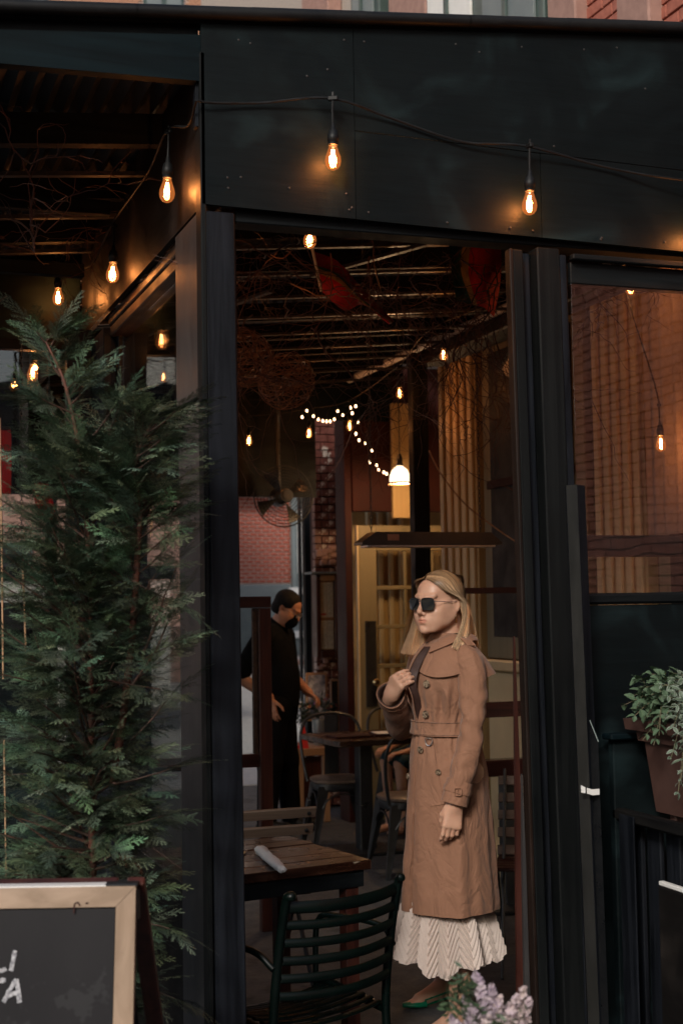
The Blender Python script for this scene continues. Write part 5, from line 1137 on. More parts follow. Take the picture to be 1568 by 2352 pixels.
# --- blurred garden flowers at the bottom edge
fl2 = thing('flower_clump', 'out of focus lavender pink flower plumes at the bottom edge of the view', 'flowers', tuple(onD(1140, 2500, 2.6)))
random.seed(31)
M['plume'] = pmat('lilac_plume', (.36, .28, .36), (.50, .42, .44), nscale=80., rough=.8, bump=0)
M['plume2'] = pmat('cream_plume', (.55, .45, .42), (.46, .36, .40), nscale=80., rough=.8, bump=0)
M['leafmid'] = pmat('fresh_leaf', (.05, .085, .035), (.035, .065, .03), nscale=20., rough=.55, bump=.1)
def plume(p0, p1, r, mat, n=260):
    V = []; Qs = []
    for k in range(n):
        f = random.random(); p = p0.lerp(p1, f); rr = r*(1-f)**.7*random.uniform(.2, 1); a = random.uniform(0, 6.28); p = p+Vector((rr*math.cos(a), rr*math.sin(a), random.gauss(0, .003))); s = random.uniform(.0022, .0048); u = Vector((random.gauss(0, 1), random.gauss(0, 1), random.gauss(0, 1))).normalized()*s; w = u.orthogonal().normalized()*s
        i = len(V); V += [tuple(p-u-w), tuple(p+u-w), tuple(p+u+w), tuple(p-u+w)]; Qs.append((i, i+1, i+2, i+3))
    o = npmesh('plume', np.array(V), np.array(Qs), mat, fl2, smooth=False); o['kind'] = 'stuff'
gb = onD(1140, 2560, 2.6)
for (x0, y0, x1, y1, r, m) in ((1120, 2335, 1090, 2232, .018, 'plume'), (1135, 2330, 1128, 2262, .016, 'plume'), (1150, 2360, 1205, 2270, .030, 'plume2'), (1110, 2370, 1150, 2290, .028, 'plume2'), (1060, 2380, 1035, 2335, .018, 'plume'), (1090, 2380, 1070, 2320, .018, 'plume'), (1180, 2370, 1216, 2300, .025, 'plume2'), (1130, 2390, 1180, 2310, .03, 'plume2'), (1085, 2330, 1065, 2290, .012, 'plume')):
    a, b = onD(x0, y0, 2.6), onD(x1, y1, 2.6); plume(a, b, r, M[m]); MB().tube([gb+Vector((0, 0, -.25)), a, b], .0016, 4).build('stem', M['leafmid'], fl2)
lf = MB()
for (cx, cy, r, n) in ((1062, 2265, .026, 90), (1050, 2300, .03, 80), (1120, 2345, .045, 160), (1175, 2345, .03, 60)):
    c = onD(cx, cy, 2.6)
    for k in range(n):
        p = c+Vector((random.gauss(0, r*.45), random.gauss(0, r*.45), random.gauss(0, r*.5))); u = Vector((random.gauss(0, .5), random.gauss(0, .5), random.gauss(.6, .5))).normalized()*.011; w = u.orthogonal().normalized()*.0035; lf.add([p-u, p+w, p+u, p-w], [(0, 1, 2, 3)])
lf.build('foliage', M['leafmid'], fl2)['kind'] = 'stuff'
MB().lathe([(.10, 0), (.12, .3), (.16, .62), (.17, .62), (.165, .66), (.14, .64)], (gb.x, gb.y, 0), 24).build('pot', M['iron'], fl2, smooth=40)
# trees beyond the shed at the left
tv = thing('street_tree', 'leafy street tree far beyond the left window, catching pale light', 'tree', (-1.2, 15.5, 0))
MB().tube([(-1.2, 15.5, 0), (-1.1, 15.5, 2), (-1.3, 15.6, 3.6)], [.14, .11, .06], 10).build('trunk', M['bark'], tv, smooth=60)
V = []; Qs = []
for k in range(9000):
    c = random.choice(((-1.2, 15.5, 4.6, 1.2), (-.2, 15.2, 4.2, .8), (-2.0, 15.8, 4.4, .9), (.5, 15.4, 3.9, .6))); d = Vector((random.gauss(0, 1), random.gauss(0, 1), random.gauss(0, 1))).normalized()*c[3]*random.random()**.4; p = Vector(c[:3])+d; u = Vector((random.gauss(0, 1), random.gauss(0, 1), random.gauss(0, 1))).normalized()*.05; w = u.orthogonal().normalized()*.03; i = len(V); V += [tuple(p-u), tuple(p+w), tuple(p+u), tuple(p-w)]; Qs.append((i, i+1, i+2, i+3))
npmesh('crown', np.array(V), np.array(Qs), M['leafmid'], tv, smooth=False)['kind'] = 'stuff'
# ================================================================ people: sculpted as distance fields, one continuous body mesh each
class SDF:
    def __init__(s, lo, hi, h):
        s.h = h; s.lo = np.array(lo, float); s.n = np.ceil((np.array(hi)-s.lo)/h).astype(int)+1
        s.a = np.full(tuple(s.n), .05, np.float32); s.R = np.eye(3); s.t = np.zeros(3)
    def frame(s, t=(0, 0, 0), R=None): s.t = np.array(t, float); s.R = np.eye(3) if R is None else np.array(R, float)
    def _sub(s, c0, c1, m):
        c0 = np.asarray(c0, float); c1 = np.asarray(c1, float)
        i0 = np.maximum(0, np.floor((np.minimum(c0, c1)-m-s.lo)/s.h).astype(int)); i1 = np.minimum(s.n, np.ceil((np.maximum(c0, c1)+m-s.lo)/s.h).astype(int)+1)
        if np.any(i1 <= i0): return None, None
        g = np.meshgrid(*[s.lo[k]+s.h*np.arange(i0[k], i1[k]) for k in range(3)], indexing='ij'); P = np.stack(g, -1).astype(np.float32)
        return tuple(slice(i0[k], i1[k]) for k in range(3)), P
    def _put(s, sl, d, k, sub=False):
        a = s.a[sl]
        if sub: d = -d; a_ = a; hh = np.clip(.5-.5*(d-a_)/k, 0, 1) if k else None; s.a[sl] = (np.maximum(a, d) if not k else d*(1-hh)+0 if False else -smin(-a, -d, k)); return
        s.a[sl] = smin(a, d, k) if k else np.minimum(a, d)
    def W(s, p): return s.R @ np.asarray(p, float)+s.t
    def cap(s, a, b, ra, rb=None, k=.006, sub=False):
        rb = ra if rb is None else rb; A, B_ = s.W(a), s.W(b); sl, P = s._sub(A, B_, max(ra, rb)+.03)
        if sl is None: return
        pa = P-A; ba = B_-A; hh = np.clip((pa @ ba)/max(ba @ ba, 1e-12), 0, 1); d = np.linalg.norm(pa-hh[..., None]*ba, axis=-1)-(ra+(rb-ra)*hh); s._put(sl, d.astype(np.float32), k, sub)
    def ell(s, c, r, R=None, k=.006, sub=False):
        C_ = s.W(c); RR = s.R if R is None else s.R @ np.array(R); r = np.array(r, float); sl, P = s._sub(C_, C_, r.max()+.03)
        if sl is None: return
        q = (P-C_) @ RR; k0 = np.linalg.norm(q/r, axis=-1); k1 = np.linalg.norm(q/(r*r), axis=-1)+1e-9; d = k0*(k0-1)/k1; s._put(sl, d.astype(np.float32), k, sub)
    def mesh(s, decim=None):
        g = openvdb.FloatGrid(background=.05); g.copyFromArray(s.a); g.transform = openvdb.createLinearTransform(s.h)
        V, T_, Q = g.convertToPolygons(0.0, .02); V = np.asarray(V, float)+s.lo
        return V, np.asarray(Q)[:, ::-1].tolist()+np.asarray(T_)[:, ::-1].tolist()
def smin(a, b, k):
    h = np.maximum(k-np.abs(a-b), 0)/k; return np.minimum(a, b)-h*h*k*.25
def rx(a): return np.array(Matrix.Rotation(a, 3, 'X'))
def ry(a): return np.array(Matrix.Rotation(a, 3, 'Y'))
def rzm(a): return np.array(Matrix.Rotation(a, 3, 'Z'))
def head_sdf(S_, sc=1., male=False):
    e = S_.ell; c = S_.cap; f = 1.0
    e((0, .016, .036), (.072, .090, .080), k=.01); e((0, -.028, -.022), (.060, .060, .080), k=.02); e((0, -.040, .045), (.056, .048, .046), k=.02)
    e((0, -.040, -.072), (.047 if not male else .054, .048, .036), k=.018); e((0, -.080, -.103), (.021 if not male else .024, .018, .015), k=.02)
    for s in (-1, 1):
        c((s*.060, .004, -.045), (s*.030, -.062, -.095), .020, .014, k=.02)                  # jaw line
        e((s*.041, -.062, -.034), (.022, .022, .020), k=.02)                                # cheek
        e((s*.032, -.101, .000), (.018, .012, .012), k=.012, sub=True); e((s*.031, -.076, -.001), (.0135, .0135, .0125), k=.003)
        c((s*.012, -.093, .020), (s*.044, -.078, .024), .008, .006, k=.018); e((s*.058, -.022, -.036), (.015, .036, .046), k=.02)                  # brow
        e((s*.0105, -.100, -.042), (.0070, .0085, .0065), k=.005)                            # nostril wing
        e((s*.0055, -.104, -.049), (.0028, .004, .0035), k=.002, sub=True)
        E = rzm(s*rad(-24)) @ rx(rad(-10)); e((s*.074, .014, -.010), (.007, .017, .030), R=E, k=.004); e((s*.080, .010, -.006), (.005, .010, .018), R=E, k=.004, sub=True); e((s*.0735, .006, -.036), (.006, .008, .010), k=.004)
    c((0, -.090, .012), (0, -.112, -.030), .0075, .0085, k=.010); e((0, -.1125, -.036), (.0105, .010, .009), k=.007)
    e((0, -.083, -.068), (.030, .015, .024), k=.016)                                       # muzzle
    c((-.021, -.089, -.0650), (0, -.0995, -.0630), .0035, .0050, k=.004); c((.021, -.089, -.0650), (0, -.0995, -.0630), .0035, .0050, k=.004)
    c((-.013, -.0925, -.0745), (.013, -.0925, -.0745), .0052, .0052, k=.004); e((0, -.0965, -.0755), (.010, .006, .0052), k=.004)
    c((-.022, -.0900, -.0660), (-.006, -.1000, -.0690), .0014, .0014, k=.002, sub=True); c((.022, -.0900, -.0660), (.006, -.1000, -.0690), .0014, .0014, k=.002, sub=True); c((-.007, -.1003, -.0690), (.007, -.1003, -.0690), .0014, k=.002, sub=True)
    e((0, -.098, -.0870), (.014, .005, .004), k=.008, sub=True)
    for s in (-1, 1): e((s*.036, -.058, -.060), (.022, .022, .026), k=.022)
def hand_sdf(S_, wrist, palm_dir, out_dir, side, curl, r=1., spread=.0, thumb=None, L=.165):
    """palm_dir: wrist to knuckles; out_dir: back of the hand; side: +1 when the thumb lies along palm_dir x out_dir; curl: per finger joint bends"""
    d = Vector(palm_dir).normalized(); o = Vector(out_dir); o = (o-d*o.dot(d)).normalized(); x = d.cross(o)*side; W_ = Vector(wrist)
    def P(a, b, c_): return np.array(W_+d*a+x*b+o*c_)
    for b in (-.026, -.009, .009, .025): S_.cap(P(.008, b*.72, 0), P(.078, b, .001), .0125*r, .0115*r, k=.012)
    S_.cap(P(-.03, 0, 0), P(.012, 0, 0), .023*r, .022*r, k=.02); S_.ell(P(.035, .022, -.008), (.016, .022, .013), R=np.array(Matrix((x, d, o)).transposed()), k=.012)
    for i, (b, l, rr) in enumerate(((.027, .068, .0085), (.0095, .076, .0088), (-.0085, .071, .0085), (-.0255, .057, .0076))):
        dirv = (d+x*(b*spread*8)).normalized(); p = W_+d*.080+x*b+o*.001; cu = curl[i]; a = 0
        for j, fr_ in enumerate((.46, .30, .24)):
            a += cu[j]; dv_ = dirv*math.cos(a)-o*math.sin(a); q = p+dv_*(l*fr_); S_.cap(np.array(p), np.array(q), (rr-.0006*j)*r, (rr-.0006*(j+1))*r, k=.004); p = q
    tb = thumb or ((.018, .030, -.006), (.045, .045, -.012), (.068, .046, -.022), (.086, .040, -.030))
    for j in range(3): S_.cap(P(*tb[j]), P(*tb[j+1]), (.0125, .0100, .0088)[j]*r, (.0100, .0088, .0075)[j]*r, k=.006)
M['skin'] = pmat('skin', (.62, .36, .25), (.56, .31, .21), nscale=18., rough=.46, bump=.08, bdist=.001, spec=.45, sub=.12, attr='tone')
M['skin_m'] = pmat('tan_skin', (.46, .22, .14), (.42, .20, .125), nscale=18., rough=.45, bump=.05, bdist=.001, spec=.4, sub=.08, attr='tone')
M['coat'] = pmat('camel_gabardine', (.30, .151, .092), (.27, .134, .082), nscale=420., rough=.78, rvar=.06, bump=.12, bdist=.0006, spec=.25, detail=2.)
M['coat'].node_tree.nodes['Principled BSDF'].inputs['Sheen Weight'].default_value = .12
_m = M['coat'].node_tree; _b = _m.nodes['Principled BSDF']; _tc = _m.nodes.new('ShaderNodeTexCoord'); _mp = _m.nodes.new('ShaderNodeMapping'); _mp.inputs['Scale'].default_value = (1, 1, .55); _m.links.new(_tc.outputs['Object'], _mp.inputs[0])
_nz = _m.nodes.new('ShaderNodeTexNoise'); setp(_nz, Scale=11., Detail=3., Roughness=.5, Distortion=1.1); _m.links.new(_mp.outputs[0], _nz.inputs['Vector']); _s = _m.nodes.new('ShaderNodeMath'); _s.operation = 'SUBTRACT'; _s.inputs[1].default_value = .5; _m.links.new(_nz.outputs[0], _s.inputs[0])
_a = _m.nodes.new('ShaderNodeMath'); _a.operation = 'ABSOLUTE'; _m.links.new(_s.outputs[0], _a.inputs[0]); _bp = _m.nodes.new('ShaderNodeBump'); setp(_bp, Strength=.5, Distance=.045); _m.links.new(_a.outputs[0], _bp.inputs['Height'])
_old = _b.inputs['Normal'].links[0].from_node; _m.links.new(_bp.outputs[0], _old.inputs['Normal'])
M['coatlining'] = pmat('dark_brown_lining', (.050, .020, .014), (.035, .014, .010), nscale=90., rough=.7, bump=.1)
M['pleat'] = pmat('ivory_pleated_cloth', (.66, .56, .50), (.60, .50, .45), nscale=200., rough=.8, bump=.05)
M['horn'] = pmat('horn_button', (.30, .22, .15), (.045, .025, .015), nscale=120., rough=.22, bump=.05, lo=.42, hi=.58)
M['hair'] = pmat('blonde_hair', (.90, .72, .50), (.62, .46, .30), scale=(1, 1, .08), nscale=260., rough=.42, bump=0, spec=.5, attr='tone')
M['hair_m'] = pmat('short_black_hair', (.005, .0045, .0045), (.010, .008, .008), nscale=300., spec=.2, rough=.75, bump=.8, bdist=.003)
M['lens'] = pmat('black_sunglass_lens', (.004, .004, .005), None, nscale=3., rough=.04, rvar=.01, bump=0, spec=1., coat=1.)
M['cloth_black'] = pmat('black_tshirt_cloth', (.0035, .004, .005), (.006, .0065, .008), nscale=120., rough=.9, bump=.2, spec=.08)
M['shoe_green'] = pmat('emerald_satin', (.004, .17, .085), (.003, .13, .065), nscale=30., rough=.25, bump=0, spec=.6)
M['teal_cloth'] = pmat('teal_cotton', (.012, .055, .075), (.009, .042, .06), nscale=80., rough=.8, bump=.2)

def woman():
    alpha = rad(58); vd = Vector((.405, .914, 0)).normalized(); to = -vd; left = Vector((-vd.y, vd.x, 0)); facing = to*math.cos(alpha)+left*math.sin(alpha)
    rz = math.atan2(facing.x, -facing.y); base = onD(1036, 2372, 5.31); base.z = 0
    t = thing('person', 'blonde woman in a belted camel trench coat, sunglasses and pleated skirt in the doorway', 'person', tuple(base), rz)
    HS = rzm(rad(19))                        # head turned a little further towards the viewer
    hc = np.array([0.000, -.018, 1.602])     # head centre
    S_ = SDF((-.42, -.34, -.01), (.30, .30, 1.74), .003)
    S_.frame(hc, HS @ rx(rad(-2))); head_sdf(S_); S_.frame()
    S_.cap((0, .022, 1.545), (0, .030, 1.40), .049, .054, k=.02)
    S_.cap((0, .02, 1.36), (0, .01, 1.0), .11, .10, k=.03); S_.cap((-.11, .01, 1.375), (.11, .01, 1.375), .038, k=.02)
    S_.cap((-.06, .01, .98), (.06, .01, .98), .10, k=.03)
    # legs: left one carries the weight, right one is set back
    A_l, A_r = (.075, -.02, .085), (-.34, .185, .10)
    S_.cap((.08, .01, .95), (.075, -.03, .50), .078, .054, k=.03); S_.cap((.075, -.03, .50), (.075, .012, .33), .050, .052, k=.02); S_.cap((.075, .012, .33), A_l, .050, .0315, k=.02)
    S_.cap((-.08, .01, .95), (-.17, .05, .50), .078, .054, k=.03); S_.cap((-.17, .05, .50), (-.235, .10, .34), .050, .050, k=.02); S_.cap((-.235, .10, .34), A_r, .050, .0315, k=.02)
    def foot(A, dirv):
        d = Vector(dirv).normalized(); A = Vector(A); s_ = Vector((-d.y, d.x, 0)); h_ = A-d*.035; h_.z = .058; S_.cap(A, h_, .030, .026, k=.015); b = A+d*.115; b.z = .030; S_.cap(h_, b, .026, .023, k=.02); m_ = A+d*.03; m_.z = .075; S_.cap(m_, b, .026, .020, k=.02)
        for q in (-.014, 0, .014): e_ = b+s_*q+d*(.055-abs(q)); e_.z = .018; S_.cap(b+s_*q, e_, .012, .010, k=.008)
        return h_, b
    fl_h, fl_b = foot(A_l, (-.12, -1, 0)); fr_h, fr_b = foot(A_r, (-.10, -1, 0))
    # arms
    shL, elL, wrL = (.165, .015, 1.385), (.205, -.015, 1.115), (.195, -.085, .885)
    S_.cap((.150, .012, 1.365), elL, .034, .032, k=.02); S_.cap(elL, wrL, .036, .026, k=.01)
    shR, elR, wrR = (-.165, .015, 1.385), (-.235, -.045, 1.135), (-.045, -.205, 1.262)
    S_.cap((-.150, .012, 1.365), elR, .034, .032, k=.02); S_.cap(elR, wrR, .033, .025, k=.01)
    # left hand hangs with curled fingers, back of the hand to the viewer
    dL = Vector((-.0, -.18, -1)); hand_sdf(S_, Vector(wrL)+dL.normalized()*.012, dL, (1, -.35, .0), 1, ((.22, .50, .35), (.30, .58, .38), (.38, .66, .4), (.46, .72, .4)), thumb=((.018, .026, -.004), (.042, .036, -.016), (.064, .034, -.026), (.082, .028, -.034)))
    # right hand grips the coat edge at the chest: back of the hand outwards, fingers pointing to her left
    wR = Vector(wrR); dR = Vector((.34, .10, .62)); oR = Vector((.35, -1, .05))
    hand_sdf(S_, wR+dR.normalized()*.008, dR, oR, -1, ((1.05, .5, .4), (1.05, .5, .4), (1.0, .5, .4), (.95, .5, .4)), r=.95, spread=.05) if False else None
    # knuckle row runs upward; fingers go across to her left and curl under the coat edge
    S_.frame(wR, np.eye(3)); ax = Vector((.72, .02, .70)).normalized()      # wrist to knuckles
    ox = Vector((.45, -.85, .15)); ox = (ox-ax*ox.dot(ax)).normalized(); sx = ax.cross(ox)                # sx: along the knuckle row
    if sx.z > 0: sx = -sx                                                                         # pinky side down
    for q in (-.026, -.009, .009, .025): S_.cap(tuple(ax*.004+sx*q*.8), tuple(ax*.070+sx*q), .0128, .0118, k=.012)
    S_.cap(tuple(ax*-.03), tuple(ax*.012), .024, .023, k=.02)
    for i, (q, l, rr) in enumerate(((-.027, .062, .0085), (-.009, .070, .0088), (.009, .066, .0085), (.026, .054, .0076))):
        p = ax*.072+sx*q; a = 0; f2 = (ax+Vector((.35, 0, -.45))*.55).normalized()
        for j, (cu, fr_) in enumerate(((.35, .46), (.75, .30), (.5, .24))):
            a += cu; dv_ = f2*math.cos(a)-ox*math.sin(a); p2 = p+dv_*l*fr_; S_.cap(tuple(p), tuple(p2), rr-.0006*j, rr-.0006*(j+1), k=.004); p = p2
    for a_, b_, r0, r1 in (((.012, -.028, -.004), (.042, -.040, -.012), .0125, .010), ((.042, -.040, -.012), (.070, -.036, -.022), .010, .0085)):
        S_.cap(tuple(ax*a_[0]+sx*a_[1]+ox*a_[2]), tuple(ax*b_[0]+sx*b_[1]+ox*b_[2]), r0, r1, k=.006)
    S_.frame()
    V, Q = S_.mesh()
    # true colours of skin: lips, brows, blush
    L_ = (V-hc) @ (HS @ rx(rad(-2))); T_ = np.ones((len(V), 4)); 
    def mixc(w, col): T_[:, :3] = T_[:, :3]*(1-w[:, None])+np.array(col)[None]*w[:, None]
    d = np.sqrt((L_[:, 0]/.0215)**2+((L_[:, 2]+.0690)/.0100)**2); w = np.clip((1.12-d)/.25, 0, 1)*(L_[:, 1] < -.085); mixc(w*.8, (.80, .50, .47))
    for s in (-1, 1):
        xx = L_[:, 0]*s; zl = .0235+.18*(xx-.012)-4.2*(xx-.012)**2; w = np.clip((.0042-np.abs(L_[:, 2]-zl))/.002, 0, 1)*(xx > .011)*(xx < .050)*(L_[:, 1] < -.06); mixc(w*.42, (.50, .40, .34))
        d = np.sqrt(((xx-.045)/.022)**2+((L_[:, 2]+.035)/.018)**2); mixc(np.clip(1-d, 0, 1)*(L_[:, 1] < -.03)*.18, (1., .84, .80))
    w = (V[:, 2] < .95)*1.; mixc(w*.25, (.95, .85, .80))
    body = npmesh('body', V, Q, M['skin'], t, T_, local=True)

    # ---------------- coat
    coat = bpy.data.objects.new('coat', None)
    zs_ = [.462, .60, .80, 1.00, 1.10, 1.14, 1.18, 1.26, 1.34, 1.39, 1.425, 1.45, 1.465]
    aa = [.196, .190, .178, .158, .136, .126, .130, .150, .165, .168, .150, .105, .070]
    bb_ = [.172, .165, .152, .138, .120, .112, .115, .124, .122, .108, .090, .075, .066]
    cy = [.004, .004, .004, .004, .002, .000, .002, .000, .004, .008, .012, .016, .018]; cx = [-.012, -.008, -.003, 0, 0, 0, 0, 0, 0, 0, 0, 0, 0]
    def sect(z): return [float(np.interp(z, zs_, q)) for q in (aa, bb_, cx, cy)]
    random.seed(3); ph = [random.uniform(0, 6) for _ in range(8)]
    def fold(th, z):
        r = 0.
        if z < 1.13:                              # skirt of the coat: long soft vertical folds growing to the hem
            g = min(1, (1.13-z)/.5); r += g*(.0075*math.sin(5*th+ph[0]+.6*(1.1-z))+.005*math.sin(9*th+ph[1])+.003*math.sin(14*th+ph[2]+2*z)); r += .0035*math.exp(-((z-1.08)/.05)**2)*math.sin(22*th+ph[3])
            r += .0022*math.sin(11*z*3+4*th+ph[4])*math.sin(3*th+7*z)
        else:                                     # bodice: drag lines from bust and armpit to the belt
            g = math.exp(-((z-1.22)/.07)**2); r += g*(.0055*math.sin(13*th+ph[5]+6*(z-1.2))+.004*math.sin(21*th+ph[6]-10*(z-1.2)))
            r += .006*math.exp(-(((th-.95)+(z-1.27)*3.2)/.16)**2)*math.exp(-((z-1.27)/.09)**2)-.005*math.exp(-(((th-.70)+(z-1.27)*3.0)/.12)**2)*math.exp(-((z-1.27)/.08)**2)
            r += .016*(math.exp(-((th-.62)/.36)**2)+math.exp(-((th+.62)/.36)**2))*math.exp(-((z-1.305)/.055)**2)     # bust
        return r
    def cp_(th, z, off=0.):
        a, b, x0, y0 = sect(z); r = fold(th, z)+off; return (x0+(a+r)*math.sin(th), y0-(b+r)*math.cos(th), z)
    TH = np.linspace(-PI, PI, 241)[:-1]; ZS = np.concatenate([np.linspace(.462, 1.12, 80), np.linspace(1.13, 1.465, 52)])
    th0 = -.20                                   # front edge of the overlap; the under layer sits behind it
    rows = []
    for z in ZS:
        row = []
        for th in TH:
            o_ = 0.
            if z < 1.12:                         # open slit below the belt, left edge lies over
                e0 = .10+.06*(1.1-z); w_ = (th-e0); 
                if 0 <= w_ < .05: o_ = .010*min(1, w_/.02)*1
                elif w_ >= .05 and w_ < .5: o_ = .010*(1-(w_-.05)/.45)
                elif -.09 < w_ < 0: o_ = -.055*min(1, max(0, 1.05-z)/.22)*math.sin(PI*min(1, -w_/.09))**.5
            else:
                w_ = th-(-.02-.10*(1.3-z)) if z < 1.36 else -1
                if 0 <= w_ < .04: o_ = .008*min(1, w_/.015)
                elif .04 <= w_ < .6: o_ = .008*(1-(w_-.04)/.56)
            hem = z + (.0015*math.sin(4*th+1) if z < .47 else 0); p = cp_(th, z, o_); row.append((p[0], p[1], hem))
        rows.append(row)
    P = np.array(rows); cmb = MB().grid(P, wrap=True); nr, nc = P.shape[:2]
    inner = P.copy(); ctr = np.array([[sect(z)[2], sect(z)[3], z] for z in ZS])[:, None, :]; inn = ctr+(inner-ctr)*np.array([.965, .965, 1]); k = len(cmb.v); 
    cmb.v += [tuple(v) for v in inn.reshape(-1, 3).tolist()]
    for i in range(nr-1):
        for j in range(nc): j2 = (j+1) % nc; cmb.f.append((k+i*nc+j, k+(i+1)*nc+j, k+(i+1)*nc+j2, k+i*nc+j2))
    for j in range(nc): j2 = (j+1) % nc; cmb.f.append((j, k+j, k+j2, j2)); cmb.f.append(((nr-1)*nc+j, (nr-1)*nc+j2, k+(nr-1)*nc+j2, k+(nr-1)*nc+j))
    cmb.f = cmb.f; coat = cmb.build('coat', M['coat'], t, smooth=50, local=True)
    def sub(mb, nm, m, par=None, sm=50, at=None): return mb.build(nm, M[m], par or coat, smooth=sm, local=True)
    def ribbon(path, wdir, w, thick, nrm):      # thin strip with thickness
        pass
    def patch(fn, nu, nv, thick, nrmfn=None):    # fn(u, v) on a surface; thickened outward
        A_ = np.array([[fn(u/(nu-1), v/(nv-1)) for u in range(nu)] for v in range(nv)]); du = np.gradient(A_, axis=1); dv_ = np.gradient(A_, axis=0); N = np.cross(du, dv_); N /= np.linalg.norm(N, axis=-1, keepdims=True)+1e-9
        cN = A_-np.array([0, 0, 0]); c0 = A_.copy(); c0[..., 2] = 0; sg = np.sign((N[..., :2]*c0[..., :2]).sum()); N *= sg if sg else 1
        B_ = A_+N*thick; mb = MB().grid(A_).grid(B_); n = nu*nv; 
        ring = [i for i in range(nu)]+[i*nu+nu-1 for i in range(1, nv)]+[(nv-1)*nu+i for i in range(nu-2, -1, -1)]+[i*nu for i in range(nv-2, 0, -1)]
        for q in range(len(ring)): a, b = ring[q], ring[(q+1) % len(ring)]; mb.f.append((a, b, b+n, a+n))
        return mb
    # belt
    sub(patch(lambda u, v: cp_(-PI+2*PI*u, 1.110+.052*v+.002*math.sin(6*u), .0075), 120, 5, .006), 'belt', 'coat')
    for zz in (1.1155, 1.1605): sub(patch(lambda u, v, zz=zz: cp_(-PI+2*PI*u, zz-.002+.0014*v, .0138), 90, 2, .0009), 'seam', 'coatlining')
    # D ring
    c0 = Vector(cp_(.50, 1.098, .013)); tn = Vector((math.cos(.50), math.sin(.50), 0)); MBd = MB().tube([c0+tn*(.0145*math.cos(a))+Vector((0, 0, -.004+(.018*math.sin(a) if math.sin(a) < 0 else .0))) for a in np.linspace(PI, 2*PI, 14)]+[c0+tn*.0145+Vector((0, 0, .006)), c0-tn*.0145+Vector((0, 0, .006))], .0022, 6, closed=True); sub(MBd, 'd_ring', 'silver')
    # buttons
    def button(th, z, r=.0125, off=.010):
        p = Vector(cp_(th, z, off)); nm = Vector((math.sin(th), -math.cos(th), .0)).normalized(); q = nm.to_track_quat('Z', 'Y').to_matrix()
        mb = MB().lathe([(r, 0), (r*1.04, .0018), (r*.95, .0042), (r*.70, .0042), (r*.62, .0028), (.0006, .0028)], p, 20, q); 
        o = sub(mb, 'button', 'horn', sm=35)
        mb = MB()
        for (a, b) in ((.25, .25), (-.25, .25), (.25, -.25), (-.25, -.25)): mb.lathe([(r*.12, .003), (r*.12, .0034), (.0001, .0035)], p+q @ Vector((a*r, b*r, 0)), 6, q)
        return o
    button(.47, 1.305, .0140, .009); button(.36, 1.190, .0140, .009); button(.26, 1.060, .0135, .012); button(-.22, .955, .0125, .006); button(.74, .982, .011, .005)
    # slanted pocket welt
    def welt(u, v):
        th = .52+.30*u+.20*v-.0*u; z = 1.065-.185*v-.018*u*(1-v)-.02*u; return cp_(th, z, .0045)
    sub(patch(lambda u, v: cp_((.40+.12*v)+u*.20+.16*v*u, 1.062-.205*v+.020*u*(1-.5*v), .002), 6, 14, .0030), 'pocket_flap', 'coat')
    # storm flap over her left breast
    def storm(u, v):
        th = .12+1.28*u; zb_ = 1.352-.018*math.sin(PI*min(1, u*1.1))-.010*u; z = zb_+(1.452-zb_)*v; return cp_(th, z, .011*(1-v)+.007*(1-u)*0+.003)
    sub(patch(storm, 22, 12, .003), 'storm_flap', 'coat')
    sub(patch(lambda u, v: cp_(1.95+1.9*u, 1.325+.012*math.sin(5*u)+(1.45-1.325)*v, .040*(1-v)**1.5*(1+.25*math.sin(7*u))+.003), 26, 12, .003), 'back_flap', 'coat')
    # sleeves
    def sleeve(pts, rad_, seedv, n=44, m=26, nm='sleeve'):
        random.seed(seedv); q = spl(pts, n//(len(pts)-1)); N_ = len(q); vs = np.zeros((N_, m, 3)); prev = Vector((1, 0, 0)); phs = [random.uniform(0, 6) for _ in range(6)]
        for i, p in enumerate(q):
            d = (q[min(i+1, N_-1)]-q[max(i-1, 0)]).normalized(); x = (prev-d*prev.dot(d)).normalized(); prev = x; y = d.cross(x); f = i/(N_-1); r = float(np.interp(f, np.linspace(0, 1, len(rad_)), rad_))
            el = math.exp(-((f-.50)/.13)**2)
            for k in range(m):
                a = 2*PI*k/m; w = .0030*math.sin(17*f+2*a+phs[0])+.0020*math.sin(33*f-2*a+phs[1])+el*.0060*math.sin(58*f+1.6*math.sin(a+phs[2])*2)+.0022*math.sin(4*a+7*f+phs[3])
                v = p+(x*math.cos(a)+y*math.sin(a))*(r+w); vs[i, k] = tuple(v)
        mb = MB().grid(vs, wrap=True); mb.f.append(tuple(range(m))[::-1]); return sub(mb, nm, 'coat', sm=180), q
    wl = Vector(wrL); el_ = Vector(elL)
    slL, _q = sleeve([(.100, .012, 1.430), (.160, .014, 1.375), (.190, .006, 1.25), (.203, -.016, 1.115), (.202, -.050, 1.0), tuple(wl+Vector((.004, .010, .035)))], [.038, .056, .053, .046, .044, .044, .045], 5)
    wr = Vector(wrR); er = Vector(elR)
    slR, _q2 = sleeve([(-.105, .012, 1.425), (-.165, .012, 1.37), (-.225, -.010, 1.25), (-.250, -.045, 1.130), tuple(er.lerp(wr, .45)+Vector((0, 0, -.012))), tuple(wr.lerp(er, .12))], [.040, .060, .060, .060, .056, .054, .052], 8)
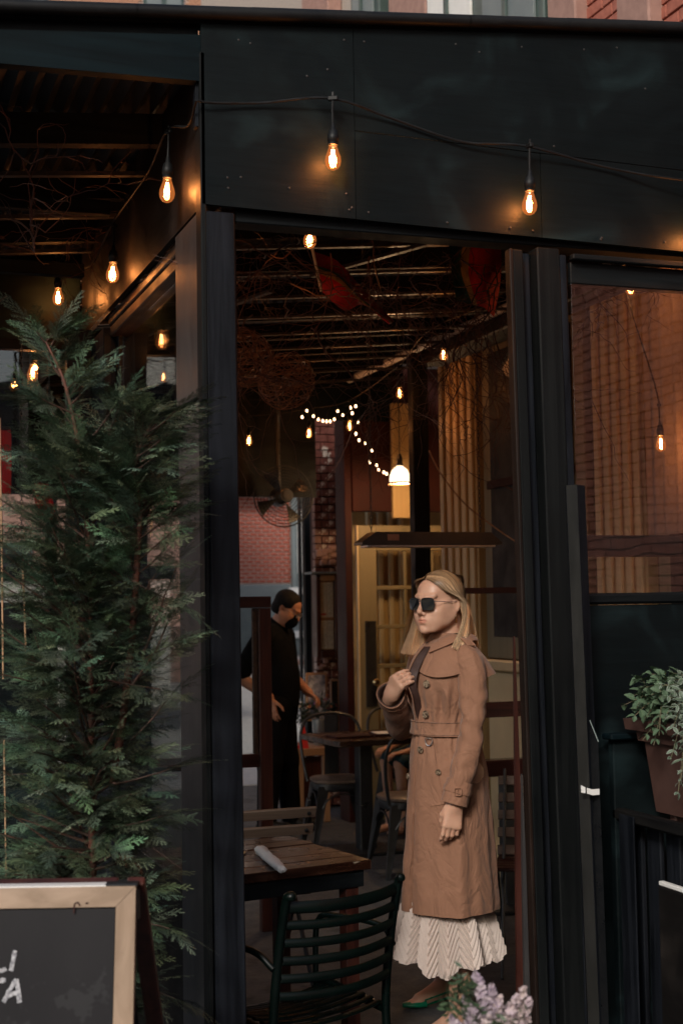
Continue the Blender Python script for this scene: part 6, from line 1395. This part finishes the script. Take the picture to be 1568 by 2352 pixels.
    def ring(c, d, r0, r1, L, nm, m, wob=.0, thick=.004):
        d = Vector(d).normalized(); x = d.orthogonal().normalized(); y = d.cross(x); c = Vector(c); P0 = []; 
        for j in range(6):
            f = j/5; P0.append([tuple(c+d*(L*f)+(x*math.cos(a)+y*math.sin(a))*((r0+(r1-r0)*f)*(1+wob*math.sin(3*a+f*2)))) for a in np.linspace(0, 2*PI, 31)[:-1]])
        A_ = np.array(P0); ctr = np.array([[tuple(c+d*(L*j/5))] for j in range(6)]); I = ctr+(A_-ctr)*(1-thick/r0); mb = MB().grid(A_, wrap=True); k = len(mb.v); mb.grid(I[::-1], wrap=True); nn = 30
        for j in range(nn): j2 = (j+1) % nn; mb.f.append((5*nn+j, 5*nn+j2, k+j2, k+j)); mb.f.append((j, k+5*nn+j, k+5*nn+j2, j2))
        return sub(mb, nm, m, sm=60)
    def buckle(c, n_, up_, w, h, m='horn', par=None):
        n_ = Vector(n_).normalized(); u = Vector(up_); u = (u-n_*u.dot(n_)).normalized(); x = u.cross(n_); c = Vector(c); r = []
        for a in np.linspace(0, 2*PI, 17)[:-1]: r.append(c+x*(w*math.copysign(abs(math.cos(a))**.5, math.cos(a)))+u*(h*math.copysign(abs(math.sin(a))**.5, math.sin(a))))
        sub(MB().tube(r, .0022, 6, closed=True).tube([c-u*h+n_*.001, c+u*h*.9+n_*.002], .0012, 5), 'buckle', m)
    dd = (wl-Vector((.202, -.050, 1.0))).normalized(); ring(wl+dd*-.075, dd, .0485, .0500, .085, 'cuff', 'coat'); ring(wl+dd*-.052, dd, .0530, .0530, .022, 'cuff_strap', 'coat')
    toc = Vector((math.sin(alpha)*.0+.848, -.53, 0)).normalized(); buckle(wl+dd*-.042+toc*.0575, toc, (0, 0, 1), .013, .014, 'coat')
    dr_ = (wr-er).normalized(); ring(wr-dr_*.055, dr_, .0510, .056, .060, 'cuff', 'coat', .05); ring(wr-dr_*.045, dr_, .0555, .0560, .018, 'cuff_strap', 'coat', .05); ring(wr-dr_*.02, dr_, .047, .051, .022, 'cuff_lining', 'coatlining', .05)
    buckle(wr-dr_*.035+Vector((-.055, -.02, .0)), (-1, -.3, 0), tuple(dr_), .014, .012, 'horn')
    # collar: stand, left fall with its point, right fall lifted by the hand
    def neckp(th, z, r): return (r*1.12*math.sin(th), .020-r*math.cos(th), z)
    def collarL(u, v):                          # u from centre front round to the back, v outwards (down)
        th = .30+2.6*u; z1 = 1.484-.022*max(0, 1-u*3.2); z2 = 1.446+.012*min(1, u*2.2)-.030*max(0, 1-u*3.0); z = z1+(z2-z1)*v; r = .061+.046*v+.018*v*max(0, 1-u*2.6)+.006*math.sin(PI*v); return neckp(th+.10*v*max(0, 1-u*3), z+.006*math.sin(PI*v), r)
    sub(patch(collarL, 26, 9, .005), 'collar', 'coat')
    def collarR(u, v):
        th = -.16-2.6*u; z1 = 1.488-.03*max(0, 1-u*3); z2 = 1.425+.022*min(1, u*2.2)-.06*max(0, 1-u*3.4); z = z1+(z2-z1)*v; r = .060+.036*v+.030*v*max(0, 1-u*2.6); return neckp(th-.12*v*max(0, 1-u*3), z, r)
    sub(patch(collarR, 26, 9, .003), 'collar', 'coat')
    sub(patch(lambda u, v: neckp(-2.9+5.8*u, 1.455+.034*v, .0585+.002*(1-v)), 40, 4, .002), 'collar_stand', 'coat')
    hk = MB()
    for q in range(4): a = -.30-.10*q; hk.tube([Vector(neckp(a, 1.455-.008*q, .076)), Vector(neckp(a-.05, 1.452-.008*q, .082)), Vector(neckp(a-.09, 1.447-.008*q, .077))], .0016, 5)
    sub(hk, 'hook', 'iron')
    # the gripped front edge, rolled open to show the dark lining
    edge = [(.030, -.105, 1.44), (.028, -.140, 1.40), (.030, -.168, 1.355), (.036, -.180, 1.31), (.040, -.165, 1.26), (.020, -.142, 1.20), (.008, -.126, 1.165)]
    es = spl(edge, 6); N_ = len(es)
    def lap(u, v):
        f = u*(N_-1); i = min(int(f), N_-2); p = es[i].lerp(es[i+1], f-i); w = (.052+.018*math.sin(PI*u))*v; return (p.x-w, p.y+.010*v+w*.55, p.z+.0*v)
    sub(patch(lap, 34, 8, .003), 'front_edge', 'coat')
    def lin(u, v):
        f = u*(N_-1); i = min(int(f), N_-2); p = es[i].lerp(es[i+1], f-i); return (p.x+.016*v*math.sin(PI*min(1, u*1.6)), p.y+.004+.026*v, p.z)
    sub(patch(lin, 34, 5, .002), 'front_lining', 'coatlining')
    # epaulette
    def epa(u, v): a = Vector((.075, .004, 1.461)).lerp(Vector((.172, .016, 1.428)), u); return (a.x, a.y+(-.021+.042*v)*(1-.15*u), a.z+.012*math.sin(PI*u)+.014)
    sub(patch(epa, 12, 5, .0035), 'epaulette', 'coat'); buttonE = MB().lathe([(.009, 0), (.009, .003), (.001, .004)], (.088, .004, 1.486), 12); sub(buttonE, 'button', 'horn')
    # ---------------- skirt with chevron pleats
    NT, NZ = 540, 110; th = np.linspace(0, 2*PI, NT, endpoint=False); zt0, zb0 = .56, .280
    Vv = np.linspace(0, 1, NZ); T2, Z2 = np.meshgrid(th, Vv); cols = 15
    tri = 2*np.abs((T2*cols/(2*PI)) % 1-.5); fl3 = .10*np.sin(3*T2+1)+.30*np.sin(5*T2+.5)*.35
    zig = Z2*(zt0-zb0)+.070*tri; per = .031; saw = (zig/per) % 1; saw = np.where(saw < .78, saw/.78, (1-saw)/.22)
    deep = .020*np.sin(5*T2+.8)+.014*np.sin(8*T2+2.0)+.006*np.sin(13*T2)
    sect_s = .136+.062*Z2**.9; R_ = sect_s+deep*Z2**.8+.0135*saw+.010*tri*Z2
    hz = zb0-.034*np.exp(-((((T2-.95+PI) % (2*PI))-PI)/.40)**2)+.026*tri+.012*np.sin(5*T2+.8)-.014
    Zc = zt0+(hz-zt0)*Z2
    X = -.030+.96*R_*np.sin(T2); Y = .005-R_*.95*np.cos(T2); Pk = np.stack([X, Y, Zc], -1)
    mb = MB().grid(Pk, wrap=True); C2 = np.array([-.03, .005, 0]); In = Pk.copy(); In[..., :2] = C2[:2]+(Pk[..., :2]-C2[:2])*.985; 
    skirt = mb.build('skirt', M['pleat'], t, local=True)
    # ---------------- shoes
    def shoe(h_, b, dirv):
        d = Vector(dirv).normalized(); s_ = Vector((-d.y, d.x, 0)); b = Vector(b); n, m = 12, 16; A_ = np.zeros((n, m, 3))
        for i in range(n):
            f = i/(n-1); w = .034*math.sqrt(max(0, 1-f**2.4))+.0015; hh = (.034-.020*f); c = b+d*(-.018+f*.092)
            for k in range(m): a = 2*PI*k/m; A_[i, k] = tuple(c+s_*(w*math.cos(a))+Vector((0, 0, .017-c.z+b.z*0+max(-.012, hh*.62*math.sin(a)))))
        mb = MB().grid(A_, wrap=True); mb.f.append(tuple((n-1)*m+k for k in range(m))); o = mb.build('shoe', M['shoe_green'], t, smooth=60, local=True)
        hb = Vector(h_)-d*.012; MB().tube([(hb.x, hb.y, .045), (hb.x, hb.y, 0)], [.010, .006], 8).build('heel', M['shoe_green'], o, local=True); MB().tube([(b-d*.02+Vector((0, 0, -.012))), (h_+Vector((0, 0, -.022)))], .016, 8).build('sole', M['shoe_green'], o, local=True)
        st = MB().tube(spl([b-d*.01+s_*.030+Vector((0, 0, .004)), Vector(h_)+s_*.030+Vector((0, 0, .006)), Vector(h_)-d*.032+Vector((0, 0, .016)), Vector(h_)-s_*.030+Vector((0, 0, .006)), b-d*.01-s_*.030+Vector((0, 0, .004))], 6), .0035, 5); st.build('strap', M['shoe_green'], o, smooth=60, local=True)
        jw = MB(); random.seed(2)
        for k in range(26):
            a = 2*PI*k/13; rr = .010 if k % 2 else .018; c = b+d*(.006+rr*.7*math.sin(a))+s_*(rr*math.cos(a)); jw.box((c.x, c.y, b.z+.0085), (.0045, .0045, .004), rot_z(random.random()), .001)
        jw.build('jewel', M['silver'], o, local=True)
    shoe(fl_h, fl_b, (-.12, -1, 0)); shoe(fr_h, fr_b, (-.10, -1, 0))
    # ---------------- hair
    HR = HS @ rx(rad(-2))
    def H(p): return HR @ np.array(p)+hc
    def hpath(side, f, lay, jit=(0, 0, 0)):
        """side: -1 her right (far), +1 her left (near); f: 0 front strand .. 1 back strand; lay: outward offset"""
        yp = -.072+.150*f; x0 = .004*side-.010; ztop = .036+.084*math.sqrt(max(0, 1-((yp-.016)/.098)**2)); top = (x0, yp, ztop+.002)
        if f < .22: top = (x0, -.070+.03*f, .092+.05*f)
        near = side > 0; yf0 = f; f = f**.62; g = 1-f
        a0 = rad(4 if near else -30); fa = a0+(rad(96)-a0)*f; ca, sa = max(.0, math.cos(fa))**.6, math.sin(fa); R1 = .086+lay
        if near:
            p1 = (.044+.012*f+lay*.5, -.074*g+.070*f, .072+.026*f+lay*.5); p15 = (.068*g+.066*f*max(ca, .0)+.02*f+lay, -.046*g+.108*f*sa, .044+.012*f)
            p2 = (R1*max(ca, .03), .004*g+(.012+(.110+lay)*sa)*f, .018); p25 = ((R1+.004)*max(ca, .03), .030*g+(.014+(.118+lay)*sa)*f, -.014)
            p3 = ((.101+lay)*max(ca, .03), .020*g+(.024+(.140+lay)*sa)*f, -.085); p4 = ((.128+lay*1.3)*max(ca, .04), -.078*g**1.3+(.040+(.160+lay*1.4)*sa)*f, -.182+.022*g-.006*math.sin(9*f))
        else:
            p1 = (-.050-.006*g-lay*.5, -.066*g+.070*f, .078+.020*f+lay*.5); p15 = (-.070*g-.066*f*max(ca, 0)-.02*f-lay, -.048*g+.108*f*sa, .046)
            p2 = (-R1*max(ca, .03), .012+(.102+lay)*sa, .018); p25 = (-(R1+.004)*max(ca, .03), .012+(.106+lay)*sa, -.015)
            p3 = (-(.096+lay)*max(ca, .03), .012+(.112+lay)*sa-.014*g, -.085); p4 = (-(.112+lay*1.3)*max(ca, .04), .022+(.150+lay)*sa-.050*g, -.190-.006*math.sin(8*f))
        P = [top, p1, p15, p2, p25, p3, p4]; n_ = len(P)-1; return [Vector((p[0]+jit[0]*(i/n_), p[1]+jit[1]*(i/n_), p[2]+jit[2]*(i > 4))) for i, p in enumerate(P)]
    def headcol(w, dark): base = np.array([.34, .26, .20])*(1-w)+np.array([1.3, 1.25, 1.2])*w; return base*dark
    Vh = []; Qh = []; Th = []
    def push_out(p):      # keep hair outside the skull
        q = np.array([(p[0])/.0805, (p[1]-.016)/.0985, (p[2]-.036)/.0900]); r = np.linalg.norm(q)
        if p[2] > -.01 and r < 1: q = q/r*(1+.02*abs(math.sin(p[0]*300))); return (q[0]*.0805, q[1]*.0985+.016, q[2]*.090+.036)
        return p
    for side in (-1, 1):                        # under shell
        G = []
        for i in range(30):
            path = spl(hpath(side, i/29, .000), 4); G.append([tuple(H(push_out(tuple(p)))) for p in path])
        G = np.array(G); n1, n2 = G.shape[:2]; k = len(Vh); Vh += G.reshape(-1, 3).tolist()
        for i in range(n1):
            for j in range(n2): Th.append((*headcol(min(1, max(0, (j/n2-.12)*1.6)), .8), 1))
        for i in range(n1-1):
            for j in range(n2-1): a = k+i*n2+j; Qh.append((a, a+1, a+n2+1, a+n2))
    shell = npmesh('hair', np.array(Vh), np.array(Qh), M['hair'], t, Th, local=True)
    Vh = []; Qh = []; Th = []; random.seed(12)
    for side in (-1, 1):
        for s_ in range(2600):
            f = random.random()**(1.15 if side < 0 else 1.0); lay = random.uniform(.001, .010); j = random.gauss(0, .004), random.gauss(0, .004), random.gauss(0, .007)
            path = spl(hpath(side, min(1, max(0, f+random.gauss(0, .01))), lay, j), 3); n = len(path); cl_ = int(f*15)+side*40; tone = random.choice((.5, .7, .85, 1, 1.1))*(1.0+.42*((cl_*7) % 5)/2.2); k = len(Vh); w0 = random.uniform(.0005, .0013); off = random.uniform(.12, .42)
            pts_ = [np.array(push_out(tuple(p))) for p in path]
            pts_ = [p+np.array([0, .0045*math.sin(i*.75+cl_*1.9)*(i/n), 0])+(p-np.array([0, .016, p[2]]))*(.055*math.sin(i*.62+cl_*2.7)*(i/n)) for i, p in enumerate(pts_)]
            for i, p in enumerate(pts_):
                d = pts_[min(i+1, n-1)]-pts_[max(i-1, 0)]; d = d/(np.linalg.norm(d)+1e-9); out = np.array([p[0], p[1]-.016, .25*max(p[2], 0)*2]); out = out/(np.linalg.norm(out)+1e-9); tt = np.cross(d, out); tt = tt/(np.linalg.norm(tt)+1e-9); lift = out*(lay*.35*math.sin(min(1, i/3)*PI/2)); w = w0*(1-.55*max(0, i/n-.7)/.3)
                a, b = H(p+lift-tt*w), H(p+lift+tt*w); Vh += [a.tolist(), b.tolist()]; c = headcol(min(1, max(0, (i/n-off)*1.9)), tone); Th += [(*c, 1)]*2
                if i: Qh.append((k+2*i-2, k+2*i-1, k+2*i+1, k+2*i))
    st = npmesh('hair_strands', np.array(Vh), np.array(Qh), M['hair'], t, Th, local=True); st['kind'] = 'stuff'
    # ---------------- sunglasses, earring, rings
    def Hd(p): return Vector(H(p))
    HRm = Matrix(HR.tolist())
    sg = None
    def lensm(s):
        n = 28; A_ = []
        for rr, yo in ((1., -.0008), (1., .0008)):
            row = []
            for k in range(n):
                a = 2*PI*k/n; x = .0272*math.copysign(abs(math.cos(a))**.5, math.cos(a)); z = .0225*math.copysign(abs(math.sin(a))**.5, math.sin(a)); x *= (1.-.06*(z < 0)*abs(z)/.0235); row.append(tuple(Hd((s*(.0325)+x, -.1085+.0035*(abs(s*.0325+x)/.06)**2*3.2+yo-.0015*z/.02, z-.006))))
            A_.append(row)
        mb = MB().grid(np.array(A_), wrap=True); mb.f += [tuple(range(n))[::-1], tuple(n+k for k in range(n))]; return mb, A_
    fr = MB()
    m1, A1 = lensm(1); m2, A2 = lensm(-1)
    sgo = m1.build('sunglasses', M['lens'], t, local=True); m2.build('lens', M['lens'], sgo, local=True)
    for A_ in (A1, A2): fr.tube([Vector(v) for v in A_[0]], .0010, 5, closed=True)
    fr.tube([Hd((-.008, -.1095, .002)), Hd((0, -.1125, .004)), Hd((.008, -.1095, .002))], .0013, 5)
    for s in (-1, 1): fr.tube([Hd((s*.060, -.098, .004)), Hd((s*.068, -.088, .004)), Hd((s*.074, -.03, .003)), Hd((s*.079, .012, .006))], .0012, 5); fr.box(Hd((s*.061, -.099, .004)), (.006, .004, .004), HRm, .001)
    fr.build('frame', M['iron'], sgo, local=True)
    er_ = MB().tube([Hd((.080, .006+.0065*math.cos(a), -.052+.0095*math.sin(a))) for a in np.linspace(0, 2*PI, 15)[:-1]], .0014, 6, closed=True).box(Hd((.080, .006, -.069)), (.003, .007, .011), HRm, .001); er_.build('earring', M['gold'], t, local=True)
    rg = MB()
    p = wR+ax*.098+sx*.006+Vector((.012, -.010, -.010)); 
    rg.build('ring', M['gold'], t, local=True) if False else None
    return t, wR, ax, sx, ox
wt, *_ = woman()

def man():
    alpha = rad(72); vd = Vector((.30, .954, 0)).normalized(); to = -vd; right_ = Vector((vd.y, -vd.x, 0)); facing = to*math.cos(alpha)+right_*math.sin(alpha); rz = math.atan2(facing.x, -facing.y)
    base = onZ(640, 1912, 0); t = thing('person', 'man in black tee and face mask with glasses, looking down behind the timber screen', 'person', tuple(base), rz)
    HM = rx(rad(30)); hc = np.array([0, -.085, 1.585]); S_ = SDF((-.42, -.42, -.01), (.42, .42, 1.80), .0055)
    S_.frame(hc, HM); head_sdf(S_, male=True); S_.frame(); S_.cap((0, -.035, 1.50), (0, .03, 1.40), .060, .066, k=.02)
    S_.cap((0, .02, 1.30), (0, .01, 1.0), .095, .10, k=.03)
    for s_, y in ((-1, .05), (1, -.06)): S_.cap((s_*.09, 0, .92), (s_*.10, y*.5, .50), .08, .055, k=.03); S_.cap((s_*.10, y*.5, .50), (s_*.11, y, .09), .055, .038, k=.02); S_.cap((s_*.11, y+.02, .05), (s_*.12, y-.13, .035), .038, .034, k=.02)
    sR, eR, wR = (-.19, .03, 1.38), (-.245, .20, 1.115), (-.205, -.010, .965); S_.cap(sR, eR, .055, .046, k=.02); S_.cap(eR, wR, .048, .031, k=.02)
    hand_sdf(S_, Vector(wR)+Vector((0, -.01, -.02)), (.02, -.22, -1), (-1, .2, 0), -1, ((.2, .2, .2), (.1, .25, .2), (.15, .3, .2), (.3, .3, .2)), spread=.25, thumb=((.018, .030, -.006), (.045, .055, -.012), (.072, .068, -.018), (.092, .072, -.022)))
    sL, eL, wL = (.19, .0, 1.38), (.22, -.03, 1.10), (.14, -.19, .98); S_.cap(sL, eL, .055, .046, k=.02); S_.cap(eL, wL, .046, .031, k=.02); hand_sdf(S_, Vector(wL), (-.2, -.8, -.5), (.3, -.2, 1), -1, ((.5, .6, .4),)*4)
    V, Q = S_.mesh(); npmesh('body', V, Q, M['skin_m'], t, np.ones((len(V), 4)), local=True)
    def cl(lo, hi, fn, nm, m, h=.006):
        q = SDF(lo, hi, h); fn(q); V, Q = q.mesh(); return npmesh(nm, V, Q, M[m], t, None, local=True)
    def shirt(q):
        q.ell((0, .035, 1.30), (.215, .150, .19), k=.05); q.ell((0, -.005, 1.10), (.175, .158, .24), k=.06); q.cap((-.12, .02, 1.41), (.12, .02, 1.41), .062, k=.05); q.cap((0, .0, 1.0), (0, .0, .93), .155, .160, k=.05)
        q.cap(sR, tuple(Vector(sR).lerp(Vector(eR), .88)), .078, .070, k=.03); q.cap(sL, tuple(Vector(sL).lerp(Vector(eL), .85)), .078, .068, k=.03); q.cap((0, .0, 1.46), (0, .0, 1.43), .068, k=.03); q.ell((0, 0, .82), (.3, .3, .06), sub=True, k=.01)
    cl((-.36, -.26, .84), (.36, .34, 1.52), shirt, 't_shirt', 'cloth_black')
    def trs(q):
        q.cap((-.05, .01, .90), (.05, .01, .90), .148, k=.04)
        for s_, y in ((-1, .05), (1, -.06)): q.cap((s_*.08, 0, .86), (s_*.10, y*.5, .50), .112, .088, k=.04); q.cap((s_*.10, y*.5, .50), (s_*.11, y, .09), .088, .070, k=.03)
    cl((-.26, -.24, .03), (.26, .24, 1.06), trs, 'trousers', 'cloth_black')
    for s_, y in ((-1, .05), (1, -.06)):
        def sho(q, s_=s_, y=y): q.cap((s_*.11, y+.03, .05), (s_*.12, y-.15, .045), .052, .048, k=.03); q.cap((s_*.11, y, .06), (s_*.11, y, .12), .056, .05, k=.03); q.ell((s_*.11, y-.05, -.06), (.3, .3, .062), sub=True, k=.004)
        cl((s_*.11-.1, y-.26, -.005), (s_*.11+.1, y+.12, .2), sho, 'shoe', 'rubber')
    def hr(q):
        q.frame(hc, HM); q.ell((0, .020, .045), (.083, .098, .086), k=.01); q.ell((0, .05, -.02), (.074, .064, .07), k=.02); q.ell((0, -.085, .0), (.068, .060, .066), k=.01, sub=True); q.ell((0, -.06, -.06), (.10, .09, .055), k=.01, sub=True); q.ell((0, .05, -.11), (.09, .09, .05), k=.01, sub=True)
        for s_ in (-1, 1): q.ell((s_*.08, .005, -.02), (.016, .024, .036), k=.004, sub=True)
    cl((-.12, -.26, 1.40), (.12, .16, 1.80), hr, 'hair', 'hair_m', .004)
    def mk(q): q.frame(hc, HM); q.ell((0, -.062, -.062), (.062, .060, .062), k=.01); q.ell((0, -.02, .026), (.10, .12, .040), k=.004, sub=True); q.ell((0, .06, -.05), (.10, .09, .10), k=.004, sub=True)
    cl((-.1, -.32, 1.38), (.1, 0, 1.66), mk, 'face_mask', 'cloth_black', .004)
    def Hd(p): return Vector(HM @ np.array(p)+hc)
    g = MB()
    for s_ in (-1, 1): g.tube([Hd((s_*.034+.024*math.cos(a), -.105, -.004+.017*math.sin(a))) for a in np.linspace(0, 2*PI, 19)[:-1]], .0018, 5, closed=True); g.tube([Hd((s_*.058, -.103, .002)), Hd((s_*.078, .01, .002))], .0016, 5)
    g.tube([Hd((-.010, -.107, 0)), Hd((.010, -.107, 0))], .0016, 5); go = g.build('glasses', M['steel'], t, local=True)
    for s_ in (-1, 1): g = MB(); g.v = [tuple(Hd((s_*.034+.022*math.cos(a), -.104, -.004+.0155*math.sin(a)))) for a in np.linspace(0, 2*PI, 17)[:-1]]; g.f = [tuple(range(16))]; g.build('lens', M['glass'], go, local=True)
    e = MB(); e.tube(spl([Hd((-.055, -.085, -.035)), Hd((-.070, -.03, -.022)), Hd((-.079, .012, -.005))], 5), .0012, 4); e.build('ear_loop', M['cloth_black'], t, local=True)
man()
def child():
    base = Vector((3.87, 9.34, 0)); t = thing('person', 'seated child in teal cotton mostly hidden behind the coat, one bare forearm showing', 'person', tuple(base), rad(-75))
    S_ = SDF((-.26, -.48, -.01), (.26, .26, 1.16), .006); S_.frame((0, -.04, 1.02)); head_sdf(S_); S_.frame()
    S_.cap((0, -.02, .93), (0, .02, .84), .035, .04, k=.02); S_.cap((0, .02, .78), (0, .05, .56), .075, .08, k=.03)
    for s_ in (-1, 1): S_.cap((s_*.06, .04, .52), (s_*.08, -.24, .50), .06, .045, k=.03); S_.cap((s_*.08, -.24, .50), (s_*.08, -.22, .10), .042, .03, k=.02); S_.cap((s_*.08, -.21, .06), (s_*.08, -.33, .04), .03, .025, k=.02); S_.cap((s_*.10, .02, .82), (s_*.15, -.04, .63), .035, .03, k=.02)
    S_.cap((.15, -.04, .63), (.10, -.20, .58), .030, .022, k=.01); S_.cap((-.15, -.04, .63), (-.08, -.2, .60), .030, .022, k=.01)
    for s_, z in ((1, .58), (-1, .60)): hand_sdf(S_, Vector((s_*.09, -.21, z)), (-s_*.2, -1, -.1), (0, 0, 1), s_, ((.4, .5, .3),)*4, r=.8)
    V, Q = S_.mesh(); npmesh('body', V, Q, M['skin'], t, np.ones((len(V), 4)), local=True)
    q = SDF((-.24, -.30, .44), (.24, .22, .93), .006); q.ell((0, .03, .72), (.12, .095, .17), k=.03); q.ell((0, .03, .54), (.14, .13, .10), k=.04)
    for s_ in (-1, 1): q.cap((s_*.10, .02, .83), (s_*.145, -.03, .70), .050, .062, k=.02); q.cap((s_*.07, .02, .53), (s_*.08, -.22, .52), .078, .062, k=.03)
    V, Q = q.mesh(); npmesh('dress', V, Q, M['teal_cloth'], t, None, local=True)
    q = SDF((-.12, -.18, .90), (.12, .10, 1.16), .005); q.ell((0, -.02, 1.065), (.083, .098, .085), k=.01); q.ell((0, .01, 1.0), (.075, .06, .08), k=.02); q.ell((0, -.13, 1.0), (.07, .06, .085), k=.01, sub=True); V, Q = q.mesh(); npmesh('hair', V, Q, M['hair_m'], t, None, local=True)
child()
